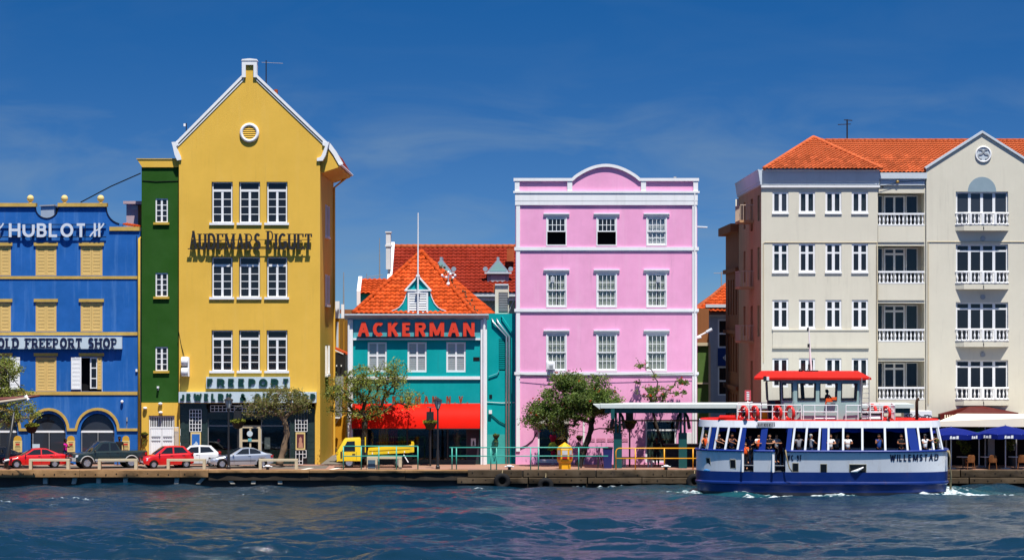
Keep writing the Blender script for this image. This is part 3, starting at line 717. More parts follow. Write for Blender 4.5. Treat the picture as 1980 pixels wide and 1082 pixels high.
# two windows standing open on the first floor
def open_window(a,b,sh):
    w=MB().pbox(a,a+1.2,690,756,YB+.02,YB+.1).pbox(b-1.2,b,690,756,YB+.02,YB+.1).pbox(a+1.2,b-1.2,690,691.5,YB+.02,YB+.1).build('window',M_frame,bb)
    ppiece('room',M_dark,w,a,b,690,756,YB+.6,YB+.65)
    return w
w=open_window(156,198,0)
louvre_leaf(w,X(138),X(157.5),Z(752),Z(690),YB-.10,M_frame,22,.07)
fr=MB(); fr.pbox(174,176.5,691,751,YB+.03,YB+.08).pbox(186,188,691,751,YB+.03,YB+.08)
for yy in (691,710,730,748.5): fr.pbox(176.5,186,yy,yy+2,YB+.035,YB+.075)
cs=fr.build('casement',M_frame,w)
for yy in (693,712,732): ppiece('pane',M_pane,w,176.6,185.9,yy,yy+16.4,YB+.05,YB+.06)
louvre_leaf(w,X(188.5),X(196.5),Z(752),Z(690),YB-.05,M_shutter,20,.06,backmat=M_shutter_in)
w=open_window(-19,21,0)
louvre_leaf(w,X(19.5),X(39),Z(752),Z(690),YB-.10,M_frame,22,.07)
fr=MB().pbox(-2,0,691,751,YB+.03,YB+.08).pbox(14,16,691,751,YB+.03,YB+.08)
for yy in (691,710,730,748.5): fr.pbox(0,14,yy,yy+2,YB+.035,YB+.075)
fr.build('casement',M_frame,w)
# pipes, lamp bits
MB().tube([(X(269.5),YB-.09,G),(X(269.5),YB-.09,Z(462)),(X(269.5),YB+.2,Z(459))],.075,10).build('downpipe',M_pipe_y,bb,smooth=True)
MB().tube([(X(265),YB-.03,Z(640)),(X(265),YB-.03,Z(530)),(X(264.5),YB-.03,Z(455))],.02,6).build('cable',M_wire,bb)
MB().pbox(262.5,266,713,718,YB-.1,YB).build('junction_box',M_frame,bb)
MB().sphere((X(236.5),YB-.12,Z(776)),.09,10,8).pbox(235,238,773,775,YB-.15,YB).build('security_camera',M_frame,bb)
MB().pbox(244.7,247,806,814,YB-.1,YB).tube([(X(246),YB-.04,Z(814)),(X(245),YB-.04,Z(830))],.02,6).build('wall_meter',M_grey,bb)
# rooftop vent box seen through the scoop
v=thing('rooftop_vent_box','grey rooftop vent box seen through the scooped blue parapet','vent',(X(86),2.2,Z(446)))
MB().pbox(66,92,396,446,2.4,4.0).build('housing',mk('grey_blue_sheet_metal',(0.30,0.36,0.42),.5,var=.2),v); 
p=MB(); p.extr([(X(64),2.3,Z(393.5)),(X(92.5),2.3,Z(392)),(X(105),3.6,Z(397)),(X(105),3.6,Z(399)),(X(92.5),2.3,Z(395)),(X(64),2.3,Z(396))],(0,1.8,0)); p.build('lid',M_grey,v)
MB().pbox(92.2,103,399,446,3.0,4.0).build('louvre',M_black,v)
hut=thing('rooftop_hut','small pinkish rooftop hut on the blue building beside the green tower','hut',(X(252),3,Z(446)))
mauve=mk('mauve_plaster',srgb(196,172,178,.75),.8,var=.3,scale=1.5,streak=.3)
MB().pbox(233,290,391,446,2.6,5.5).build('wall',mauve,hut); MB().pbox(228,292,385.5,391,2.3,5.8).build('roof_slab',mauve,hut)
MB().pbox(243,255,394,402,2.57,2.62).build('vent',M_grey,hut); MB().pbox(256,268,393,435,2.565,2.61).build('rust_stain_panel',mk('rusty_panel',srgb(150,105,60,.6),.8,var=.5,scale=3,streak=.6),hut)
t=MB(); 
for i in range(7): t.tube([(X(236+i*5),.5,Z(433+i*.7)),(X(239.5+i*5),1.6,Z(430.5+i*.9))],.06,7)
t.build('roof_tile_edge',M_tile,hut)
cb=MB().tube([P(272,335,.2),P(215,360,.6),P(156,391,1.0)],.035,6).build('cable',M_wire); tag(cb,'black cable running from the green tower down to the blue roof','cable')

# signs on the blue building
sg=thing('shop_sign','large silver sign letters HUBLOT on the blue parapet wall','sign',(X(95),YB-.3,Z(459)))
for py in (434,458): MB().pbox(-5,206,py-.7,py+.7,YB-.15,YB-.10).build('rail',M_wire,sg)
for px in (20,60,100,140,165,190): MB().pbox(px,px+1,434.8,457.2,YB-.14,YB-.11).pbox(px,px+1,445,446,YB-.11,YB).build('bracket',M_wire,sg)
lettering(sg,'HUBLOT',X(18.5),X(168),Z(458.5),.80,YB-.16,M_letter_si,.155,.15,.10,gap=.17,wmap={'H':.95,'B':.9})
def hlogo(par,px):
    g=MB(); sx=lambda a:X(px+a)
    ribbon(g,[(sx(9.5),Z(458)),(sx(9.5),Z(431.5))],.12,YB-.26,YB-.16); ribbon(g,[(sx(18),Z(458)),(sx(18),Z(431.5))],.12,YB-.261,YB-.16)
    ribbon(g,[(sx(0),Z(457.5)),(sx(3),Z(453)),(sx(8),Z(447.5)),(sx(13.5),Z(445)),(sx(19),Z(442.5)),(sx(24),Z(437)),(sx(27),Z(432))],.085,YB-.263,YB-.16)
    g.build('emblem',M_letter_si,par)
hlogo(sg,175); hlogo(sg,-19)
s2=thing('shop_sign','long pale board with navy letters OLD FREEPORT SHOP on the blue wall','sign',(X(110),YB,Z(674)))
MB().pbox(-70,237,651,674,YB-.30,YB-.001).build('board',M_signboard,s2)
M_wh_l=mk('white_letter_edge',(.8,.82,.84),.5)
for dx,dy,mt,dz in ((0.0,0.0,M_letter_nv,-.40),(0.8,-0.5,M_wh_l,-.34)):
    lettering(s2,'OLD FREEPORT SHOP',X(-3+dx),X(228+dx),Z(671.5+dy),.55,YB+dz+.08,mt,.115,.06,.03,serif=True,gap=.16,space=.55,name='letter' if dz<-.39 else 'letter_edge')
def plaque(px0,px1,py0,n,label):
    t=thing('wall_plaque',label,'sign',(X((px0+px1)/2),YB-.05,Z(873)),group='cream plaques on the blue piers')
    mid=(px0+px1)/2; w=(px1-px0)/2
    MB().pbox(px0,px1,851,873,YB-.07,YB-.001).build('board',M_cream_y,t)
    MB().ppoly([(px0+1,850.99)]+[(px1-1,850.99)]+arch_pts(mid,w-1,848,841.5),YB-.07,YB-.001).build('arched_top',mk('ochre_board',srgb(214,165,60,.8),.6,var=.2),t)
    g=MB(); 
    for yy,ww in ((854,5),(861.5,4.5),(864,5.5),(868,5)): g.pbox(mid-ww,mid+ww,yy,yy+.9,YB-.075,YB-.0701)
    g.build('text_lines',M_letter_bk,t)
    MB().pbox(mid-4,mid+4,856.5,860,YB-.076,YB-.0701).build('red_mark',mk('red_print',srgb(200,50,40,.8),.5),t)
plaque(26,43,842,0,'cream plaque with arched ochre top on the pier above the red saloon bonnet')
plaque(129,145.5,841,1,'cream plaque with arched ochre top between the two shop arches')
plaque(236,251,840,2,'cream plaque with arched ochre top behind the dark pickup cab')

# ------------------------------------------------------------------ green tower
gt=thing('green_tower','narrow dark green stair tower with yellow base and three small white windows','building',(X(310),3,G))
YG=0.30
gw=[(383,430),(527,573.5),(670,717)]
m=MB(); hs=[(X(299.5),X(323.5),Z(b),Z(a)) for a,b in gw]
holed_wall(m,X(272.5),X(350),Z(778),Z(322),hs,YG,.15); shell(m,X(272.5),X(350),Z(778),Z(322),YG,8.5); m.build('wall',M_green,gt)
m=MB(); hs2=[hole(286.5,336.5,803,897)]; holed_wall(m,X(272.5),X(350),G,Z(778),hs2,YG-.06,.3); shell(m,X(272.5),X(350),G,Z(778.1),YG-.06,8.4); m.build('base_wall',M_yellow,gt)
for a,b in gw:
    w=window(gt,X(299.5),X(323.5),Z(b),Z(a),YG+.05,[.5],[.25,.5,.75],fw=.075,mw=.045,heavy_v=(.5,),hw=.11)
    ppiece('sill',M_pipe_y,w,295.5,326.5,b-.5,b+4,YG-.12,YG+.04)
MB().ppoly([(263.5,307),(347,307),(347,323),(274,323)],YG-.10,YG+2).build('cornice',M_yellow,gt); MB().pbox(263,347.5,306,308,YG-.14,YG+2.1).build('cornice_cap',M_cap,gt)
MB().tube([(X(274),YG-.02,Z(349)),(X(300),YG-.03,Z(350.5)),(X(344),YG-.02,Z(349.5))],.018,6).build('cable',M_wire,gt)
# gate
g=thing('gate','white double gate with barred top in the yellow base of the tower','gate',(X(311),YG,G))
ppiece('backing',M_dark,g,287,336,803,897,YG+.24,YG+.26)
f=MB().pbox(287,289,804,897,YG+.05,YG+.12).pbox(334,336,804,897,YG+.05,YG+.12).pbox(289,334,804,806,YG+.05,YG+.12).pbox(289,334,825,828,YG+.05,YG+.12); f.build('frame',M_white,g)
for i in range(13): ppiece('bar',M_white,g,290.5+i*3.4,291.8+i*3.4,806.2,824.8,YG+.07,YG+.1)
for a,b in ((289.4,311.2),(311.8,333.8)):
    d=ppiece('door',M_white,g,a,b,828.4,896.5,YG+.07,YG+.12)
    for i in range(5): ppiece('rib',M_white,g,a+1.6+i*4.3,a+3.2+i*4.3,829,895,YG+.05,YG+.069)
    ppiece('slot',M_grey,g,a+2,b-2,843,845.5,YG+.035,YG+.049); ppiece('slot',M_grey,g,a+2,b-2,851,852.5,YG+.035,YG+.049)
f=MB()
for i in range(6): f.pbox(338+i*2,338.7+i*2,826,890,YG-.2,YG-.17)
f.pbox(337,349,825,826.5,YG-.2,YG-.17).pbox(337,349,889,890.5,YG-.2,YG-.17); f=f.build('side_grille',M_white,g)
def wall_lamp(par,px,py,y,mat):
    MB().sphere((X(px),y-.12,Z(py)),.13,12,8,(1,1,.6)).pbox(px-1.5,px+1.5,py-1,py+1,y-.12,y).build('wall_lamp',mat,par,smooth=40)
wall_lamp(gt,309.5,780,YG-.06,M_frame); wall_lamp(gt,310,797,YG-.06,M_frame); wall_lamp(gt,280,788.5,YG-.06,M_frame)
MB().pbox(303,307,746.5,750,YG-.25,YG).tube([(X(305),YG-.1,Z(750)),(X(305),YG-.12,Z(754))],.03,6).build('security_camera',M_frame,gt)
# ------------------------------------------------------------------ yellow gabled building
yb=thing('yellow_building','tall yellow gabled house with white gable trim and round louvred vent','building',(X(483),6,G))
YD=12.8
cols3=[(409,450),(462,503),(515.3,556)]
rows3=[(351.5,431),(496.5,574.5),(638,716.7)]
m=MB(); hs=[hole(a,b,r0,r1) for a,b in cols3 for r0,r1 in rows3]+[hole(347.5,609,779,897)]
holed_wall(m,X(346),X(619),G,Z(308),hs,0,.20)
gable=[(346,308),(619,308),(622,304),(634,282),(497,153.5),(490.5,145),(490.5,126),(475.5,126),(475.5,145),(469,153),(340.5,283),(344,300)]
m.ppoly(gable,0,.35)
# side and back walls (right side has three window openings)
x1=X(619); sideh=[(4.6,7.3,Z(b),Z(a)) for a,b in ((388,452),(527,588),(668,727))]
ms=MB(); holed_wall(ms,0,YD,G,Z(330),[(a,b,c,d) for a,b,c,d in sideh],0,.15)
m.f+= [tuple(i+len(m.v) for i in f) for f in ms.f]; m.v+=[(x1-y,x,z) for x,y,z in ms.v]
m.quad((X(346),0,G),(X(346),YD,G),(X(346),YD,Z(320)),(X(346),0,Z(320))); m.quad((X(346),YD,G),(x1,YD,G),(x1,YD,Z(330)),(X(346),YD,Z(330)))
m.ppoly([(346,330),(619,330),(619,308),(622,304),(634,282),(490,140),(475,140),(340,283),(346,308)],YD-.3,YD)
m.build('wall',M_yellow,yb)
# white raking trim
def trim(pts,w,y0,y1,par=yb,mat=M_white,name='gable_trim'):
    g=MB(); ribbon(g,[(X(a),Z(b)) for a,b in pts],w,y0,y1); return g.build(name,mat,par)
trim([(338.5,279.5),(473.5,143.5)],.15,-.10,.50); trim([(492.5,143.5),(634.5,279.5)],.15,-.10,.50)
trim([(342,284),(472,153)],.07,-.05,-.001,name='gable_moulding'); trim([(494.5,153),(631,283.5)],.07,-.05,-.001,name='gable_moulding')
g=MB().pbox(468,475.5,118,150,-.14,.5).pbox(490.5,497,118,150,-.14,.5).pbox(475.5,490.5,118,126,-.14,.5); g.ppoly([(467,118),(498,118),(496.5,115),(483,113.5),(468.5,115)],-.17,.55); g.build('gable_crown',M_white,yb)
for kn in ([(332,275),(345,274),(345,281),(341,283),(350,303),(351,309),(343,310.5),(338,300),(334,282)],[(637,275),(624,274),(624,281),(629,283),(621,303),(613,306),(613,311.5),(624,311),(630,300),(634.5,282)]):
    MB().ppoly(kn,-.12,.40).build('kneeler',M_white,yb)
# roof with a flared eave on the alley side
rf=MB(); yb0=.36
rp=[(483,137),(637,283),(658,318),(655.5,320),(634,287),(483,143)]
rf.prism([(X(a),Z(b)) for a,b in rp],yb0,YD+.3); rp2=[(483,137),(338,284),(342,288),(483,143)]
rf.prism([(X(a),Z(b)) for a,b in rp2],yb0+.001,YD+.3); roof=rf.build('roof',M_tile_red,yb)
MB().prism([(X(a),Z(b)) for a,b in [(634,288),(655,320),(653,323),(620,334),(619,300)]],.36,YD).build('soffit',M_yellow,roof)
trim([(634.5,279),(647,296),(659.5,318)],.26,.30,.362,roof,M_white,'barge_board'); MB().tube([(X(657),.2,Z(317)),(X(657),YD+.4,Z(317))],.075,8).build('gutter',M_white,roof)
MB().pbox(522,528,165,176,3,3.5).build('chimney',M_ridge,roof)
# round louvred vent
oc=MB().torus((X(482.5),-.06,Z(257)),.47,.10,'y',36,8).build('round_vent',M_white,yb,smooth=True)
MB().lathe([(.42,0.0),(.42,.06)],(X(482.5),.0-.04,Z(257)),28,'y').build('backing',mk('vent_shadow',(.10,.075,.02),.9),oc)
for i in range(7):
    zz=Z(257)+(-.34+i*.113); hw=math.sqrt(max(.01,.42**2-(zz-Z(257))**2)); mb=MB(); mb.extr([(X(482.5)-hw,-.10,zz-.03),(X(482.5)-hw,-.085,zz-.04),(X(482.5)-hw,-.035,zz+.045),(X(482.5)-hw,-.05,zz+.055)],(2*hw,0,0)); mb.build('slat',M_yellow,oc)
for ri,(r0,r1) in enumerate(rows3):
    for a,b in cols3:
        tr=.79
        zt_=Z(r0)-.02; zm_=Z(r1)+(zt_-Z(r1))*.80
        w=window(yb,X(a)+.04,X(b)-.03,Z(r1),zm_,.12,[.5],[.25,.5,.75],fw=.075,mw=.04,heavy_v=(.5,),hw=.13,
                 pane=M_pane if ri<2 else M_glass2, back=None if ri<2 else M_curtain_br)
        t_=window(w,X(a)+.04,X(b)-.03,zm_+.001,zt_,.12,[],[],fw=.06,name='transom_light',pane=M_pane)
        ppiece('sill',M_white,w,a-4,b+3,r1-.5,r1+4,-.10,.10)
# side windows with shutters standing out
for a,b,c,d in sideh:
    w=MB(); xx=x1
    w.box(xx-.10,xx-.02,a,a+.12,c,d).box(xx-.10,xx-.02,b-.12,b,c,d).box(xx-.10,xx-.02,a+.12,b-.12,c,c+.1).box(xx-.10,xx-.02,a+.12,b-.12,d-.1,d).box(xx-.1,xx-.02,(a+b)/2-.06,(a+b)/2+.06,c+.1,d-.1)
    o=w.build('side_window',M_frame,yb)
    piece('pane',M_pane,o,xx-.08,xx-.06,a+.12,b-.12,c+.1,d-.1); piece('sill',M_white,o,xx-.05,xx+.16,a-.1,b+.1,c-.12,c)
    for ya in (a-.02,b-.03): piece('shutter',M_white,o,xx+.005,xx+.11,ya,ya+.05,c+.05,d-.05)
MB().tube([(X(618),11.9,G),(X(618)+.12,11.9,G),(X(618)+.12,11.9,Z(345)),(X(650),11.9,Z(322))],.07,8).build('downpipe',M_yellow,yb)
# floodlight boxes by the corner
fl=thing('floodlight_box','pair of white rounded floodlight boxes mounted on the yellow wall beside the green tower','light box',(X(359),-.3,Z(727)))
for p0,p1 in ((689,707),(709,727)):
    mb=MB(); mb.lathe([(.02,X(351.5)),(.24,X(352)),(.27,X(354)),(.27,X(363)),(.24,X(365)),(.02,X(365.5))],(0,-.30,Z((p0+p1)/2)),16,'x'); o=mb.build('housing',M_white,fl,smooth=40)
MB().pbox(364,367,690,727,-.35,-.001).build('bracket',M_frame,fl)
MB().tube([(X(345.5),-.01,Z(640)),(X(350),-.01,Z(665)),(X(357),-.1,Z(690))],.018,6).build('cable',M_wire,fl)
# sign letters
sp=thing('shop_sign','black capital letters AUDEMARS PIGUET standing off the yellow wall','sign',(X(486),-.4,Z(483)))
hm={0:Z(446)-Z(481.5),9:Z(446)-Z(481.5)}
lettering(sp,'AUDEMARS PIGUET',X(366.5),X(604),Z(482),Z(452)-Z(482),-.22,M_letter_bk,.14,.07,.10,serif=True,gap=.13,hmap=hm,wmap={'A':.98,'I':1.3},space=.45)
for py in (463,481): MB().pbox(372,602,py,py+1,-.21,-.18).build('rail',M_letter_bk,sp)
for px in (385,440,500,560,598): MB().pbox(px,px+1,465,466.2,-.20,0).build('bracket',M_letter_bk,sp)
s=thing('shop_sign','pale board reading FREEPORT in dark green letters above the jewellery shop','sign',(X(480),-.2,Z(750)))
MB().pbox(399.5,561,728,750.5,-.22,-.001).build('board',M_signboard,s)
lettering(s,'FREEPORT',X(401.5),X(560),Z(747),.47,-.25,M_letter_gr,.13,.12,.06,gap=.42)
lettering(s,'FREEPORT',X(402.8),X(561.2),Z(748),.47,-.222,mk('grey_green_letter_edge',(.30,.38,.38),.5),.13,.12,.02,gap=.42,name='letter_edge')
s=thing('shop_sign','long pale board reading JEWELRY & GIFT SHOP above the shop front','sign',(X(480),-.3,Z(777)))
MB().pbox(347,612.5,757,777.5,-.40,-.001).build('board',M_signboard,s)
lettering(s,'JEWELRY & GIFT SHOP',X(349.5),X(611),Z(774),.42,-.43,M_letter_gr,.12,.11,.06,gap=.36,space=.6)
lettering(s,'JEWELRY & GIFT SHOP',X(350.8),X(612.2),Z(775),.42,-.402,MAT['grey_green_letter_edge'],.12,.11,.02,gap=.36,space=.6,name='letter_edge')

# shop front
sf=thing('jewellery_shop','dark green tiled jewellery shop front with white lattice screens and glass door','shop',(X(478),.3,G))
M_dtile=mk('dark_green_wall_tile',(.015,.032,.028),.35,var=.4,scale=4)
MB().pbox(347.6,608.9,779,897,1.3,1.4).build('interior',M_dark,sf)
for a,b in ((347.6,366),(389.5,401),(561,570),(594,608.9)):
    k=0
    for yy in range(790,897,13):
        ppiece('wall_tile',M_dtile,sf,a,b,yy,min(yy+12.6,897),.10+.002*(k%2),.30); k+=1
for i in range(4): MB().pbox(347.6,399,780+i*2.6,782.2+i*2.6,.02,.10).build('ribbed_band',M_dtile,sf)
for i in range(5): MB().pbox(401,608.9,797+i*2.7,799.3+i*2.7,.03,.12).build('ribbed_band',M_dtile,sf)
def lattice(px0,px1,py0,py1,nc,nr):
    mb=MB()
    for i in range(nc+1):
        a=px0+(px1-px0)*i/nc; mb.pbox(a-.5,a+.5,py0,py1,.03,.08)
    for j in range(nr+1):
        a=py0+(py1-py0)*j/nr; mb.pbox(px0,px1,a-.5,a+.5,.035,.075)
    return mb.build('lattice_screen',M_white,sf)
lattice(366.5,389,791.5,833.5,4,6); lattice(571,594,791.5,833.5,4,6); lattice(572,592,870,884,3,2); lattice(407,560,783.5,795,20,2); lattice(572,585,884,897,2,2)
ppiece('lattice_backing',M_pane,sf,366,389.4,790,897,.12,.16); ppiece('lattice_backing',M_pane,sf,570.2,594,790,897,.12,.16)
for a,b,mt in ((368.5,388.5,mk('blue_print',srgb(40,110,190,.8),.4,var=.5,scale=6)),(571.5,590,mk('dark_red_print',(.10,.02,.025),.4,var=.6,scale=5))):
    c=MB().pbox(a,b,835,869,.01,.10).build('display_case',M_cream_y,sf); ppiece('poster',mt,c,a+2.4,b-2.4,838.5,865,-.002,.008)
mb=MB(); mb.ppoly([(577,865),(586,865),(585,856),(583.6,854),(584,848),(581.5,843.5),(578,847),(578.6,853),(577.5,856)],-.006,-.0035); mb.build('poster_figure',mk('poster_skin_tone',srgb(205,150,120,.8),.5),sf)
mb=MB().ppoly([(374,863),(381,863),(383,857),(379,852),(377,856),(374,858)],-.006,-.0035); mb.build('poster_figure',M_signboard,sf)
for a,b in ((401,463),(504,561)):
    w=ppiece('display_pane',M_glass2,sf,a,b,811,888,.30,.32); ppiece('transom',M_grey,sf,a,b,822,823.6,.26,.31); ppiece('plinth',M_dtile,sf,a,b,888,897,.22,.40)
    for q in (a+.2,b-1.4): ppiece('post',M_grey,sf,q,q+1.2,810.6,888,.24,.33)
d=window(sf,X(462.5),X(504),G+.02,Z(822),.22,[.5],[.62],fw=.16,mw=.12,heavy_v=(.5,),hw=.10,mats=M_concrete,pane=M_glass2,name='door')
MB().lathe([(.17,0.0),(.17,.015)],(X(482.5),.17,Z(838)),24,'y').build('round_sticker',M_signboard,sf)
MB().pbox(479,486,847,853,.18,.19).build('notice',M_teal_lt,sf); MB().pbox(510,521,845,868,.50,.52).build('window_poster',M_grey,sf)
MB().sphere((X(420),.7,Z(852)),.09,10,8).build('red_lamp',mk('red_glow',srgb(240,60,90,.9),.4),sf)
MB().pbox(404,560,870,888,.6,1.2).build('display_plinth',M_dtile,sf)
# yellow corner pillar and antennas
ant=thing('roof_aerial','thin dark aerial standing behind the crown of the yellow gable','aerial',(X(509),2,Z(160)))
MB().tube([(X(509),2,Z(175)),(X(509),2,Z(111))],.035,6).build('mast',M_black,ant); MB().tube([(X(500),2,Z(115)),(X(542),2,Z(117))],.014,6).build('boom',M_grey,ant)
ant=thing('roof_aerial','short post with small white box on the left slope of the yellow gable','aerial',(X(356.5),1.2,Z(262)))
MB().tube([(X(356.5),1,Z(270)),(X(356.5),1,Z(236))],.03,6).build('mast',M_black,ant); MB().pbox(351.5,355.5,237,242,.9,1.1).build('box',M_frame,ant)

# ------------------------------------------------------------------ teal shop building
tb=thing('teal_building','teal shop building with orange hipped roof and a flagpole dormer','building',(X(810),4,G))
YT=0.0
tw=[(711,748),(788,825),(863,900.5)]
m=MB(); holed_wall(m,X(676),X(938),G,Z(612),[hole(a,b,661,719) for a,b in tw]+[hole(683,928,822,897)],YT,.2); shell(m,X(676),X(938),G,Z(612),YT,8); m.build('wall',M_teal,tb)
MB().pbox(683.5,930,617,653,YT-.06,YT-.001).build('sign_panel',M_teal_lt,tb)
ppiece('ledge',M_white,tb,683,929,653.2,657,YT-.16,YT); ppiece('band',M_white,tb,683,928.5,727,733,YT-.10,YT)
for a,b in ((672.5,682.5),(929.5,941.5)): 
    ppiece('pilaster',M_white,tb,a,b,618,897,YT-.14,YT+.1)
MB().tube([(X(936),YT-.2,G),(X(936),YT-.2,Z(640)),(X(937),YT-.2,Z(614))],.075,8).build('downpipe',M_white,tb); MB().tube([(X(674.5),YT-.2,G),(X(674.5),YT-.2,Z(628)),(X(679),YT-.25,Z(618))],.06,8).build('downpipe',M_white,tb)
e=MB(); e.extr([(X(667),YT-.50,Z(606.5)),(X(667),YT-.50,Z(609)),(X(667),YT-.42,Z(610.5)),(X(667),YT-.02,Z(618)),(X(667),YT+.3,Z(618)),(X(667),YT+.3,Z(606.5))],(X(945)-X(667),0,0)); e.build('eave',M_cornice,tb)
for a,b in tw:
    w=window(tb,X(a),X(b),Z(719),Z(661),YT+.05,[.5],[.55],fw=.10,mw=.10,pane=M_glass,hw=.1)
    for s0,s1 in ((a+1,(a+b)/2-1),((a+b)/2+1,b-1)):
        for j in range(12):
            mb_y=663.5+j*4.5
            ppiece('blind_slat',M_blind,w,s0,s1,mb_y,mb_y+4.1,YT+.105,YT+.115)
# big red letters
s=thing('shop_sign','big red ACKERMAN letters on the pale teal band under the eave','sign',(X(805),YT-.2,Z(650)))
lettering(s,'ACKERMAN',X(691.5),X(918),Z(650),.84,YT-.20,M_letter_or,.20,.19,.10,gap=.27)
MB().pbox(690,920,650.2,651.4,YT-.32,YT-.06).build('rail',M_wire,s)
s=thing('shop_sign','small rusty orange ACKERMAN N.V. letters standing on top of the red awning','sign',(X(815),YT-.6,Z(778)))
M_lr=mk('faded_rust_letter',srgb(150,70,45,.7),.6,var=.4,scale=4)
lettering(s,'ACKERMAN N.V.',X(728),X(904),Z(778.5),.40,YT-.25,M_lr,.09,.08,.10,gap=.72,space=.6)
# red awning
aw=thing('awning','long bright red curved awning over the teal shop','awning',(X(805),YT-1,Z(824)))
mb=MB(); prof=[]
for i in range(9):
    t=R(90*i/8); prof.append((YT-1.25*math.sin(t)*1.0-.02, Z(824)+(Z(779.5)-Z(824))*math.cos(t)**.8))
prof.append((YT-1.27,Z(826))); 
pts=[(X(682),y,z) for y,z in prof]+[(X(682),YT-.02,Z(826))]; mb.extr(pts,(X(928.5)-X(682),0,0)); mb.build('fabric',mk('red_awning_fabric',srgb(236,26,8,.85),.65,var=.08,scale=1.5,streak=.2,streak_col=(.6,.02,.01)),aw,smooth=25)
MB().pbox(682,928.5,826.1,828.2,YT-1.27,YT-1.2).build('front_bar',M_black,aw)
# shop under the awning
ts=thing('fabric_shop','dim shop front with coloured fabric panels under the red awning','shop',(X(805),.5,G))
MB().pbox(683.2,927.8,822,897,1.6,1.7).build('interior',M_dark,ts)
for a,b,c in ((713,731,(30,60,120)),(731.5,750,(190,160,40)),(750.5,768,(130,30,80)),(768.5,785,(60,130,50))):
    mb=MB(); n=8; 
    for i in range(n): 
        xa=a+(b-a)*i/n; xb=a+(b-a)*(i+1)/n; mb.quad((X(xa),.55+.02*(i%2),Z(868)),(X(xb),.55+.02*((i+1)%2),Z(868)),(X(xb),.55+.02*((i+1)%2),Z(828)),(X(xa),.55+.02*(i%2),Z(828)))
    mb.build('fabric_panel',mk('fabric_%d_%d_%d'%c,srgb(*c,.7),.9,var=.3),ts,fix=False)
for a,b in ((712,786),(787,829),(832,863),(867,901)): ppiece('display_pane',M_glass2,ts,a,b,827,888,.28,.30)
for a in (683.5,709,785.8,829.2,864,901.4): ppiece('post',M_black,ts,a,a+2.6,824,897,.22,.32)
ppiece('side_panel',mk('violet_grey_panel',(.035,.03,.045),.6,var=.2),ts,903.6,927.5,824,897,.2,.3); ppiece('side_panel',MAT['violet_grey_panel'],ts,686.2,709,824,897,.2,.3)
ppiece('plinth',M_dtile,ts,712,927,888.3,897,.15,.4)
ppiece('notice',M_signboard,ts,910.5,920,847,862,.18,.195); MB().ppoly([(913.5,861),(917.5,861),(917,854),(915.5,850),(914,854)],.175,.179).build('notice_figure',M_letter_bk,ts)
for a,c in ((838,(110,105,90)),(884,(165,130,80)),(880,(120,80,60))): 
    mb=MB(); zz=[(.02,868),(.20,866),(.12,852),(.16,845),(.17,840),(.06,836),(.05,834),(.09,831),(.06,828.5)]
    mb.lathe([(r,Z(b)) for r,b in zz],(X(a),.75,0),12); mb.build('dressed_dummy',mk('dummy_%d'%a,srgb(*c,.6),.8,var=.3),ts,smooth=True)
# hipped roof of separate pantiles
A=P(683,606,-.35); Bc=P(917.5,608,-.35); Cc=P(957,607,6.2); AP=P(815.5,487,4.6); Dl=P(683,606,9.5); Dl.x=A.x; Dr=Vector((Cc.x,9.5,Cc.z))
r=MB(); r.quad(A,Bc,AP); r.quad(Bc,Cc,AP); r.quad(Cc,Dr,Vector((AP.x,9.5,AP.z)),AP); r.quad(Dl,A,AP,Vector((AP.x,9.5,AP.z))); 
roof=r.build('roof',M_ridge,tb)
up=Vector((0,0,.02))
tiled(roof,[A+up,Bc+up,AP+up],.285,.36,M_tile,300)
tiled(roof,[Bc+up,Cc+up,AP+up],.285,.36,M_tile,300)
rg=MB(); ridge(rg,A+up*3,AP+up*3,.13); ridge(rg,Bc+up*3,AP+up*3,.13); rg.build('hip_ridge_tiles',M_tile,roof,smooth=True)
mb=MB()
rr=random.Random(4)
for i in range(60):
    t=rr.random(); b=Bc.lerp(AP,t*.8)+Vector((rr.uniform(-.1,.5),rr.uniform(0,.5),.12)); mb.sphere(b,rr.uniform(.03,.08),5,4)
mb.build('moss_clumps',mk('dry_moss',(.09,.07,.04),.95,var=.5,scale=9),roof)
# dormer with curved shoulders
YDm=-.20
dm=MB(); L_=[(788,607),(757,607),(756,601),(765,598),(772,594),(779,586),(784,575),(787,565),(787,562)]; R_=[(832-(a-787)*1.0+0,b) for a,b in L_[::-1]]
R_=[(1620-a-1,b) for a,b in L_[::-1]]
dm.ppoly(L_+R_,YDm,YDm+.25); dm.ppoly([(785.5,561.9),(833.5,561.9),(808.5,534)],YDm,YDm+.25)
dm.quad((X(787),YDm+.25,Z(607)),(X(787),2.2,Z(575)),(X(787),2.2,Z(562)),(X(787),YDm+.25,Z(562))); dm.quad((X(832),YDm+.25,Z(607)),(X(832),2.2,Z(575)),(X(832),2.2,Z(562)),(X(832),YDm+.25,Z(562)))
dorm=dm.build('dormer',M_teal,tb)
g=MB(); ribbon(g,[(X(783),Z(562)),(X(808.5),Z(533.5))],.09,YDm-.12,YDm+.35); ribbon(g,[(X(808.5),Z(533.5)),(X(834),Z(562))],.09,YDm-.121,YDm+.35); g.pbox(783.5,833.5,559.5,562.5,YDm-.14,YDm+.1); 
g.extr([(X(785),YDm+.26,Z(560)),(X(808.5),YDm+.26,Z(533.5)),(X(832),YDm+.26,Z(560))],(0,3.0,0)); g.build('pediment_trim',M_white,dorm)
g=MB(); ribbon(g,[(X(a),Z(b)) for a,b in L_[2:8]],.04,YDm-.04,YDm+.27); ribbon(g,[(X(a),Z(b)) for a,b in R_[1:7]],.04,YDm-.04,YDm+.27); g.build('shoulder_edging',M_white,dorm)
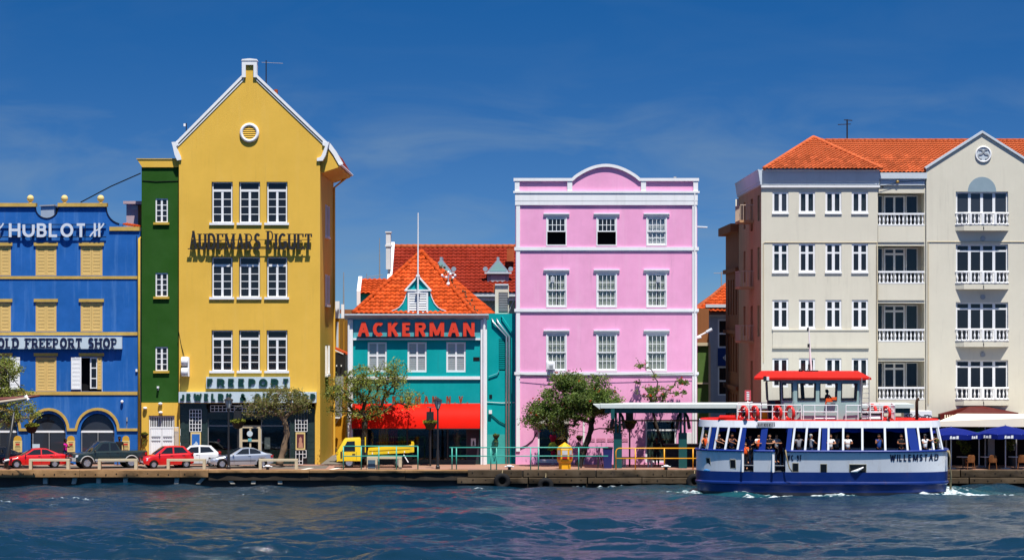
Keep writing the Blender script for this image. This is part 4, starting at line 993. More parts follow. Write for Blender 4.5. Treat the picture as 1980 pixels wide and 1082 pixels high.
lv=MB().pbox(788.5,792,563,607,YDm-.1,YDm-.001).pbox(824.5,828,563,607,YDm-.1,YDm-.001).pbox(792,824.5,563,568,YDm-.1,YDm-.001).pbox(792,824.5,605,607,YDm-.1,YDm-.001).pbox(807,809.5,568,605,YDm-.1,YDm-.001).build('louvred_window',M_white,dorm)
ppiece('backing',M_grey,lv,792,824.5,568,605,YDm-.012,YDm-.002)
for i in range(8):
    zc=Z(602.5-i*4.6); mb=MB(); mb.extr([(X(792.2),YDm-.09,zc-.05),(X(792.2),YDm-.075,zc-.055),(X(792.2),YDm-.02,zc+.05),(X(792.2),YDm-.035,zc+.055)],(X(824.3)-X(792.2),0,0)); mb.build('slat',M_white,lv)
for px in list(range(758,786,5))+list(range(831,860,5)): ppiece('vent_hole',M_dark,dorm,px,px+3,602,605.8,YDm-.012,YDm-.002)
fp=thing('flagpole','tall white flagpole rising from the dormer of the teal building','flagpole',(X(808.5),YDm-.2,Z(607)))
MB().tube([(X(808.5),YDm-.25,Z(607)),(X(808.7),YDm-.25,Z(500)),(X(808.9),YDm-.25,Z(412))],[.055,.045,.03],8).build('pole',M_white,fp); MB().pbox(805,812,531,535,YDm-.3,YDm+.1).build('clamp',M_frame,fp); MB().pbox(804,813,565.5,567.5,YDm-.3,YDm-.1).build('clamp',M_frame,fp)
lc=thing('light_cluster','cluster of white lamps on the right hip of the orange roof','lamps',P(867,548,1.9))
c=P(867,542,1.9); mb=MB().tube([P(867,556,1.9),P(867,530,1.9)],.04,6).tube([P(854,535,1.9),P(882,535,1.9)],.03,6); mb.build('stand',M_steel,lc)
for px,py in ((855,532),(863,536),(871,530),(880,532),(867,526),(876,537),(867,549)): MB().sphere(P(px,py,1.85),.075 if py<545 else .12,8,6).build('lamp',M_frame,lc,smooth=True)
# left rear wing with its own little roof
lw=MB().box(KX(697,9.6),KX(760,9.6),9.6,14,G,KZ(567,9.6)).build('rear_wing',M_teal,tb)
a=Vector((KX(696,9.5),9.4,KZ(568,9.4))); b=Vector((KX(765,9.5),9.4,KZ(568,9.4))); c=Vector((b.x,11.4,KZ(541,11.4))); d=Vector((a.x,11.4,KZ(541,11.4)))
mb=MB(); mb.quad(a,b,c,d); mb.quad(d,c,Vector((c.x,13.5,a.z)),Vector((d.x,13.5,a.z))); rw=mb.build('rear_roof',M_ridge,tb); tiled(rw,[a+up,b+up,c+up,d+up],.3,.38,M_tile,200)
mb=MB(); x0=KX(690,9.4); xw=KX(697,9.4); mb.extr([(x0,9.3,KZ(590,9.3)),(x0,9.3,KZ(562,9.3)),(x0,11.4,KZ(534,11.4)),(x0,13.6,KZ(562,9.3)),(x0,13.6,KZ(590,9.3))],(xw-x0,0,0)); mb.box(x0+.02,xw-.02,9.4,13.5,G,KZ(590,9.3)); mb.build('parapet',M_white,tb)
# right annex
an=thing('teal_annex','plain teal annex wall with silver drainpipes between the shop and the pink building','building',(X(966),3,G))
m=MB(); YA=.7; holed_wall(m,KX(938,YA),KX(997,YA),G,KZ(606,YA),[(KX(964.5,YA),KX(977,YA),KZ(716,YA),KZ(655,YA))],YA,.12); shell(m,KX(938,YA),KX(997,YA),G,KZ(606,YA),YA,7.5); m.build('wall',M_teal,an)
ppiece('louvre_backing',M_dark,an,964.3,977.4,655,716,YA+.13,YA+.15)
for i in range(16): ppiece('louvre_slat',M_teal,an,964.7,977,656+i*3.7,658+i*3.7,YA+.02,YA+.10)
for dx,r_,mt in ((0,.055,M_steel),(5.2,.055,M_steel),(10,.035,M_teal)):
    MB().tube([(X(979+dx),YA-.1,G),(X(979+dx),YA-.1,Z(650 if dx<9 else 640)),(X(953+dx*1.8),YA-.12,Z(622 if dx<9 else 612)),(X(950+dx*1.8),YA+.1,Z(614))],r_,8).build('drainpipe',mt,an,smooth=True)
MB().tube([(X(945),YA-.08,Z(728)),(X(962),YA-.08,Z(722)),(X(965),YA-.08,Z(716))],.03,6).build('cable',M_teal_lt,an)
MB().pbox(945,951,793,800,YA-.2,YA-.001).build('wall_box',M_frame,an)
MB().pbox(946,951.5,763,766,YA-.03,YA-.001).pbox(946,951.5,767,770,YA-.03,YA-.001).build('vent',M_dark,an)
MB().tube([(X(951),YA-.05,Z(803)),(X(965),YA-.05,Z(815)),(X(979),YA-.05,Z(822))],.025,6).build('cable',M_wire,an)
MB().tube([(X(940),YA-.05,Z(777)),(X(970),YA-.05,Z(779)),(X(995),YA-.05,Z(778))],.016,6).build('cable',M_frame,an)
ppiece('patched_paint',mk('pale_teal_patch',srgb(70,175,168,.8),.8,var=.3),an,941.5,979,840,897,YA-.008,YA-.001)
MB().pbox(915,927.5,690,697,YT-.02,YT-.001).build('dark_vent',M_dark,tb)
acu=thing('air_conditioner','large white air conditioner with black grille on the annex roof','air conditioner',(X(970),YA+.8,Z(607)))
MB().pbox(957,984,551,607,YA+.6,YA+1.4).build('casing',M_cream,acu); MB().pbox(953.5,957,549,565,YA+.7,YA+1.3).build('duct',M_ridge,acu); MB().pbox(957,983,548,551,YA+.5,YA+1.4).build('lid',M_cornice,acu)
for i in range(11): ppiece('grille_slat',M_grey,acu,964.5,981.5,566+i*3.3,568+i*3.3,YA+.56,YA+.6)
ppiece('grille_backing',M_dark,acu,964,982,564.5,603,YA+.58,YA+.598)
MB().tube([(X(982),YA+.3,Z(606)),(X(996),YA+.3,Z(575))],.03,6).build('bracket',M_grey,acu)
# ------------------------------------------------------------------ pink building
pk=thing('pink_building','four storey pink house with white trim and a curved parapet','building',(X(1172),6,G))
pc=[(1056,1096),(1153,1193),(1249.5,1289.5)]
pr=[(420,475),(528.5,594),(645.5,717)]
m=MB(); hs=[hole(a,b,r0,r1) for a,b in pc for r0,r1 in pr]+[hole(1040,1100,818,890),hole(1248,1308,811,893)]
holed_wall(m,X(997),X(1348),G,Z(373),hs,0,.14)
arcp=[(1106+131*i/20, 349-27.5*math.sin(math.pi*i/20)**.85) for i in range(21)]
m.ppoly([(997,373),(1348,373),(1348,349),(1237,349)]+arcp[::-1]+[(997,349)],.02,.37)
shell(m,X(997),X(1348),G,Z(373),0,11); m.build('wall',M_pink,pk)
g=MB(); ribbon(g,[(X(993),Z(347.3)),(X(1106.5),Z(347.3))]+[(X(a),Z(b-1.7)) for a,b in arcp[1:-1]]+[(X(1237),Z(347.3)),(X(1351.5),Z(347.3))],.17,-.12,.45); g.build('coping',M_white,pk)
for a,b in ((995.5,1004.5),(1097,1106.5),(1239.5,1249),(1340.5,1349.5)): ppiece('parapet_post',M_white,pk,a,b,349.6,369.4,-.08,.02)
ppiece('cornice',M_white,pk,992.5,1352.5,369.4,373.2,-.15,.05); ppiece('frieze',M_white,pk,996,1349,373.3,388.4,-.10,.04); ppiece('architrave',M_white,pk,996,1348.5,389.4,396.5,-.10,.03); ppiece('frieze_joint',M_cornice,pk,996.5,1348,388.4,389.4,-.06,.03)
for a,b in ((477.5,483.8),(596.5,602.3),(718.6,724)):
    ppiece('string_course',M_white,pk,994.5,1351,a,b,-.09,.02); ppiece('string_moulding',M_white,pk,996,1349.5,b+.05,b+2.2,-.05,.01)
for a,b in ((998,1005.5),(1338.5,1347)):
    for r0,r1 in ((396.6,477.4),(486.5,596.4),(605,718.5),(726.7,872 if a<1100 else 895)): ppiece('corner_pilaster',M_white,pk,a,b,r0,r1,-.075,.01)
MB().tube([(X(1343),-.12,Z(372)),(X(1343),-.12,Z(500)),(X(1343.5),-.12,G)],.035,6).build('downpipe',M_white,pk)
for ci,(a,b) in enumerate(pc):
    for ri,(r0,r1) in enumerate(pr):
        dark=(ri==0 and ci<2); mid=(r0+r1)/2-1
        w=MB().pbox(a,a+2.2,r0,r1,-.03,.12).pbox(b-2.2,b,r0,r1,-.03,.12).pbox(a+2.2,b-2.2,r0,r0+1.5,-.03,.12).pbox(a+2.2,b-2.2,r1-2.2,r1,-.03,.12).build('window',M_frame,pk)
        gl=M_pane if dark else M_glass
        ix0,ix1=a+2.3,b-2.3
        for (t0,t1,yy) in ((r0+1.5,mid+1.6,.0),(mid+.2,r1-2.3,.05)):
            if dark and yy>0: continue
            window(w,X(ix0),X(ix1),Z(t1),Z(t0),yy,[.25,.5,.75],[.5],fw=.065,mw=.034,pane=gl,name='sash',depth=.045)
        l=MB(); l.extr([(X(a-5),-.13,Z(r0-8)),(X(a-5),-.13,Z(r0-6)),(X(a-5),-.09,Z(r0-5)),(X(a-5),-.045,Z(r0-1)),(X(a-5),-.0,Z(r0-.4)),(X(a-5),.0,Z(r0-8))],(X(b+5)-X(a-5),0,0)); l.build('lintel',M_white,w)
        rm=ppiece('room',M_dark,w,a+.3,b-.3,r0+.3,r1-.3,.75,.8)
        if not dark:
            cu=MB(); n=24; top_=r0+1; bot=r1-2 if (ci+ri)%2 or ri==2 else r1-2; gap=(0.42,0.58) if (ri==1 and ci!=1) else None
            for i in range(n):
                f0=i/n
                if gap and gap[0]<f0<gap[1]: continue
                xa=X(ix0)+(X(ix1)-X(ix0))*f0; xb=X(ix0)+(X(ix1)-X(ix0))*(i+1)/n
                cu.quad((xa,.125+.02*math.sin(i*1.7),Z(bot)),(xb,.125+.02*math.sin((i+1)*1.7),Z(bot)),(xb,.125+.02*math.sin((i+1)*1.7),Z(top_)),(xa,.125+.02*math.sin(i*1.7),Z(top_)))
            cu.build('curtain',M_curtain if ri!=0 else M_blind,w,fix=False,smooth=True)
for px,py in ((1065,535),(1269,535)):
    o=MB().pbox(px,px+7,py,py+10,-.02,-.004).build('vent_panel',M_frame,pk)
    for j in range(3): ppiece('vent_slat',M_grey,o,px+.6,px+6.4,py+1.5+j*3,py+2.6+j*3,-.03,-.021)
ac=thing('window_air_conditioner','small white air conditioner in the bottom left window of the pink house','air conditioner',(X(1064),-.3,Z(714)))
MB().pbox(1056.5,1073.5,699,714,-.08,.02).build('panel',M_frame,ac); MB().pbox(1060,1071,702,713,-.32,-.08).build('casing',M_frame,ac); MB().pbox(1062,1069,705,711,-.335,-.321).build('grille',M_grey,ac)
# ground floor of the pink house
w=window(pk,X(1040),X(1100),Z(890),Z(818),.04,[],[],fw=.09,pane=M_glass2,name='shop_window'); MB().pbox(1040,1100,818,890,.9,.95).build('shop_interior',mk('dark_green_interior',(.012,.03,.02),.9,var=.4),w)
MB().pbox(1036,1101,803,818,-.35,-.001).build('rolled_awning_box',mk('grey_canvas',(.42,.42,.38),.9,var=.3),pk); ppiece('sill',M_white,w,1037,1102,890,894,-.12,.05)
w=window(pk,X(1248),X(1308),Z(893),Z(811),.04,[],[.78],fw=.10,mw=.09,pane=M_glass2,name='shop_window'); 
cu=MB()
for i in range(40):
    xa=X(1249+58*i/40); xb=X(1249+58*(i+1)/40); cu.quad((xa,.35+.05*math.sin(i*1.3),Z(892)),(xb,.35+.05*math.sin((i+1)*1.3),Z(892)),(xb,.35+.05*math.sin((i+1)*1.3),Z(828)),(xa,.35+.05*math.sin(i*1.3),Z(828)))
cu.build('curtain',mk('green_grey_curtain',(.12,.17,.15),.9,var=.3),w,fix=False,smooth=True); MB().pbox(1248,1308,811,893,.9,.95).build('room',M_dark,w)
ppiece('thin_pilaster',M_white,pk,1127,1130.5,812,897,-.06,.01)
M_rv=mk('reddish_vent',srgb(190,90,110,.6),.8)
for a,b in ((1133,1150),(1153,1171),(1174,1192),(1196,1214)):
    o=ppiece('vent_grille_backing',M_rv,pk,a,b,847,853.5,-.012,-.002); mb=MB(); n=7
    for i in range(n):
        xa=a+(b-a)*i/n; d=(b-a)/n
        for s0,s1,yy in ((0,1,-.022),(1,0,-.028)): ribbon(mb,[(X(xa+s0*d),Z(847.5)),(X(xa+s1*d),Z(853))],.022,yy-.004,yy)
    mb.build('vent_grille',M_pink,pk)
ppiece('wall_panel',M_white,pk,1328,1337.5,836,862,-.03,-.001)
for px in (1131,1152,1172,1194): ppiece('panel_joint',M_rv,pk,px-.2,px+.2,855,896,-.004,-.001)
MB().tube([(X(1004),-.04,Z(866)),(X(1018),-.04,Z(860)),(X(1030),-.04,Z(850)),(X(1038),-.04,Z(835))],.025,6).build('cable',M_wire,pk)
MB().tube([(X(1005),-.2,Z(723.5)),(X(1060),-.22,Z(727)),(X(1150),-.2,Z(725.5)),(X(1340),-.2,Z(721))],.014,6).build('cable',M_wire,pk)
MB().tube([(X(1348),1.0,Z(437.5)),(X(1370),1.0,Z(438.5))],.05,6).build('spout',M_cornice,pk)
MB().pbox(1303,1308,341.5,344,.1,.3).build('roof_lamp',M_grey,pk)

# ------------------------------------------------------------------ cream apartment building
cr=thing('cream_apartment_building','large cream apartment block with orange tiled roof, balustraded balconies and a gable','building',(X(1720),8,G))
M_curtain_dk=mk('grey_curtain',(.10,.10,.11),.9,var=.4,scale=4)
wxs=[(1493.5,1524.5),(1545,1576),(1596,1627),(1647,1678.5)]
wrs=[(371,411.5),(470.5,526),(579.5,634.5),(692,748)]
bay=[(373,436),(475,548),(586,660),(698,772)]      # loggias
gwn=[(370.5,435),(472,548),(584,659),(695.5,772)]    # gable bay windows
m=MB(); hs=[hole(a,b,r0,r1) for a,b in wxs for r0,r1 in wrs]
holed_wall(m,X(1472),X(1697),G,Z(330),hs,0,.14)
hs=[hole(1698,1788,a,b) for a,b in bay]
holed_wall(m,X(1697),X(1791),G,Z(345),hs,0.12,.10)
hs=[hole(1848,1949,a,b) for a,b in gwn]
holed_wall(m,X(1791),X(2060),G,Z(323),hs,-0.05,.25)
m.ppoly([(1791,323.01),(2007,323.01),(1899,255)],-.05,.30)
m.quad((X(1791),-.05,G),(X(1791),.3,G),(X(1791),.3,Z(323)),(X(1791),-.05,Z(323)))
m.quad((X(1697),0,G),(X(1697),.2,G),(X(1697),.2,Z(330)),(X(1697),0,Z(330)))
m.quad((X(2060),0,G),(X(2060),16,G),(X(2060),16,Z(330)),(X(2060),0,Z(330)))
m.build('wall',M_cream,cr)
ms=MB(); sdh=[(1.2,2.6,Z(b),Z(a)) for a,b in ((375,425),(476,540),(590,650))]+[(6.0,7.6,Z(b),Z(a)) for a,b in ((375,440),(476,552),(590,664),(700,790))]+[(11.5,13,Z(b),Z(a)) for a,b in ((375,430),(476,540),(590,650))]
holed_wall(ms,0,17,G,Z(330),sdh,0,.2); mm=MB(); mm.f=list(ms.f); mm.v=[(X(1472)+y,x,z) for x,y,z in ms.v]; mm.quad((X(1472),17,G),(X(1697),17,G),(X(1697),17,Z(330)),(X(1472),17,Z(330)))
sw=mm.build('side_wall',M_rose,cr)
for a,b,c,d in sdh: 
    o=piece('side_pane',M_pane,sw,X(1472)+.17,X(1472)+.19,a,b,c,d)
for a,b in ((376,420),(478,552),(592,660)):   # little side balconies
    z0=Z(b); bal=MB().box(X(1472)-.85,X(1472),5.2,8.6,z0-.12,z0+.02).build('side_balcony',M_rose,cr)
    z1=z0+.95
    fr=MB().box(X(1472)-.86,X(1472)-.82,5.2,8.6,z1-.05,z1).box(X(1472)-.86,X(1472),5.2,5.24,z1-.05,z1)
    for i in range(14): fr.box(X(1472)-.855,X(1472)-.83,5.22+i*.255,5.25+i*.255,z0+.02,z1-.05)
    for i in range(5): fr.box(X(1472)-.8+i*.17,X(1472)-.775+i*.17,5.205,5.23,z0+.02,z1-.05)
    fr.build('railing',mk('pale_balcony_paint',srgb(210,190,170,.75),.6),bal)
# coved cornice, front and side
prof=[(0.0,330),(-.24,328),(-.24,330),(-.21,331.5),(-.165,342),(-.125,351.5),(-.10,352.5),(-.10,357),(0,358.5)]
c=MB(); c.extr([(X(1472)-.0,y,Z(b)) for y,b in prof],(X(1700)-X(1472),0,0))
c.extr([(X(1472)+y,-.5,Z(b)) for y,b in prof],(0,17.6,0)); c.build('cornice',M_cornice,cr)
ppiece('cornice_band',M_white,cr,1471,1701,358.6,362.5,-.12,.01)
for a,b in wxs:
    for ri,(r0,r1) in enumerate(wrs):
        w=window(cr,X(a),X(b),Z(r1),Z(r0),.04,[.5],[] if ri==0 else ([.70] if ri<3 else [.32]),fw=.11,mw=.17,heavy_h=(.70,),hw=.10,pane=(M_glass2 if (int(a)+ri*7)%3==0 else (M_pane2 if ri<1 else M_pane)),back=M_curtain_dk if (int(a)+ri*7)%3==0 else None)
        if ri<3: ppiece('sill',M_white,w,a-.8,b+.8,r1-.2,r1+2.6,-.07,.05)
MB().tube([(X(1476),-.02,Z(700)),(X(1476),-.02,Z(470)),(X(1480),-.02,Z(468.6)),(X(1697),-.02,Z(468.6))],.025,6).build('conduit',M_concrete,cr)
MB().tube([(X(1793),-.07,Z(467.5)),(X(2000),-.07,Z(467.5))],.025,6).build('conduit',M_concrete,cr)
for px in (1695.5,1794.5): MB().tube([(X(px),-.09,Z(780)),(X(px),-.09,Z(470))],.03,6).build('conduit',M_concrete,cr)
ppiece('panel_ledge',M_cream,cr,1493.5,1680,636.5,639,-.08,-.001); ppiece('spandrel_panel',M_cream,cr,1494,1680,639.2,670,-.045,-.001); ppiece('panel_ledge',M_cream,cr,1493.5,1680,670.2,673,-.09,-.001)
# balusters
bprof=[(.055,0),(.055,.05),(.03,.07),(.028,.12),(.06,.24),(.062,.30),(.035,.42),(.026,.50),(.03,.54),(.05,.56),(.05,.60)]
_bal={}
def baluster(h):
    k=round(h,2)
    if k not in _bal: _bal[k]=MB().lathe([(r,z*h/.60) for r,z in bprof],(0,0,0),8).mesh('baluster',M_white,smooth=True)
    return _bal[k]
M_balus=M_white
for bi,(a,b) in enumerate(bay):
    br=b-24.5
    lg=MB(); x0,x1,z0,z1=X(1698),X(1788),Z(b),Z(a); d=1.6; y0=.22
    lg.quad((x0,y0,z0),(x0,d,z0),(x0,d,z1),(x0,y0,z1)); lg.quad((x1,y0,z0),(x1,y0,z1),(x1,d,z1),(x1,d,z0)); lg.quad((x0,y0,z1),(x1,y0,z1),(x1,d,z1),(x0,d,z1)); lg.quad((x0,y0,z0),(x0,d,z0),(x1,d,z0),(x1,y0,z0)); lg.quad((x0,d,z0),(x1,d,z0),(x1,d,z1),(x0,d,z1))
    lo=lg.build('loggia',M_cream,cr)
    ppiece('spandrel',M_cream,lo,1698,1788,b+.1,b+32,.06,.119)
    rl=ppiece('handrail',M_white,lo,1698,1788,br,br+3.6,.04,.20)
    ppiece('bottom_rail',M_white,lo,1698,1788,b-2.2,b,.05,.19)
    h=Z(br+3.6)-Z(b-2.2)
    for i in range(12): put('baluster',baluster(h),lo,(X(1701.5+i*7.55),.12,Z(b-2.2)))
    dz0=Z(b)+.03; tz=Z(a+3)
    window(lo,X(1699),X(1713),dz0,tz,1.45,[],[],fw=.05,name='window',pane=M_pane); window(lo,X(1714.5),X(1756.5),dz0,tz,1.43,[.5],[.86] if bi else [],fw=.10,mw=.12,name='balcony_door',pane=M_pane); window(lo,X(1758),X(1781),dz0,tz,1.45,[],[],fw=.05,name='window',pane=M_pane)
MB().pbox(1702,1788,345,358,.02,.11).build('loggia_fascia',M_cornice,cr); MB().pbox(1697,1792,334,345.5,-.12,.2).build('eave_fascia',M_cornice,cr)
MB().tube([(X(1702),-.02,Z(361)),(X(1740),.0,Z(352)),(X(1787),.0,Z(349))],.012,5).build('cable',M_wire,cr); MB().sphere((X(1735.5),.0,Z(351)),.10,10,8).build('lamp',mk('brass_lamp',srgb(190,150,60,.7),.4),cr); MB().sphere((X(1706),-.1,Z(361)),.07,8,6).build('lamp',M_black,cr)
for bi,(a,b) in enumerate(gwn):
    rail_t=b-24; slab_b=b+11
    w=window(cr,X(1848),X(1949),Z(b),Z(a),.08,[.25,.5,.75],[.86] if bi else [],fw=.10,mw=.16,hw=.1,pane=M_pane2 if bi<1 else M_pane,name='balcony_window',heavy_h=(.86,))
    # shallow trapezoid balcony
    sl=MB(); zb,zt=Z(slab_b),Z(b)
    pl=[(X(1847),-.05),(X(1862),-.42),(X(1936),-.42),(X(1950),-.05)]
    sl.extr([(x,y,zb) for x,y in pl],(0,0,zt-zb)); s_=sl.build('balcony_slab',M_cream,cr)
    hr=MB(); q=[(X(1847.5),-.05),(X(1862),-.40),(X(1936),-.40),(X(1949.5),-.05)]
    hr.tube([(x,y,Z(rail_t+1.6)) for x,y in q],.06,6).tube([(x,y,Z(b-1.2)) for x,y in q],.05,6); hr.build('handrail',M_white,s_)
    n=0
    for i in range(13):
        px=1850.5+i*8.0; 
        y=-.05-.35*(px-1847.5)/14.5 if px<1862 else (-.40 if px<1936 else -.40+.35*(px-1936)/13.5)
        if i in (3,6,9): piece('rail_post',M_white,s_,X(px)-.07,X(px)+.07,y-.06,y+.06,Z(b-1),Z(rail_t+2.5))
        else: put('baluster',baluster(h),s_,(X(px),y,Z(b-1.5)))
    MB().lathe([(.02,0),(.14,0),(.15,.03),(.08,.05)],(X(1900),-.10,Z(b+26)),14,'y').build('soffit_lamp',M_grey,cr)
    MB().tube([(X(1899.5),-.45,Z(b+3)),(X(1900),-.45,Z(b+9))],.02,5).build('drain_spout',M_black,s_)
# blind arch, medallion, gable coping
MB().ppoly([(1871,371)]+[(1926,371)]+arch_pts(1898.5,27.5,370,342),-.062,-.051).build('blind_arch',mk('blue_grey_arch_plaster',srgb(150,172,184,.75),.8,var=.15),cr)
md=MB().torus((X(1901),-.09,Z(298.5)),.43,.05,'y',32,8).build('medallion_ring',M_white,cr,smooth=True); MB().lathe([(.42,0),(.42,.03)],(X(1901),-.085,Z(298.5)),28,'y').build('medallion_disc',M_cornice,md)
g=MB()
def scurve(sg): 
    pts=arc(.5,.74,.46,.26,60,270,9)+arc(.5,.26,.46,.26,90,-120,9)
    return [(X(1901)+sg*(-.02-.30*(p[0])) , Z(298.5)-.27+p[1]*.54) for p in pts]
ribbon(g,scurve(1),.075,-.12,-.086); ribbon(g,[(2*X(1901)-x,z) for x,z in scurve(1)],.075,-.121,-.086); g.build('medallion_emblem',M_grey,md)
g=MB(); ribbon(g,[(X(1789),Z(325)),(X(1899),Z(255)),(X(2010),Z(325))],.12,-.16,.4); g.build('gable_coping',M_cornice,cr)
# roofs with separate pantiles
E0=Vector((X(1476),-.45,Z(328))); E1=Vector((X(1703),-.45,Z(328))); HA=P(1573,267,4.4); RE=P(1602,273,4.4); HB=Vector((HA.x,4.4,HA.z))
zr=KZ(273,4.4); bk=9.6
r=MB(); r.quad(E0,E1,HA); 
E2=Vector((X(1703),.02,Z(334))); E3=Vector((X(2100),.02,Z(334))); R0=Vector((KX(1596,4.4),4.4,zr)); R1=Vector((KX(2120,4.4),4.4,zr))
r.quad(E2-Vector((X(130)-X(0),0,0)),E3,R1,R0-Vector((.2,0,0))); r.quad(E0,HA,Vector((E0.x,bk,E0.z))); r.quad(R0,R1,Vector((R1.x,bk,E2.z)),Vector((R0.x,bk,E2.z)))
rr_=r.build('roof',M_ridge,cr)
k=tiled(rr_,[E0+up,E1+up,HA+up],.235,.33,M_tile2,150)
def hipclip(w):
    # right of the hip line, left of the gable coping
    t=(w.y+.45)/(HA.y+.45); hx=E1.x+(HA.x-E1.x)*t
    k_=CAM_D/(CAM_D+w.y); px=990+w.x*k_/S; py=620-(w.z-CAM_Z)*k_/S
    if 1788<px<1899 and py>325-(px-1789)*.636+2: return False
    if 1899<=px<2010 and py>255+(px-1899)*.636+2: return False
    return w.x>hx-.05 and px<2010
tiled(rr_,[E2-Vector((3.5,0,0))+up,E3+up,R1+up,R0-Vector((.2,0,0))+up],.235,.33,M_tile2,150,clip=hipclip)
rg=MB(); ridge(rg,E0+up*3,HA+up*3,.11); ridge(rg,E1+up*3,HA+up*3,.11); rg.build('hip_ridge_tiles',M_tile2,rr_,smooth=True)
rg=MB(); ridge(rg,HA.lerp(R0,.3)+up,R0+up,.1,2); ridge(rg,R0+up*3,R1+up*3,.10); rg.build('ridge_tiles',M_ridge,rr_,smooth=True)
rg=MB(); gz=Vector((X(1899),.2,Z(256))); gr=[Vector((X(1791),.3,Z(321))),Vector((X(1899),.3,Z(257))),Vector((X(1899),3.6,Z(257)))]; rg.quad(*gr); rg.quad(Vector((X(2007),.3,Z(321))),gr[1],gr[2]); rg.build('gable_roof',M_tile2,cr,fix=False)
ant=thing('roof_aerial','dark television aerial on the ridge of the cream apartment block','aerial',P(1638,272,4.4))
MB().tube([P(1638,274,4.4),P(1638,231,4.4)],.045,6).tube([P(1620,241,4.4),P(1645,240,4.4)],.025,5).tube([P(1632,232,4.4),P(1648,233,4.4)],.03,5).build('mast',M_black,ant)
MB().pbox(1661,1668,270,274,4.5,5).build('ridge_vent',M_ridge,rr_)

# ------------------------------------------------------------------ houses behind
# rose neighbour down the side street
rn=thing('rose_side_street_house','brownish rose house in shade down the street beside the cream block','building',(X(1472)+2,22,G))
x0=X(1472)-.02; zt=15.4
m=MB(); sh=[]
for zz in (2.2,5.9,9.6): 
    for yy in (18.2,20.4,22.6,24.8): sh.append((yy,yy+1.0,zz,zz+2.3))
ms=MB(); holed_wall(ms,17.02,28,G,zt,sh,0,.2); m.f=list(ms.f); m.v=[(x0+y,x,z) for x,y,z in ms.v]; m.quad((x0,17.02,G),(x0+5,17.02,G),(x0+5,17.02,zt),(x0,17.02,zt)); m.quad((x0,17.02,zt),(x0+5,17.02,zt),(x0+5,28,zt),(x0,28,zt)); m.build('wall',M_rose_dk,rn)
for a,b,c,d in sh: piece('pane',M_pane,rn,x0+.16,x0+.18,a,b,c,d)
for zz,hh,pr_ in ((zt,.5,.5),(12.6,.25,.2),(8.6,.22,.18),(5.0,.22,.18)): piece('cornice',M_rose_dk,rn,x0-pr_,x0-.001,16.9,28.1,zz-hh,zz+.02)
for yy in (16.6,17.6):
    d=MB(); d.extr([(x0-.1,yy,zt),(x0-.1,yy+.8,zt),(x0-.1,yy+.4,zt+1.6)],(1.4,0,0)); d.build('dormer',M_cream,rn)
# white and blue house closing the side street
wb=thing('white_and_blue_house','white and blue house with orange roof closing the gap between pink and cream buildings','building',P(1392,897,31))
Y2=31; m=MB(); holed_wall(m,KX(1366,Y2),KX(1460,Y2),G,KZ(590,Y2),[(KX(1388,Y2),KX(1440,Y2),KZ(672,Y2),KZ(617,Y2)),(KX(1388,Y2),KX(1440,Y2),KZ(764,Y2),KZ(708,Y2))],Y2,.2); shell(m,KX(1366,Y2),KX(1460,Y2),G,KZ(590,Y2),Y2,Y2+8); m.build('wall',mk('white_blue_tinted_plaster',srgb(178,186,205,.75),.8,var=.2,streak=.3),wb)
for a,b in ((617,672),(708,764)): window(wb,KX(1388,Y2),KX(1440,Y2),KZ(b,Y2),KZ(a,Y2),Y2+.04,[.36],[.5],fw=.1,mw=.12,pane=M_pane)
piece('blue_panel',mk('deep_blue_panel',srgb(24,58,125,.8),.6,var=.2),wb,KX(1388,Y2),KX(1440,Y2),Y2-.04,Y2-.001,KZ(707,Y2),KZ(673,Y2))
g=MB(); c=Vector((KX(1404,Y2),Y2-.06,KZ(691,Y2)))
for k_ in range(4): g.torus((c.x+.13*math.cos(k_*1.571),c.y,c.z+.13*math.sin(k_*1.571)),.07,.025,'y',10,5)
g.build('white_ornament',M_white,wb)
for p0,p1,ov in ((588,594,.4),(608,612,.15)): piece('cornice',M_cornice,wb,KX(1364,Y2),KX(1462,Y2),Y2-ov,Y2,KZ(p1,Y2),KZ(p0,Y2))
a=Vector((KX(1340,Y2-.6),Y2-.6,KZ(604,Y2-.6))); b=Vector((KX(1440,Y2-.6),Y2-.6,KZ(588,Y2-.6))); b.z=a.z; 
c=Vector((KX(1470,Y2+4),Y2+4,KZ(536,Y2+4))); d=Vector((KX(1422,Y2+4),Y2+4,KZ(536,Y2+4)))
mb=MB(); mb.quad(a,b,c,d); mb.quad(a,d,Vector((a.x,Y2+8,a.z))); o=mb.build('roof',M_ridge,wb); a2=a.copy(); a2.z=KZ(592,Y2-.6); tiled(o,[a+up*2,b+up*2,c+up*2,d+up*2],.30,.42,M_tile,200)
g=MB(); ridge(g,a+up*2,d+up*2,.13); g.build('hip_ridge_tiles',M_ridge,o,smooth=True)
gh=thing('green_alley_house','low dull green house front with pale bands beside the pink building','building',P(1360,897,24))
Y3=24; m=MB(); m.box(KX(1336,Y3),KX(1371,Y3),Y3,Y3+5,G,KZ(668,Y3)); m.build('wall',mk('dull_green_plaster',srgb(92,122,62,.7),.8,var=.3),gh); m=MB(); m.box(KX(1330,Y3),KX(1372,Y3),Y3+.6,Y3+5,KZ(668,Y3),KZ(596,Y3)); m.build('upper_wall',M_rose_dk,gh)
piece('band',M_concrete,gh,KX(1336,Y3),KX(1373,Y3),Y3-.2,Y3,KZ(668,Y3),KZ(662,Y3)); piece('band',M_concrete,gh,KX(1336,Y3),KX(1373,Y3),Y3-.12,Y3,KZ(742,Y3),KZ(739,Y3)); piece('pier',M_concrete,gh,KX(1370,Y3),KX(1374,Y3),Y3-.1,Y3,G,KZ(668,Y3))
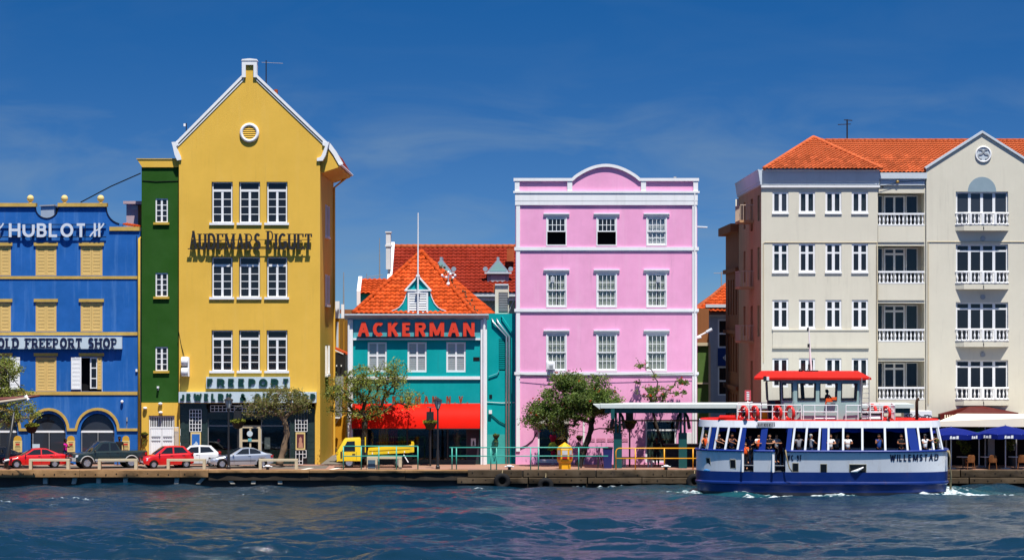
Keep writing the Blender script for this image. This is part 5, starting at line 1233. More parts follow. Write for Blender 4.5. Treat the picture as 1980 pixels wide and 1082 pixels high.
al=thing('alley_lamp','white lamp arm reaching over the side street from the pink house','lamp',P(1349,660,3)); MB().tube([P(1348,651,3),P(1368,641,3)],.05,6).build('arm',M_frame,al); MB().tube([P(1366,642,3),P(1377,636,3)],.10,8).build('head',M_cornice,al); MB().tube([P(1348,653,3),P(1356,651.5,3)],.08,8).build('lamp',M_frame,al)
ant=thing('roof_aerial','thin aerial above the orange roof in the gap beside the cream block','aerial',P(1395,545,34)); MB().tube([P(1395,560,34),P(1395,525,34)],.04,5).tube([P(1380,528,34),P(1404,528,34)],.025,5).build('mast',M_grey,ant)
# red roofed hall behind the teal shop
rh=thing('red_roofed_hall','large hall with dark red tiled roof and grey blue dormers behind the teal shop','building',P(870,897,24))
Y4=20; rdg=KZ(478,Y4+5.2); ev=KZ(566,Y4)
m=MB(); m.box(KX(757,Y4),KX(1010,Y4),Y4+.2,Y4+10,G,ev); m.build('wall',mk('pale_green_plaster',srgb(165,190,172,.75),.8,var=.2),rh)
piece('cornice',M_cornice,rh,KX(880,Y4),KX(1012,Y4),Y4-.3,Y4+.25,KZ(573,Y4),KZ(566,Y4)); piece('cornice_moulding',M_white,rh,KX(880,Y4),KX(1012,Y4),Y4-.12,Y4+.22,KZ(581,Y4),KZ(574.5,Y4))
a=Vector((KX(757,Y4),Y4-.3,ev)); b=Vector((KX(1006,Y4),Y4-.3,ev)); c=Vector((b.x,Y4+5.2,rdg)); d=Vector((a.x,Y4+5.2,rdg))
mb=MB(); mb.quad(a,b,c,d); mb.quad(d,c,Vector((c.x,Y4+10.7,ev)),Vector((d.x,Y4+10.7,ev))); rfo=mb.build('roof',M_tile_red,rh)
def seen(w):
    k_=CAM_D/(CAM_D+w.y); px=990+w.x*k_/S; py=620-(w.z-CAM_Z)*k_/S; return py<488+abs(px-816)*.9+12 or px<760
tiled(rfo,[a+up,b+up,c+up,d+up],.31,.44,M_tile_red,300,clip=seen)
rg=MB(); ridge(rg,d+up*2,c+up*2,.17); rg.build('ridge_tiles',M_ridge,rfo,smooth=True)
xg=KX(751,Y4); gb=MB(); x0=KX(745,Y4); x1=KX(757,Y4)
gb.extr([(x0+.1,Y4-.6,G),(x0+.1,Y4-.6,ev+.3),(x0+.1,Y4+5.2,rdg+.35),(x0+.1,Y4+11,ev+.3),(x0+.1,Y4+11,G)],(x1-x0-.1,0,0)); gb.build('gable_wall',M_white,rh)
gb=MB(); gb.box(x0,x1-.1,Y4+1.0,Y4+2.0,KZ(520,Y4),KZ(450,Y4)); gb.box(x0-.05,x1-.05,Y4+.95,Y4+2.05,KZ(476,Y4),KZ(472,Y4)); gb.box(x0-.05,x1-.05,Y4+.95,Y4+2.05,KZ(449,Y4),KZ(446.5,Y4)); gb.build('chimney',mk('stained_white_plaster',(.62,.62,.62),.8,var=.4,scale=1.5,spots=.5,spot_col=(.2,.2,.2)),rh)
M_dorm=mk('blue_grey_dormer_paint',srgb(160,178,195,.75),.7,var=.2)
for px in (853,963):
    yd=Y4+.9; dz=lambda py: KZ(py,yd)
    q=MB(); q.box(KX(px-21,yd),KX(px+21,yd),yd,yd+3.2,dz(565),dz(527)); dd=q.build('dormer',M_dorm,rh)
    q=MB(); q.prism([(KX(px-22,yd),dz(526)),(KX(px+22,yd),dz(526)),(KX(px+2.5,yd),dz(503)),(KX(px+2.5,yd),dz(497)),(KX(px-2.5,yd),dz(497)),(KX(px-2.5,yd),dz(503))],yd-.12,yd+3); q.build('pediment',M_dorm,dd)
    q=MB().prism([(KX(px-16,yd),dz(524)),(KX(px+16,yd),dz(524)),(KX(px,yd),dz(505))],yd-.14,yd-.121); q.build('tympanum',mk('pale_aqua_paint',srgb(150,195,195,.75),.7),dd)
    for s_ in (-1,1): MB().lathe([(.02,0),(.16,0),(.16,.25),(.02,.25)],(KX(px+s_*24.5,yd),yd-.2,dz(520)),12,'y').build('scroll',M_dorm,dd,smooth=40)
    q=MB(); q.box(KX(px-26,yd),KX(px+26,yd),yd-.22,yd,dz(529),dz(526)); q.build('ledge',M_cornice,dd)
    q=MB(); q.box(KX(px-14,yd),KX(px-.3,yd),yd-.03,yd-.001,dz(564),dz(532)).box(KX(px+.3,yd),KX(px+14,yd),yd-.03,yd-.001,dz(564),dz(532)); q.build('shutter',mk('pale_dormer_shutter',srgb(180,190,205,.75),.7),dd)
piece('roof_box',M_ridge,rh,KX(980,Y4+1),KX(994,Y4+1),Y4+2,Y4+3,KZ(505,Y4+2),KZ(480,Y4+2))
for px,y0,y1 in ((734,540,460),(710,0,0)):
    if y0: ant=thing('roof_aerial','thin aerial mast left of the chimney behind the teal shop','aerial',P(px,540,16)); MB().tube([P(px,545,16),P(px,y1,16)],[.05,.02],6).tube([P(708,536,16),P(740,531,16)],.02,5).tube([P(709,529,16),P(709,541,16)],.02,5).build('mast',M_grey,ant)
# alley between yellow and teal
ob=thing('ochre_alley_house','ochre alley house with white gable ends between the yellow and teal buildings','building',P(655,897,16))
M_och=mk('ochre_plaster',srgb(210,150,40,.8),.8,var=.3,streak=.2)
for i,(p0,p1,t0,yy) in enumerate(((640,656.5,582,17),(655,665.5,588,22))):
    q=MB(); q.box(KX(p0,yy),KX(p1,yy),yy,yy+4.5,G,KZ(615,yy)); w_=q.build('wall',M_och,ob)
    q=MB(); q.box(KX(p0+5,yy),KX(p1,yy),yy-.1,yy+.3,KZ(615,yy),KZ(t0,yy)); q.build('gable',M_white,ob)
    q=MB(); q.box(KX(p1-6,yy),KX(p1-2,yy),yy-.06,yy-.001,KZ(672,yy),KZ(622,yy)); q.build('shutter',M_cornice,ob)
lv_=thing('lilac_alley_house','pale lilac house with a mast at the far end of the alley','building',P(675,897,30))
q=MB(); q.box(KX(660,30),KX(700,30),30,34,G,KZ(604,30)); q.build('wall',mk('lilac_plaster',srgb(180,185,205,.75),.8,var=.2,streak=.3),lv_); piece('cornice',M_rose_dk,lv_,KX(658,30),KX(702,30),29.6,30.2,KZ(606,30),KZ(598,30)); piece('window',M_pane,lv_,KX(668,30),KX(676,30),29.95,29.99,KZ(690,30),KZ(650,30)); MB().tube([P(664.5,610,29.8),P(664.5,526,29.8)],[.07,.03],6).build('mast',M_grey,lv_)
ap=thing('alley_shop','black alley shop front with red tiled canopy behind the yellow house','shop',P(655,897,13.4))
q=MB(); q.box(KX(642,13.2),KX(668,13.2),13.2,16.8,KZ(727,13.2),KZ(682,13.2)); q.build('wall',M_black,ap)
a=P(640,680,12.7); b=P(673,693,12.7); q=MB(); q.extr([P(641,669,13.2),P(674,684,13.2),P(674,687,13.2),P(641,672,13.2)],(0,2.5,0)); q.build('canopy',M_tile,ap); q=MB(); q.extr([P(642,673,13.15),P(664,683,13.15),P(664,685,13.15),P(642,675,13.15)],(0,.1,0)); q.build('canopy_edge',M_white,ap)
for px in (650,659): piece('lamp',M_frame,ap,KX(px,13.1),KX(px+2,13.1),13.0,13.15,KZ(708,13.1),KZ(705,13.1))
q=MB(); q.box(KX(636,12.9),KX(664,12.9),12.9,13.1,KZ(762,12.9),KZ(727,12.9)); q.build('grey_board',M_grey,ap)
q=MB()
for i in range(12): q.box(KX(637+i*1.9,12.9),KX(638+i*1.9,12.9),12.85,12.9,KZ(800,12.9),KZ(763,12.9))
q.box(KX(636,12.9),KX(661,12.9),12.95,13.1,KZ(806,12.9),KZ(763,12.9)); q.build('ribbed_shutter',M_grey,ap)
q=MB(); q.box(KX(634,12.9),KX(668,12.9),13.2,16.9,G,KZ(806,12.9)); q.build('base',M_och,ap)
q=MB()
for i,px in enumerate((627,633,640)):
    q.box(KX(px,12.7),KX(px+2.2,12.7),12.4,12.5,KZ(840,12.7),KZ(808,12.7)); q.extr([P(px+2,826,12.6),P(px+14,808,12.6),P(px+16,808,12.6),P(px+2,830,12.6)],(0,.06,0))
q.box(KX(626,12.7),KX(658,12.7),12.4,12.6,KZ(808,12.7),KZ(805.5,12.7)); q.build('white_bracket_frame',M_white,ap)
for px in (630,638,646): piece('post',M_ridge,ap,KX(px,12.6),KX(px+2.5,12.6),12.45,12.6,G,KZ(842,12.6))
# ------------------------------------------------------------------ vehicles (front = -x, near side = -y)
M_cg=mk('car_window_glass',(.01,.012,.014),.04,spec=.6); M_trimblk=mk('black_plastic',(.012,.012,.013),.5); M_chrome=mk('chrome',(.75,.76,.78),.15,metal=1.0)
M_lamp=mk('headlamp_lens',(.62,.66,.70),.08,spec=.8); M_red_l=mk('tail_lamp',(.45,.01,.01),.15); M_plate=mk('number_plate',(.7,.7,.66),.5); M_rim=mk('alloy_rim',(.55,.56,.58),.3,metal=.8)
M_lampor=mk('amber_lens',(.55,.18,.02),.2)
def lerpf(pts,x):
    if x<=pts[0][0]: return pts[0][1]
    for (a,b),(c,d) in zip(pts,pts[1:]):
        if x<=c: 
            t=(x-a)/(c-a); t=t*t*(3-2*t) if False else t
            return b+(d-b)*t
    return pts[-1][1]
_wheel={}
def wheel(root,x,y,r,w,style,near=True):
    k=(r,w,style)
    if k not in _wheel:
        t=MB().lathe([(r*.62,-w/2),(r*.9,-w/2),(r,-w*.32),(r,w*.32),(r*.9,w/2),(r*.62,w/2)],(0,0,0),24,'y',caps=False).mesh('tyre',M_rub,smooth=35)
        rm=MB().lathe([(r*.64,-w*.42),(r*.60,-w*.44),(r*.58,-w*.30),(.05,-w*.28)],(0,0,0),24,'y')
        n=5 if style else 10
        for i in range(n):
            a=2*math.pi*i/n; d=Vector((math.cos(a),0,math.sin(a))); s=Vector((-d.z,0,d.x)); hw=r*(.085 if style else .05); b0=d*r*.10; b1=d*r*.60
            rm.extr([tuple(b0+s*hw+Vector((0,-w*.30,0))),tuple(b0-s*hw+Vector((0,-w*.30,0))),tuple(b1-s*hw*1.3+Vector((0,-w*.38,0))),tuple(b1+s*hw*1.3+Vector((0,-w*.38,0)))],(0,-.03,0))
        rm.lathe([(r*.16,-w*.34),(r*.16,-w*.46),(r*.1,-w*.48)],(0,0,0),12,'y')
        bk=MB().lathe([(r*.61,-w*.2),(r*.61,w*.3)],(0,0,0),20,'y').mesh('wheel_well',M_trimblk)
        _wheel[k]=(t,rm.mesh('rim',M_rim,smooth=30),bk)
    t,rm,bk=_wheel[k]; rot=(0,0,0 if y<0 else math.pi)
    o=bpy.data.objects.new('wheel',None); COL.objects.link(o); o.parent=root; o.location=(x,y,r); o.rotation_euler=rot; ORG[o.name]=Vector((0,0,0))
    put('tyre',t,o); put('rim',rm,o); put('hub_back',bk,o)
def car(name,label,cat,px,py,Y,ang,scale,sp,paint,group='vehicles parked along the quay'):
    """px,py: pixel of the ground point under the middle of the near side"""
    L,W,zr=sp['L'],sp['W'],sp['roof_z']; sill=sp.get('sill',.23); r=sp['r']; x1,x2=sp['axles']
    pos=Vector((KX(px,Y),Y,QZ+.005)); root=thing(name,label,cat,pos,ang,group); root.scale=(scale,)*3
    # sections
    xs=sorted(set([0,.04,.12,.25]+[i*.09 for i in range(int(L/.09)+1)]+[L-.25,L-.12,L-.04,L]+[a+s*(r+.055)*c for a in (x1,x2) for s in (-1,1) for c in (1,.97,.9,.75,.5,.25,0)])); xs=[x for x in xs if 0<=x<=L]
    rings=[]
    for x in xs:
        e=min(x,L-x); tp=max(0,1-e/.55); w=W/2*(1-.16*tp**2.2)
        zt=lerpf(sp['top'],x); zb=sill+.10*max(0,1-e/.35)
        for a in (x1,x2):
            d=abs(x-a); ra=r+.055
            if d<ra: zb=max(zb,r*.95+math.sqrt(ra*ra-d*d)*.98-.02)
        zs=max(zb+.04,.40); zm=max(zs+.02,min(zt-.13,.62)); zsh=max(zm+.01,zt-.07)
        half=[(0,zb),(w*.80,zb),(w*.955,zb+.01),(w*.99,zs),(w,zm),(w*.975,zsh),(w*.90,zt-.012),(w*.6,zt+.012),(0,zt+.022)]
        rings.append([(x,-y,z) for y,z in half]+[(x,y,z) for y,z in half[::-1][1:-1]])
    xo=L/2
    rings=[[(a-xo,b,c) for a,b,c in q] for q in rings]
    body=MB().loft(rings).build('body',paint,root,smooth=38)
    # greenhouse
    gx=sp['glass']   # windscreen base x, roof front x, roof rear x, rear base x
    zb0=lerpf(sp['top'],gx[0])-.02; zb1=lerpf(sp['top'],gx[3])-.02; wb=W/2*.91; wr=W/2*.74
    def side(x,z,out=0.0):
        bz=lerpf(sp['top'],min(max(x,gx[0]),gx[3]))-.02; t=(z-bz)/(zr-bz); return wb+(wr-wb)*t+out
    rf=sp.get('roofline',[(gx[1],zr-.03),((gx[1]+gx[2])/2,zr),(gx[2],zr-.04)])
    gr=[]; gxs=[gx[0]]+[gx[0]+(gx[1]-gx[0])*i/4 for i in range(1,4)]+[gx[1]+(gx[2]-gx[1])*i/6 for i in range(7)]+[gx[2]+(gx[3]-gx[2])*i/4 for i in range(1,5)]
    for x in gxs:
        if x<gx[1]: z=zb0+(rf[0][1]-zb0)*(x-gx[0])/(gx[1]-gx[0])
        elif x>gx[2]: z=rf[-1][1]+(zb1-rf[-1][1])*(x-gx[2])/(gx[3]-gx[2])
        else: z=lerpf(rf,x)
        bz=lerpf(sp['top'],x)-.03; z=max(z,bz+.012)
        ws=side(x,z) if z>bz+.02 else wb
        gr.append([(x-xo,0,bz),(x-xo,-wb,bz),(x-xo,-ws,z-.025),(x-xo,-ws*.93,z+.0),(x-xo,-ws*.5,z+.018),(x-xo,0,z+.024),(x-xo,ws*.5,z+.018),(x-xo,ws*.93,z+.0),(x-xo,ws,z-.025),(x-xo,wb,bz)])
    cab=MB().loft(gr).build('cabin',paint,root,smooth=40)
    # glazing
    for s in (-1,1):
        for wp in sp['side_windows']:
            pts=[(x-xo,s*side(x,z,.006),z) for x,z in wp]; mb=MB(); mb.extr(pts,(0,-s*.012,0)); mb.build('window_pane',M_cg,cab)
    def glaze(xa,za,xb,zb_,nm):
        out=.012; ya=wb*.93; yb_=wr*.95; d=Vector((xb-xa,0,zb_-za)).normalized(); nv=Vector((-d.z,0,d.x)); nv=nv if nv.z>0 else -nv
        a=Vector((xa,0,za))+d*.05+nv*.03; b=Vector((xb,0,zb_))-d*.03+nv*.03
        mb=MB(); n=6; rows=[]
        for p,yy in ((a,ya),(b,yb_)): rows.append([(p.x-xo-nv.x*.03*abs(2*i/n-1)**2.2*1.2,yy*(2*i/n-1),p.z-nv.z*.03*abs(2*i/n-1)**2.2*1.2) for i in range(n+1)])
        mb.loft(rows,close=False,caps=False); mb.build(nm,M_cg,cab,smooth=True)
    glaze(gx[0],zb0,gx[1],rf[0][1],'windscreen'); glaze(gx[3],zb1,gx[2],rf[-1][1],'rear_screen')
    # wheels
    wt=sp.get('ww',.20)
    for a in (x1,x2):
        for s in (-1,1): wheel(root,a-xo,s*(W/2-wt/2-.015),r,wt,sp.get('alloy',True))
        MB().box(a-xo-r*1.0,a-xo+r*1.0,-W/2+wt+.05,W/2-wt-.05,sill+.05,r*1.9).build('wheel_well',M_trimblk,root)
    # lights, plate, bumper, mirrors, handles
    hz=sp['head_z']; hw=sp.get('head_w',.38); hh=sp.get('head_h',.15)
    for s in (-1,1):
        ys=W/2*.90; mb=MB()
        zu=lambda x: lerpf(sp['top'],x)-.045
        p=[(.0,s*(ys*.86-hw),zu(0)-hh*.9),(.01,s*ys*.88,zu(.01)-hh),(.25,s*(W/2*.972),zu(.25)-hh*.85),(.27,s*(W/2*.965),zu(.27)),(.10,s*ys*.90,zu(.1)),(.02,s*(ys*.86-hw),zu(.02))]
        mb.extr([(a-xo-.012,b*1.004,c) for a,b,c in p],(.10,-s*.02,0)); mb.build('headlight',M_lamp,root)
        mb=MB(); tz=sp.get('tail_z',.78); mb.extr([(L-xo-.02,s*W/2*.55,tz-.07),(L-xo-.02,s*W/2*.85,tz-.07),(L-xo-.2,s*W/2*.985,tz-.05),(L-xo-.2,s*W/2*.985,tz+.09),(L-xo-.02,s*W/2*.85,tz+.10),(L-xo-.02,s*W/2*.55,tz+.08)],(.04,0,0)); mb.build('tail_light',M_red_l,root)
        mx=gx[0]+.28; mz=zb0+.10; mb=MB(); mb.sphere((mx-xo,s*(W/2*.98+.07),mz),.09,10,6,(.6,1.1,.75)); mb.box(mx-xo-.02,mx-xo+.03,min(s*W/2*.86,s*(W/2+.02)),max(s*W/2*.86,s*(W/2+.02)),mz-.05,mz-.02); mb.build('wing_mirror',sp.get('mirror',M_trimblk),root,smooth=40)
        for hx in sp['handles']: MB().box(hx-xo-.09,hx-xo+.09,s*W/2*.985-.012,s*W/2*.985+.02,sp.get('handle_z',.80)-.02,sp.get('handle_z',.80)+.02).build('door_handle',M_trimblk if sp.get('dark_handles',True) else M_chrome,root)
    MB().box(-xo-.025,-xo+.06,-.26,.26,.40+sp.get('plate_dz',0),.51+sp.get('plate_dz',0)).build('number_plate',M_plate,root)
    g=sp['grille']; MB().box(-xo-.012,-xo+.08,-g[0],g[0],g[1],g[2]).build('grille',M_trimblk,root)
    MB().box(-xo-.008,-xo+.08,-W/2*.7,W/2*.7,.27,.36).build('lower_intake',M_trimblk,root)
    if sp.get('side_strip'):
        for s in (-1,1): MB().box(x1+r+.12-xo,x2-r-.12-xo,s*W/2*1.0-.012,s*W/2*1.0+.012,.50,.535).build('side_moulding',M_trimblk,root)
    for s in (-1,1):   # door gaps
        for dx in sp['gaps']: MB().box(dx-xo-.006,dx-xo+.006,s*W/2*.99-.02,s*W/2*1.0+.003,sill+.12,lerpf(sp['top'],dx)-.09).build('door_gap',M_trimblk,root)
    return root
def paint(name,c,metal=0.0): return mk(name,c,.32,metal=metal,coat=.7,spec=.5)
sedan=dict(L=4.45,W=1.72,roof_z=1.38,r=.30,axles=(.82,3.50),top=[(0,.60),(.15,.68),(.7,.79),(1.35,.90),(3.4,.95),(4.1,.97),(4.35,.90),(4.45,.78)],glass=(1.15,2.0,3.0,3.95),
  side_windows=[[(1.50,.95),(2.05,1.30),(2.52,1.33),(2.52,.96)],[(2.60,.97),(2.60,1.33),(3.0,1.29),(3.52,1.0)]],head_z=.68,head_h=.11,head_w=.30,grille=(.32,.50,.56),handles=(2.42,3.25),gaps=(1.45,2.56,3.40),handle_z=.84)
M_redp=paint('bright_red_car_paint',(.60,.006,.006)); 
car('parked_car','red saloon car parked below the left shop arches of the blue building','car',68,905,-4.0,R(17),.80,sedan,M_redp)
hatch=dict(L=3.50,W=1.60,roof_z=1.50,r=.27,axles=(.70,2.95),top=[(0,.62),(.12,.74),(.5,.85),(1.0,.95),(2.6,1.0),(3.3,1.0),(3.45,.92),(3.5,.8)],glass=(.80,1.55,2.85,3.38),alloy=False,
  side_windows=[[(1.18,1.0),(1.62,1.40),(2.02,1.43),(2.02,1.0)],[(2.12,1.01),(2.12,1.43),(2.72,1.42),(3.05,1.05)]],head_z=.76,head_h=.20,head_w=.30,grille=(.26,.70,.79),handles=(1.92,2.75),gaps=(1.10,2.07,2.85),handle_z=.86,tail_z=.95)
car('parked_car','small red hatchback parked beside the green tower gate','car',322,905,-4.1,R(20),.83,hatch,M_redp)
hatch2=dict(hatch); hatch2.update(L=3.9,glass=(.95,1.7,3.2,3.78),axles=(.75,3.2),top=[(0,.62),(.12,.74),(.5,.83),(1.1,.93),(3.0,.98),(3.7,.98),(3.85,.9),(3.9,.8)],side_windows=[[(1.3,.98),(1.75,1.38),(2.3,1.42),(2.3,.98)],[(2.42,.99),(2.42,1.42),(3.05,1.40),(3.4,1.05)]],gaps=(1.2,2.36),handles=(2.2,))
car('parked_car','white hatchback half hidden between the red hatchback and the silver coupe','car',374,902,-2.3,R(8),.80,hatch2,paint('white_car_paint',(.72,.73,.74)))
coupe=dict(L=4.3,W=1.74,roof_z=1.38,r=.31,axles=(.78,3.50),top=[(0,.60),(.1,.68),(.7,.80),(1.4,.90),(3.2,.95),(4.0,.98),(4.22,.93),(4.3,.8)],glass=(1.25,2.12,3.0,3.92),
  side_windows=[[(1.72,.95),(2.2,1.30),(2.62,1.33),(2.62,.96)],[(2.68,.97),(2.68,1.33),(3.05,1.29),(3.42,1.12),(3.42,.99)]],head_z=.69,head_h=.12,head_w=.36,grille=(.20,.62,.72),handles=(2.62,),gaps=(1.58,2.72),handle_z=.82,side_strip=True,mirror=mk('silver_mirror',(.5,.52,.55),.3,metal=.5),dark_handles=False)
car('parked_car','silver coupe parked in front of the jewellery shop','car',465,905,-3.9,R(14),.83,coupe,paint('silver_car_paint',(.42,.46,.53),.6))
dkc=dict(sedan); car('parked_car','dark car at the far left edge beside the red saloon','car',-12,902,-2.4,R(15),.82,dkc,paint('black_blue_car_paint',(.01,.013,.02)))
# dark pickup
pick=dict(L=4.95,W=1.76,roof_z=1.72,r=.37,sill=.42,axles=(.92,3.85),ww=.25,top=[(0,.84),(.12,.93),(.9,1.03),(1.5,1.10),(3.3,1.12),(3.35,1.10),(4.9,1.10),(4.95,1.08)],glass=(1.15,1.85,2.85,3.22),
  side_windows=[[(1.58,1.16),(1.98,1.60),(2.38,1.63),(2.38,1.16)],[(2.50,1.16),(2.50,1.63),(2.86,1.60),(3.02,1.17)]],head_z=.92,head_h=.16,head_w=.26,grille=(.42,.84,.96),handles=(2.28,2.95),gaps=(1.5,2.44,3.12,3.30),handle_z=1.0,tail_z=.9,plate_dz=.22)
pt=car('pickup_truck','dark green double cab pickup with grey wheel arches and bull bar','pickup',208,905,-4.0,R(22),.87,pick,paint('dark_green_car_paint',(.012,.022,.020)))
M_gcl=mk('grey_cladding',(.34,.34,.33),.5)
for xw in (.92,3.85):
    for s in (-1,1):
        mb=MB(); pts=[(xw-2.475+.44*math.cos(t),s*.875,.37+.44*math.sin(t)) for t in [math.pi*i/12 for i in range(13)]]; mb.tube(pts,.045,6); mb.build('wheel_arch',M_gcl,pt,smooth=True)
MB().box(-2.56,-2.30,-.84,.84,.50,.72).build('bumper',M_gcl,pt); mb=MB()
for y in (-.42,.42): mb.tube([(-2.50,y,.48),(-2.66,y,.60),(-2.66,y,.95),(-2.50,y,1.0)],.035,8)
mb.tube([(-2.66,-.42,.93),(-2.66,.42,.93)],.035,8).tube([(-2.66,-.42,.70),(-2.66,.42,.70)],.03,8); mb.build('bull_bar',M_trimblk,pt,smooth=True)
for s in (-1,1): MB().tube([(-1.0,s*.90,.44),(.9,s*.90,.44)],.045,8).build('side_step',M_chrome,pt); MB().box(-1.05,.95,s*.882-.01,s*.882+.01,.50,.62).build('sill_cladding',M_gcl,pt)
# yellow flatbed truck
M_yel=mk('yellow_truck_paint',srgb(245,205,20,.85),.4,coat=.4,var=.12,scale=2)
tr=thing('flatbed_truck','yellow flatbed truck parked behind the teal railing','truck',(KX(726,-3.4),-3.4,QZ+.005),R(3),'vehicles parked along the quay'); tr.scale=(.88,)*3
xo=-2.55
cabp=[(0.10,.42),(.02,.75),(.05,1.02),(.52,1.80),(.62,1.88),(1.52,1.92),(1.60,1.86),(1.60,.42)]
mb=MB(); rings=[]
for y,ins in ((-.82,.03),(-.80,.0),(0,0),(.80,0),(.82,.03)):
    rings.append([(xo+x+(ins if x<.8 else -ins),y*(.93 if z>1.3 else 1),z-(ins if z>1.5 else -ins)) for x,z in cabp])
cab=mb.loft(rings).build('cab',M_yel,tr,smooth=30)
for s in (-1,1):
    mb=MB(); mb.extr([(xo+.40,s*.805,1.08),(xo+.72,s*.768,1.70),(xo+1.22,s*.765,1.72),(xo+1.24,s*.805,1.08)],(0,-s*.01,0)) ; mb.v=[(a,b+(s*.012),c) for a,b,c in mb.v]; mb.build('window_pane',M_cg,cab)
    MB().box(xo+.30,xo+.40,s*.822-.02,s*.822+.02,.62,1.05).build('vent_panel',M_trimblk,cab); MB().box(xo+1.05,xo+1.25,s*.83-.015,s*.83+.015,.86,.91).build('door_handle',M_trimblk,cab)
    for gx_ in (.44,1.32): MB().box(xo+gx_,xo+gx_+.012,s*.822-.01,s*.822+.006,.5,1.04).build('door_gap',M_trimblk,cab)
    mb=MB(); mb.tube([(xo+.15,s*.85,1.0),(xo+.02,s*.98,1.12)],.015,6).sphere((xo+.0,s*1.0,1.12),.11,8,6,(.4,.8,1.3)); mb.build('wing_mirror',M_trimblk,cab)
    MB().box(xo-.02,xo+.06,s*.62-.16,s*.62+.16,.66,.80).build('headlight',M_lamp,cab)
mb=MB(); mb.quad((xo+.03,-.70,1.06),(xo+.03,.70,1.06),(xo+.49,.66,1.76),(xo+.49,-.66,1.76)); mb.v=[(a-.02,b,c+.015) for a,b,c in mb.v]; mb.build('windscreen',M_cg,cab)
MB().box(xo+.06,xo+.14,-.8,.8,.40,.58).build('bumper',M_yel,tr)
MB().box(xo+1.62,xo+1.86,-.7,.7,.6,1.75).build('engine_stack',M_trimblk,tr)
mb=MB(); mb.extr([(xo+1.86,-.88,1.92),(xo+1.93,-.88,1.92),(xo+1.93,-.88,1.0),(xo+1.86,-.88,1.0)],(0,1.76,0)); mb.build('headboard',M_yel,tr)
bed=MB(); a0=(xo+2.05,.92); a1=(xo+5.0,1.06)
bed.extr([(a0[0],-.90,a0[1]-.08),(a1[0],-.90,a1[1]-.08),(a1[0],-.90,a1[1]),(a0[0],-.90,a0[1])],(0,1.8,0)); bed=bed.build('flat_bed',M_yel,tr)
for s in (-1,1):
    mb=MB(); mb.extr([(a0[0],s*.90,a0[1]),(a1[0],s*.90,a1[1]),(a1[0],s*.90,a1[1]+.32),(a0[0]+.05,s*.90,a0[1]+.30)],(0,-s*.05,0)); sd=mb.build('drop_side',M_yel,tr)
    for f in (.1,.45,.8):
        cx=a0[0]+(a1[0]-a0[0])*f; cz=a0[1]+(a1[1]-a0[1])*f; MB().box(cx-.03,cx+.03,s*.93-.02,s*.93+.02,cz-.06,cz+.05).build('latch',M_frame,sd)
    mb=MB(); mb.extr([(a0[0]+.1,s*.905,a0[1]+.14),(a1[0]-.05,s*.905,a1[1]+.15),(a1[0]-.05,s*.93,a1[1]+.18),(a0[0]+.1,s*.93,a0[1]+.17)],(0,0,.05)); mb.build('rib',M_yel,sd)
MB().box(a1[0]-.25,a1[0]+.03,-.92,.92,a1[1]-.05,a1[1]+.36).build('tailboard',M_yel,tr); MB().box(a1[0]-.12,a1[0]+.03,-.95,-.80,a1[1]+.36,a1[1]+.56).box(a1[0]-.12,a1[0]+.03,.80,.95,a1[1]+.36,a1[1]+.56).build('stake',M_yel,tr)
MB().box(xo+1.6,xo+4.9,-.36,-.26,.55,.75).box(xo+1.6,xo+4.9,.26,.36,.55,.75).build('chassis_rail',M_trimblk,tr); MB().box(xo+2.2,xo+2.8,-.80,-.45,.42,.72).build('fuel_tank',M_grey,tr)
for x,st in ((.85,1),(4.05,1)):
    for s in (-1,1): wheel(tr,xo+x,s*.70,.36,.22,True)
mb=MB(); mb.tube([(xo+4.35,-.88,.85),(xo+4.65,-.95,.35)],.035,6); mb.build('mud_flap_stay',M_frame,tr)

# ------------------------------------------------------------------ street furniture
def bench(p0,p1,label,Y=-6.05,py0=886.5):
    x0,x1=KX(p0,Y),KX(p1,Y); t=thing('concrete_bench',label,'bench',((x0+x1)/2,Y,QZ),group='beige slab benches along the quay')
    zt=KZ(py0,Y)
    MB().box(x0,x1,Y-.2,Y+.2,zt-.12,zt).build('seat',M_concrete,t)
    for a in (x0,x1-.16): MB().box(a,a+.16,Y-.198,Y+.198,QZ,zt-.12).build('leg',M_concrete,t)
bench(57,135,'beige slab bench in front of the red saloon car'); bench(190,266,'beige slab bench in front of the dark pickup'); bench(323,398,'beige slab bench in front of the red hatchback'); bench(501,576,'beige slab bench at the foot of the tree by the jewellery shop')
pl=thing('concrete_bench','grey bench and planter box in front of the yellow truck','bench',(KX(744,-5.2),-5.2,QZ),group='beige slab benches along the quay')
Yp=-5.2; MB().box(KX(726,Yp),KX(777,Yp),Yp-.25,Yp+.25,KZ(886,Yp),KZ(882,Yp)).build('seat',M_concrete,pl); MB().box(KX(771,Yp),KX(777,Yp),Yp-.24,Yp+.24,QZ,KZ(886,Yp)).build('leg',M_concrete,pl)
MB().box(KX(710,Yp),KX(730,Yp),Yp-.30,Yp+.30,QZ,KZ(882.3,Yp)).build('planter_box',M_concrete,pl); MB().box(KX(712,Yp),KX(726,Yp),Yp-.32,Yp-.301,QZ+.06,KZ(888,Yp)).build('front_panel',mk('slate_panel',(.06,.11,.16),.6,var=.3),pl)
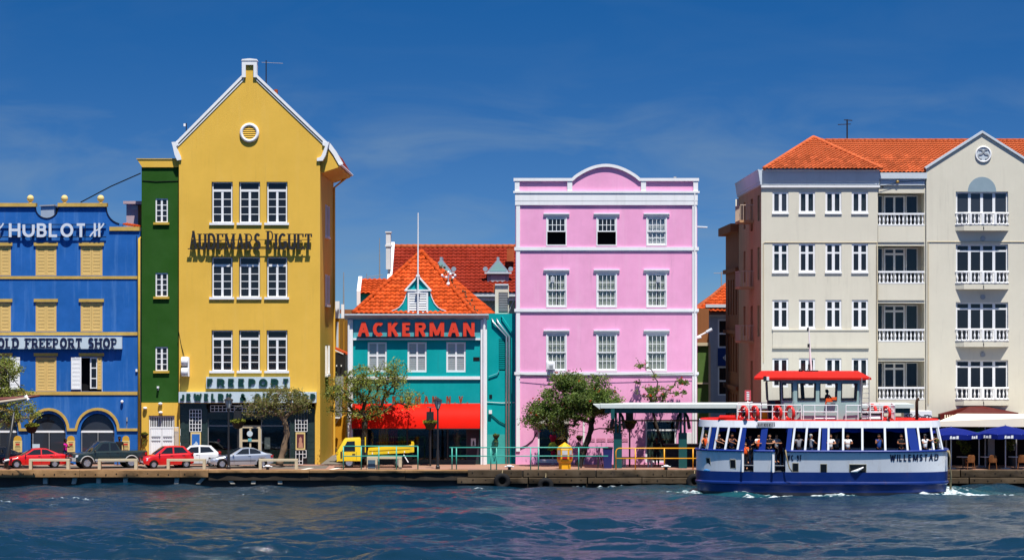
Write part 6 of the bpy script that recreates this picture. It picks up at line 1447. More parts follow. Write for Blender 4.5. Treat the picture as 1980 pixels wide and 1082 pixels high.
def railing(p0,p1,posts,zt,zm,Y,mat,label,curved=False,r=.035):
    t=thing('railing',label,'railing',(KX((p0+p1)/2,Y),Y,QZ))
    x0,x1=KX(p0,Y),KX(p1,Y); a=KZ(zt,Y); b=KZ(zm,Y)
    if curved: MB().tube([(x0,Y,QZ),(x0,Y,a-.18),(x0+.05,Y,a-.06),(x0+.16,Y,a),(x1,Y,a)],r,8).build('top_rail',mat,t,smooth=True)
    else: MB().tube([(x0,Y,a),(x1,Y,a)],r,8).build('top_rail',mat,t,smooth=True)
    MB().tube([(x0,Y,b),(x1,Y,b)],r*.85,8).build('middle_rail',mat,t,smooth=True)
    for q in posts: MB().tube([(KX(q,Y),Y,QZ),(KX(q,Y),Y,a)],r,8).build('post',mat,t,smooth=True)
    return t
railing(664,808,(664,698.5,732.5,766.5,808),862,881,-6.0,M_teal_metal,'teal railing in front of the yellow truck')
railing(869,1176,(874,882.5,949,960,1026,1041,1119),864.5,881,-6.0,M_teal_metal,'long teal railing in front of the pink building')
railing(1191,1352,(1228.5,1284.5,1340),866,885.5,-6.1,mk('orange_yellow_metal_paint',srgb(245,170,20,.85),.45),'orange yellow railing at the ferry landing',True)
# bollards
def bollard(px,Y,label):
    x=KX(px,Y); t=thing('mooring_bollard',label,'bollard',(x,Y,QZ),group='mooring bollards')
    MB().lathe([(.18,QZ),(.18,QZ+.02),(.09,QZ+.03),(.085,QZ+.18)],(x,Y,0),14).build('post',M_black,t,smooth=35); MB().lathe([(.09,QZ+.18),(.17,QZ+.20),(.17,QZ+.24),(.06,QZ+.29)],(x,Y,0),14).tube([(x-.26,Y,QZ+.19),(x+.26,Y,QZ+.19)],.035,8).build('cap',M_white,t,smooth=35)
bollard(517.5,-6.5,'bollard with white cap below the slab bench by the jewellery shop'); bollard(1288,-6.5,'bollard with white cap behind the orange yellow railing'); bollard(985,-6.5,'bollard on the quay edge below the teal annex')
# lamps and basket posts
M_lglass=mk('frosted_lamp_glass',(.55,.55,.5),.3)
def lamp(px,Y,pytop,label):
    x=KX(px,Y); zt=KZ(pytop,Y); t=thing('street_lamp',label,'street lamp',(x,Y,QZ),group='black lantern lamp posts')
    MB().lathe([(.12,QZ),(.12,QZ+.15),(.085,QZ+.2),(.075,QZ+1.0),(.055,QZ+1.1),(.05,zt-.72),(.09,zt-.68),(.09,zt-.62)],(x,Y,0),12).build('post',M_black,t,smooth=30)
    h=MB().lathe([(.10,zt-.62),(.23,zt-.20),(.23,zt-.19)],(x,Y,0),8).build('lantern_glass',M_lglass,t); MB().lathe([(.27,zt-.185),(.25,zt-.13),(.08,zt-.05),(.03,zt),(.01,zt+.04)],(x,Y,0),8).build('lantern_cap',M_black,t)
    g=MB()
    for i in range(8):
        a=2*math.pi*i/8; g.tube([(x+.105*math.cos(a),Y+.105*math.sin(a),zt-.62),(x+.235*math.cos(a),Y+.235*math.sin(a),zt-.19)],.012,4)
    g.build('lantern_frame',M_black,t)
lamp(442,-5.4,767,'black lantern lamp post in front of the jewellery shop'); lamp(846.5,-5.4,768,'black lantern lamp post in front of the red awning')
M_bplant=mk('yellow_green_leaf',srgb(120,125,40,.75),.7,rnd=0,var=.5,scale=8)
def leafball(mb,c,rx,ry,rz,n,sz,rr):
    for i in range(n):
        d=Vector((rr.gauss(0,1),rr.gauss(0,1),rr.gauss(0,1))).normalized()*rr.uniform(.55,1.0)
        p=Vector(c)+Vector((d.x*rx,d.y*ry,d.z*rz)); leaf(mb,p,sz*rr.uniform(.6,1.3),rr)
def leaf(mb,p,s,rr,bias=None):
    a=Vector((rr.gauss(0,1),rr.gauss(0,1),rr.gauss(0,.8))).normalized(); b=a.cross(Vector((rr.gauss(0,1),rr.gauss(0,1),rr.gauss(0,1)))).normalized()
    if bias is not None: 
        b=(b+bias).normalized()
    n=len(mb.v); k=s*.5; nn=a.cross(b)*s*.12
    mb.v+=[tuple(p-a*k),tuple(p+b*k*.55+nn),tuple(p+a*k),tuple(p-b*k*.55+nn)]; mb.f.append((n,n+1,n+2,n+3))
def basket_post(px,Y,pyb,label,box=True,h=0):
    x=KX(px,Y); zb=KZ(pyb,Y); rr=random.Random(int(px)); t=thing('flower_basket_post',label,'planter',(x,Y,QZ),group='posts with hanging flower baskets')
    MB().tube([(x,Y,QZ),(x,Y,zb)],.05,8).build('post',M_black,t); MB().lathe([(.10,zb-.03),(.24,zb+.04),(.36,zb+.30),(.39,zb+.36),(.33,zb+.36),(.05,zb+.30)],(x,Y,0),16).build('basket',mk('dark_coir_basket',(.05,.035,.02),.9,var=.5,scale=8),t,smooth=35)
    mb=MB(); leafball(mb,(x,Y,zb+.40),.44,.44,.16,420,.13,rr); mb.build('plants',M_bplant,t,fix=False)
    if box: MB().box(x-.02,x+.02,Y-.02,Y+.02,zb+.3,zb+1.25).build('stem',M_black,t); MB().box(x-.22,x+.20,Y-.16,Y+.16,zb+.50,zb+1.0).lathe([(.05,zb+1.0),(.05,zb+1.2),(.26,zb+1.22),(.2,zb+1.27)],(x,Y,0),10).build('lantern_box',M_black,t)
basket_post(460,-2.0,827,'flower basket post half hidden beside the jewellery shop tree'); basket_post(832,-2.0,829,'flower basket post under the red awning lamp'); basket_post(1217.5,-2.2,829,'flower basket post between the teal shelter columns'); basket_post(61,-2.6,836,'flower basket post before the left arch of the blue building',False)
def wall_plant(px,py,y,label,w=.22):
    x=X(px); z=Z(py); rr=random.Random(int(px)); t=thing('wall_planter',label,'planter',(x,y,z))
    MB().lathe([(.08,z-.12),(.16,z),(.18,z+.08),(.05,z+.06)],(x,y,0),12).build('pot',mk('dark_pot',(.04,.03,.02),.9),t); mb=MB(); leafball(mb,(x,y,z+.10),w,.16,.12,160,.10,rr); leafball(mb,(x,y-.05,z-.35),w*.6,.1,.35,60,.09,rr); mb.build('leaves',mk('mid_green_leaf',srgb(96,104,34,.75),.7,var=.5,scale=8),t,fix=False)
wall_plant(279,842,.05,'wall planter with trailing leaves on the yellow tower base'); wall_plant(959,845,.45,'wall planter with trailing leaves on the teal annex'); wall_plant(1120,847,-.3,'wall planter on the pink wall behind the leaning tree')
# hexagonal yellow kiosk, bin
ky=thing('newspaper_kiosk','yellow hexagonal newspaper box with pointed roof on the quay','kiosk',(KX(1092,-5.3),-5.3,QZ))
M_ky=mk('kiosk_yellow_paint',srgb(250,180,10,.85),.45,var=.1); x=KX(1092,-5.3); Yk=-5.3
z=lambda py: KZ(py,Yk)
MB().lathe([(.34,QZ),(.34,z(894)),(.40,z(892)),(.43,z(889)),(.43,z(867)),(.40,z(866))],(x,Yk,0),6).build('body',M_ky,ky); MB().lathe([(.36,z(866)),(.36,z(863.5))],(x,Yk,0),6).build('gap',M_black,ky); MB().lathe([(.40,z(863.5)),(.02,z(854.5))],(x,Yk,0),6).build('roof',M_ky,ky)
for k_ in range(6):
    a0=math.pi/3*k_; a1=a0+math.pi/3; p0=Vector((math.cos(a0),math.sin(a0),0))*.435; p1=Vector((math.cos(a1),math.sin(a1),0))*.435; nrm_=(p0+p1).normalized()*.004
    for za,zb,mt in ((887,878.5,mk('red_panel_print',srgb(190,30,30,.8),.5)),(878,869.5,mk('pale_panel_print',(.5,.5,.52),.5,var=.6,scale=14))):
        q0=p0.lerp(p1,.16)+nrm_; q1=p0.lerp(p1,.84)+nrm_; mb=MB(); mb.extr([(x+q0.x,Yk+q0.y,z(za)),(x+q1.x,Yk+q1.y,z(za)),(x+q1.x,Yk+q1.y,z(zb)),(x+q0.x,Yk+q0.y,z(zb))],tuple(nrm_)); mb.build('display_panel',mt,ky)
bn=thing('litter_bin','dark blue litter bin beside the shelter column','bin',(KX(1175,-4.5),-4.5,QZ)); x=KX(1175,-4.5)
MB().lathe([(.30,QZ),(.38,KZ(866,-4.5)),(.34,KZ(866,-4.5))],(x,-4.5,0),4).build('body',mk('navy_plastic',(.01,.015,.11),.5),bn); MB().lathe([(.42,KZ(866,-4.5)),(.42,KZ(864,-4.5)),(.1,KZ(863,-4.5))],(x,-4.5,0),4).build('lid',M_black,bn)
for o in bn.children: o.data.transform(Matrix.Translation((x,-4.5,0))@Matrix.Rotation(R(45),4,'Z')@Matrix.Translation((-x,4.5,0)))
sd=thing('seat_frame','dark metal seat frame beside the blue bin','seat',(KX(1155,-4.3),-4.3,QZ)); Yq=-4.3
MB().box(KX(1120,Yq),KX(1158,Yq),Yq-.2,Yq+.2,KZ(882,Yq),KZ(880.5,Yq)).build('seat',M_trimblk,sd); MB().box(KX(1155,Yq),KX(1158,Yq),Yq-.15,Yq+.15,QZ,KZ(882,Yq)).build('leg',M_trimblk,sd); MB().box(KX(1122,Yq),KX(1125,Yq),Yq-.15,Yq+.15,QZ,KZ(882,Yq)).build('leg',M_trimblk,sd); MB().tube([(KX(1158,Yq),Yq,KZ(864,Yq)),(KX(1165,Yq),Yq,QZ+.1)],.03,6).build('brace',M_trimblk,sd)
# leaning pole and bowsprit of a boat moored out of view on the left
lp=thing('leaning_post','dark leaning post at the left edge in front of the red saloon','post',(KX(11,-6.2),-6.2,QZ)); MB().tube([P(11,905,-6.2),P(13,893,-6.2),P(27,797,-6.2)],[.12,.13,.06],10).build('post',M_black,lp,smooth=True); MB().tube([P(9,890,-6.35),P(18,888,-6.35)],.06,8).build('collar',M_frame,lp)
Yb=-9.0
bt=thing('moored_sailing_boat','wooden bowsprit and rigging of a boat moored beyond the left edge','boat',(KX(-200,Yb),Yb,0))
M_spar=mk('varnished_brown_spar',srgb(110,45,30,.75),.4,var=.3); M_spar2=mk('pale_worn_spar',srgb(190,175,155,.75),.6,var=.3)
MB().tube([P(-190,795,Yb),P(0,772,Yb),P(45,768.5,Yb),P(77,764.5,Yb)],[.17,.13,.10,.06],10).build('bowsprit',M_spar,bt,smooth=True); MB().tube([P(-190,803,Yb-.12),P(0,777,Yb-.12),P(52,769.5,Yb-.12)],[.12,.09,.07],8).build('worn_spar',M_spar2,bt,smooth=True)
MB().tube([P(48,765,Yb-.02),P(54,773,Yb-.02)],.13,8).build('spar_band',M_white,bt); MB().tube([P(50,762,Yb),P(28,735,Yb),P(-60,640,Yb)],.025,5).build('forestay',M_wire,bt); MB().tube([P(52,771,Yb),P(20,784,Yb),P(-120,860,Yb)],.022,5).build('bobstay',M_rope,bt)
hull=MB(); rings=[]
for i in range(12):
    t=i/11; xx=KX(-120,Yb)-t*9.5; w=1.5*math.sin(min(1,t*1.8+.03)*math.pi/2); top_=2.6-.9*t
    rings.append([(xx,Yb-w,top_),(xx+.1*0,Yb-w*.85,.6),(xx,Yb-w*.2,-.5),(xx,Yb+w*.2,-.5),(xx,Yb+w*.85,.6),(xx,Yb+w,top_)])
hull.loft(rings).build('hull',M_white,bt,smooth=40); MB().tube([(KX(-260,Yb),Yb,1.5),(KX(-260,Yb),Yb,14)],[.16,.08],10).build('mast',M_spar,bt)
# ------------------------------------------------------------------ trees
def tree(name,label,trunk,blobs,npts,nleaf,lsize,seed,barkm,leafm,r0=.16,spread=.28,flowers=None,flower_n=0,droop=0.0,twig=.012,cat='tree'):
    """trunk: 3-D points from the ground; blobs: ellipsoids (centre, radii, weight) of the crown"""
    rr=random.Random(seed); base=Vector(trunk[0]); t=thing(name,label,cat,base)
    nodes=[]; par=[]
    tp=[Vector(p) for p in trunk]
    for i,p in enumerate(tp):
        if i:
            for k in range(1,5):
                q=tp[i-1].lerp(p,k/4)+Vector((rr.uniform(-.02,.02),rr.uniform(-.02,.02),0)); nodes.append(q); par.append(len(nodes)-2)
        else: nodes.append(p.copy()); par.append(-1)
    ntr=len(nodes); wsum=sum(b[2] for b in blobs); pts=[]
    while len(pts)<npts:
        u=rr.uniform(0,wsum); 
        for c,rad,w in blobs:
            u-=w
            if u<=0: break
        d=Vector((rr.gauss(0,1),rr.gauss(0,1),rr.gauss(0,1))).normalized()*(rr.random()**.42)
        pts.append(Vector((c[0]+d.x*rad[0],c[1]+d.y*rad[1],c[2]+d.z*rad[2])))
    top=tp[-1]; pts.sort(key=lambda p:(p-top).length)
    tips=[]
    for p in pts:
        best=None; bd=1e9; lo=int(ntr*.62)
        for i in range(lo,len(nodes)):
            q=nodes[i]; d=(p-q).length+max(0,(q.z-p.z))*.9
            if d<bd: bd=d; best=i
        q=nodes[best]; n=max(1,int((p-q).length/.28)); prev=best
        perp=Vector((rr.gauss(0,1),rr.gauss(0,1),rr.gauss(0,1)))*.10*(p-q).length
        for k in range(1,n+1):
            f=k/n; s=q.lerp(p,f)+perp*math.sin(math.pi*f)+Vector((0,0,.10*math.sin(math.pi*f)*(p-q).length)); nodes.append(s); par.append(prev); prev=len(nodes)-1
        tips.append(prev)
    cnt=[0]*len(nodes)
    for i in tips: cnt[i]+=1
    ch=[[] for _ in nodes]
    for i in range(len(nodes)-1,0,-1): 
        if par[i]>=0: ch[par[i]].append(i)
    for i in range(len(nodes)-1,0,-1): cnt[par[i]]+=max(cnt[i],0)
    rad=[max(twig,r0*((c/max(1,cnt[0]))**.42)) for c in cnt]
    for i in range(ntr): rad[i]=max(rad[i],r0*(1.25-.45*i/ntr))
    rad[0]=r0*1.5
    mbT=MB(); mbT.tube([nodes[i] for i in range(ntr)],[rad[i]*(1+.12*math.sin(i*1.7)) for i in range(ntr)],9); mbT.build('trunk',barkm,t,smooth=True)
    br=MB(); done=set(range(ntr))
    for i in tips:
        path=[i]; 
        while path[-1] not in done and par[path[-1]]>=0: path.append(par[path[-1]])
        for k in path: done.add(k)
        path=path[::-1]
        if len(path)>1: br.tube([nodes[k] for k in path],[min(rad[k],rad[path[min(1,len(path)-1)]]) if j==0 else rad[k] for j,k in enumerate(path)],5,caps=False)
    br.build('branches',barkm,t,smooth=True,fix=False)
    lf=MB(); per=nleaf/len(tips)
    for i in tips:
        dens=rr.choice((.35,.8,1.0,1.3,1.6)); c=nodes[i]
        for k in range(int(per*dens)):
            o=Vector((rr.gauss(0,1),rr.gauss(0,1),rr.gauss(0,.75)))*spread*.55; o.z-=droop*abs(rr.gauss(0,1))
            leaf(lf,c+o,lsize*rr.uniform(.6,1.35),rr,Vector((0,0,.8)))
    cr_=lf.build('crown',leafm,t,fix=False)
    if flowers:
        fl=MB()
        for k in range(flower_n):
            c=nodes[rr.choice(tips)]+Vector((rr.gauss(0,.2),rr.gauss(0,.2)-.1,rr.gauss(0,.2)))
            for q in range(5): leaf(fl,c+Vector((rr.gauss(0,.035),rr.gauss(0,.035),rr.gauss(0,.035))),.10,rr)
        fl.build('flowers',flowers,t,fix=False)
    return t
def leaf_mat(name,c,c2,trans=.35):
    m,t,b=nodes_of(name); N=t.nodes; L=t.links; g=N.new('ShaderNodeNewGeometry'); n=N.new('ShaderNodeTexNoise'); n.inputs['Scale'].default_value=2.2; n.inputs['Detail'].default_value=4; L.new(g.outputs['Position'],n.inputs['Vector'])
    wn_=N.new('ShaderNodeTexWhiteNoise'); vm=N.new('ShaderNodeVectorMath'); vm.operation='SNAP'; vm.inputs[1].default_value=(.11,.11,.11); L.new(g.outputs['Position'],vm.inputs[0]); L.new(vm.outputs[0],wn_.inputs[0])
    ad=N.new('ShaderNodeMath'); ad.operation='MULTIPLY_ADD'; L.new(wn_.outputs['Value'],ad.inputs[0]); ad.inputs[1].default_value=.5; L.new(n.outputs['Fac'],ad.inputs[2])
    mr=N.new('ShaderNodeMapRange'); mr.inputs[1].default_value=.5; mr.inputs[2].default_value=1.0; L.new(ad.outputs[0],mr.inputs[0])
    mx=N.new('ShaderNodeMix'); mx.data_type='RGBA'; L.new(mr.outputs[0],mx.inputs[0]); mx.inputs[6].default_value=(*c,1); mx.inputs[7].default_value=(*c2,1); L.new(mx.outputs[2],b.inputs['Base Color']); b.inputs['Roughness'].default_value=.55
    tl=N.new('ShaderNodeBsdfTranslucent'); L.new(mx.outputs[2],tl.inputs[0]); ms=N.new('ShaderNodeMixShader'); ms.inputs[0].default_value=trans; L.new(b.outputs[0],ms.inputs[1]); L.new(tl.outputs[0],ms.inputs[2]); L.new(ms.outputs[0],N['Material Output'].inputs[0]); return m
M_bark=mk('grey_brown_bark',srgb(150,125,100,.6),.95,var=.6,scale=5,bump=.8,bscale=18); M_bark_dk=mk('dark_bark',(.045,.035,.028),.95,var=.5,scale=5,bump=.8,bscale=18)
L_olive=leaf_mat('olive_leaf',(.10,.115,.022),(.25,.24,.06)); L_lime=leaf_mat('lime_leaf',(.13,.17,.02),(.33,.36,.06)); L_dark=leaf_mat('glossy_dark_leaf',(.045,.095,.015),(.19,.26,.04)); L_bright=leaf_mat('bright_green_leaf',(.06,.11,.02),(.20,.26,.05))
M_fl=mk('orange_red_flower',srgb(190,45,18,.8),.7)
def bl(px,py,y,rx,ry,rz,w): p=P(px,py,y); return ((p.x,p.y,p.z),(rx*.0295,ry,rz*.0295),w)
Yt=-3.4
tree('quay_tree','small olive green tree with pale twisted trunk before the jewellery shop',[P(540,899,Yt),P(548,870,Yt),P(555,838,Yt),P(551,815,Yt)],
     [bl(540,778,Yt,62,1.2,24,3),bl(500,788,Yt,32,1.0,22,1.2),bl(575,775,Yt,30,1.0,22,1.2),bl(545,757,Yt,40,.9,12,1)],200,4300,.115,21,M_bark,L_olive,.155,.25)
Yt=-2.2
tree('quay_tree','spreading lime green tree with dark trunk above the yellow truck',[P(704,898,Yt),P(704,850,Yt),P(705,815,Yt)],
     [bl(720,740,Yt,62,1.6,40,3),bl(672,748,Yt,42,1.2,36,1.5),bl(765,722,Yt,42,1.2,32,1.2),bl(700,788,Yt,66,1.3,26,1.4),bl(645,757,Yt,18,.8,18,.4),bl(790,770,Yt,24,.9,22,.4)],330,8600,.12,22,M_bark_dk,L_lime,.165,.27,droop=.05)
Yt=-2.6
tree('quay_tree','leaning dark green tree with orange red flowers in front of the pink building',[P(1118,899,Yt),P(1126,880,Yt),P(1137,850,Yt),P(1143,828,Yt),P(1142,812,Yt)],
     [bl(1105,762,Yt,70,1.6,40,3),bl(1100,790,Yt,74,1.5,36,4),bl(1055,800,Yt,40,1.3,28,1.5),bl(1165,775,Yt,36,1.2,32,2.0),bl(1145,752,Yt,40,1.2,26,1.2),bl(1095,738,Yt,42,1.0,18,1.0),bl(1030,815,Yt,22,.8,14,.5),bl(1190,828,Yt,16,.8,16,.35),bl(1095,835,Yt,40,1.0,14,.5)],430,24000,.14,23,M_bark_dk,L_dark,.16,.30,M_fl,110)
Yt=-.9
tree('quay_tree','thin sparse young tree with a few flowers behind the shelter roof',[P(1290,898,Yt),P(1283,860,Yt),P(1268,820,Yt),P(1262,790,Yt),P(1258,760,Yt)],
     [bl(1258,752,Yt,34,.9,32,2),bl(1300,752,Yt,30,.7,20,1.2),bl(1243,705,Yt,14,.4,9,.5),bl(1318,735,Yt,14,.4,10,.5),bl(1275,765,Yt,44,.8,16,1.2)],58,1150,.17,24,M_bark_dk,L_bright,.075,.16,M_fl,26)
Yt=-4.2
tree('quay_tree','light green tree reaching in from the left edge before the blue building',[P(-48,900,Yt),P(-44,860,Yt),P(-36,815,Yt),P(-28,790,Yt)],
     [bl(5,715,Yt,36,1.2,26,2),bl(-25,735,Yt,45,1.3,45,1.2),bl(25,770,Yt,45,1.2,24,1.6),bl(10,805,Yt,40,1.2,28,1.2),bl(55,800,Yt,20,.8,20,.5)],200,7500,.13,25,M_bark,L_lime,.16,.26)

# ------------------------------------------------------------------ people
PS=.90
SK=[mk('skin_brown',srgb(150,98,70,.8),.6),mk('skin_dark',srgb(82,52,40,.8),.6),mk('skin_tan',srgb(196,140,108,.8),.6)]
HAIR=[mk('black_hair',(.008,.007,.006),.6),mk('brown_hair',(.05,.028,.015),.6),mk('grey_hair',(.35,.35,.34),.7)]
def cloth(name,c): return mk(name,c,.85,var=.15,scale=9)
def skinmesh(name,pts,edges,radii,mat,parent,sub=1,root=0):
    me=bpy.data.meshes.new(name); me.from_pydata([tuple(p) for p in pts],edges,[]); me.materials.append(mat)
    o=put(name,me,parent); m=o.modifiers.new('skin','SKIN'); m.use_smooth_shade=True; m.branch_smoothing=.6
    sv=me.skin_vertices[0].data
    for i,r in enumerate(radii): sv[i].radius=(r,r) if not isinstance(r,tuple) else r; sv[i].use_root=(i==root)
    s=o.modifiers.new('sub','SUBSURF'); s.levels=sub; s.render_levels=sub
    return o
def person(label,loc,rotz,shirt,pants,skin=0,hair=0,arms=None,parent_scale=PS,group=None,cap=None,sleeve=.55,vest=None,turn=0,lean=0.0,longhair=False,legs=None):
    t=thing('person',label,'person',loc,rotz,group); t.scale=(parent_scale,)*3
    sk=SK[skin]; L=lean
    up_=lambda z: -L*max(0,z-.95)
    A=arms or [((.24,.03,1.12),(.25,-.10,.88)),((-.24,.03,1.12),(-.25,-.10,.88))]
    pts=[(0,0,.93),(0,up_(1.06),1.07),(0,up_(1.28),1.28),(0,up_(1.43)-.005,1.43),(0,up_(1.5)-.02,1.50),(0,up_(1.58)-.025,1.585),(0,up_(1.66)-.01,1.665)]
    rad=[.125,.115,.13,.05,.072,.092,.065]; ed=[(i,i+1) for i in range(6)]
    hx=math.sin(turn); hy=-math.cos(turn)
    pts.append((hx*.105,up_(1.57)-.025+hy*.105,1.57)); rad.append(.014); ed.append((5,7))
    for s in (-1,1): pts.append((s*hy*-.094,up_(1.58)+s*hx*.094-.02,1.58)); rad.append(.018); ed.append((5,len(pts)-1))
    shirt_p=[(0,up_(.85),.84),(0,up_(1.07),1.07),(0,up_(1.28),1.28),(0,up_(1.39),1.40)]; shirt_r=[.165,.15,.16,.085]; shirt_e=[(0,1),(1,2),(2,3)]
    for k,s in ((0,1),(1,-1)):
        sh=Vector((s*.175,up_(1.37),1.375)); el=Vector(A[k][0]); wr=Vector(A[k][1]); d=(wr-el).normalized(); pm=wr+d*.06
        i0=len(pts); pts+=[tuple(sh),tuple(el),tuple(wr),tuple(pm)]; rad+=[.06,.043,.029,.033]; ed+=[(2,i0),(i0,i0+1),(i0+1,i0+2),(i0+2,i0+3)]
        sd=d.cross(Vector((0,0,1))); sd=(sd if sd.length>.1 else Vector((1,0,0))).normalized(); dn=sd.cross(d)
        for f,(off,ln) in enumerate(((-.027,.055),(-.009,.066),(.009,.062),(.026,.048))):
            b=pm+d*.025+sd*off; c=b+d*ln*.5-dn*.004; e=c+d*ln*.5-dn*.016; j=len(pts); pts+=[tuple(b),tuple(c),tuple(e)]; rad+=[.011,.010,.008]; ed+=[(i0+3,j),(j,j+1),(j+1,j+2)]
        j=len(pts); b=wr+d*.03-sd*.035; pts+=[tuple(b),tuple(b+d*.035-sd*.02)]; rad+=[.012,.010]; ed+=[(i0+3,j),(j,j+1)]
        q=sh.lerp(el,sleeve); n=len(shirt_p); shirt_p+=[tuple(sh),tuple(q)]; shirt_r+=[.075,.066]; shirt_e+=[(2,n),(n,n+1)]
    lg=legs or [((.10,-.02,.50),(.10,.03,.09)),((-.10,-.02,.50),(-.10,.03,.09))]
    tr_p=[(0,0,.98)]; tr_r=[.14]; tr_e=[]
    for k,s in ((0,1),(1,-1)):
        hp=(s*.085,0,.86); kn,an_=lg[k]; toe=(an_[0]+s*.015,an_[1]-.16,.035); i0=len(pts); pts+=[hp,kn,an_,toe]; rad+=[.085,.056,.038,.032]; ed+=[(0,i0),(i0,i0+1),(i0+1,i0+2),(i0+2,i0+3)]
        n=len(tr_p); tr_p+=[hp,kn,tuple(Vector(kn).lerp(Vector(an_),.85))]; tr_r+=[.10,.072,.062]; tr_e+=[(0,n),(n,n+1),(n+1,n+2)]
    body=skinmesh('body',pts,ed,rad,sk,t)
    skinmesh('shirt',shirt_p,shirt_e,shirt_r,shirt,t); skinmesh('trousers',tr_p,tr_e,tr_r,pants,t)
    hy0=up_(1.6)-.012; h=MB(); h.sphere((-.03*hx,hy0-.03*hy,1.635),.100,14,10,(.98,1.0,.86)); h.sphere((-.05*hx,hy0-.055*hy,1.575),.078,12,8,(1.0,.8,1.1))
    if longhair: h.sphere((0,hy0+.06,1.50),.09,10,8,(1,.6,1.4))
    h.build('hair',HAIR[hair],t,smooth=True)
    e=MB()
    for s in (-1,1): e.sphere((hx*.075+s*.032*-hy,up_(1.59)-.025+hy*.082+s*.032*hx,1.595),.012,6,5)
    e.sphere((hx*.08,up_(1.53)-.025+hy*.076,1.53),.010,6,4,(1.6,.5,.3)); e.build('face_features',HAIR[0],t)
    if cap: MB().sphere((0,hy0+.015,1.635),.112,12,8,(.97,1.0,.75)).box(-.07,.07,hy0-.20,hy0-.05,1.625,1.64).build('cap',cap,t,smooth=40)
    if vest: skinmesh('vest',shirt_p[:4],shirt_e[:3],[.175,.165,.178,.09],vest,t)
    return t
jeans=cloth('blue_denim',(.03,.06,.14)); dkp=cloth('dark_trousers',(.015,.015,.02))
person('woman in magenta top with white headband walking behind the red saloon',(KX(126.5,-1.2),-1.2,QZ),R(75),cloth('magenta_cotton',srgb(225,30,160,.8)),jeans,1,0,arms=[((.22,-.10,1.15),(.14,-.34,1.26)),((-.22,-.06,1.14),(-.16,-.30,1.20))],cap=None)
person('person standing behind the cab of the dark pickup',(KX(231,-1.0),-1.0,QZ),R(20),cloth('black_cotton',(.012,.012,.014)),dkp,1,0,parent_scale=.97)
person('person in dark clothes standing under the ferry shelter',(KX(1270,-2.6),-2.6,QZ),R(-20),MAT['black_cotton'],dkp,1,0,arms=[((.23,-.05,1.12),(.16,-.26,1.10)),((-.23,-.02,1.12),(-.2,-.22,1.0))],parent_scale=.97)
# mannequin in the pink shop window
mq=thing('shop_mannequin','mannequin with red heart top and lime tutu in the pink shop window','mannequin',(X(1069),-.35,G)); x=X(1069); Ym=-.35
MB().lathe([(.14,QZ+.02),(.14,QZ+.05),(.02,QZ+.06),(.02,Z(880))],(x,Ym,0),12).build('stand',M_steel,mq)
MB().lathe([(.10,Z(882)),(.13,Z(872)),(.12,Z(868))],(x,Ym,0),14).build('lower_body',mk('crimson_cloth',srgb(150,15,60,.8),.6),mq,smooth=True)
mb=MB(); mb.lathe([(.085,Z(855)),(.13,Z(850)),(.20,Z(845)),(.20,Z(843)),(.12,Z(841))],(x,Ym,0),16); mb.sphere((x-.09,Ym,Z(842.5)),.10,10,8).sphere((x+.09,Ym,Z(842.5)),.10,10,8); mb.build('heart_top',MAT['crimson_cloth'],mq,smooth=True)
rr=random.Random(5); mb=MB()
for i in range(420):
    a=rr.uniform(0,6.283); u=rr.random(); r1=.10+.26*u; zz=Z(854)-.52*u*rr.uniform(.5,1); d=Vector((math.cos(a),math.sin(a),0)); s=Vector((-d.y,d.x,0))*.05; c=Vector((x,Ym,zz)); mb.quad(c+d*.06*0+d*.05+s*.4+Vector((0,0,.12)),c+d*r1+s,c+d*r1-s,c+d*.05-s*.4+Vector((0,0,.12)))
mb.build('tutu',mk('lime_tulle',srgb(205,225,80,.8),.8,var=.3,scale=9),mq,fix=False)
# ------------------------------------------------------------------ ferry shelter on the quay
M_roofw=mk('white_roof_edge',(.55,.60,.57),.5,var=.15,streak=.2)
sh=thing('ferry_shelter','long flat roofed ferry shelter on thick teal columns with a white roof edge','shelter',(KX(1260,-4),-4,QZ))
Ys=-4.3
zt=KZ(780,Ys); zb=KZ(788,Ys)
x0=KX(1160,Ys); x1=KX(1763,Ys)
MB().box(x0,x1,Ys-1.0,Ys+2.6,zt-.22,zt).build('roof_slab',M_roofw,sh)
mb=MB(); mb.box(x0+.25,x1-.2,Ys-.8,Ys-.5,zt-.50,zt-.221).box(x0+.25,x1-.2,Ys+2.0,Ys+2.3,zt-.50,zt-.221); mb.build('roof_beam',M_teal_dark,sh)
mb=MB(); n=22
for i in range(n): xx=x0+.4+(x1-x0-.8)*i/(n-1); mb.box(xx-.06,xx+.06,Ys-.49,Ys+1.99,zt-.42,zt-.222)
mb.build('roof_joists',M_teal_dark,sh)
mb=MB(); mb.extr([(KX(1147,Ys),Ys-.9,zt-.02),(x0-.01,Ys-.9,zt-.02),(x0-.01,Ys-.9,zt-.30)],(0,3.4,0)); mb.build('roof_nose',M_roofw,sh)
for px in (1194.5,1320,1445,1570,1690):
    xc=KX(px,Ys); zc=KZ(836,Ys)
    cmb=MB(); cmb.box(xc-.23,xc+.23,Ys-.22,Ys+.22,QZ,zc); col_=cmb.build('column',M_teal_dark,sh)
    MB().box(xc-.17,xc-.05,Ys-.12,Ys+.12,zc,zt-.5).box(xc+.05,xc+.17,Ys-.12,Ys+.12,zc,zt-.5).build('twin_post',M_teal_dark,sh)
    for s in (-1,1):
        MB().tube([(xc+s*.12,Ys-.1,zt-.45),(xc+s*.26,Ys-.15,zt-.75),(xc+s*.36,Ys-.15,zt-1.35),(xc+s*.38,Ys-.15,zt-1.42)],[.05,.08,.10,.07],8).build('knee_brace',M_black,sh,smooth=True)
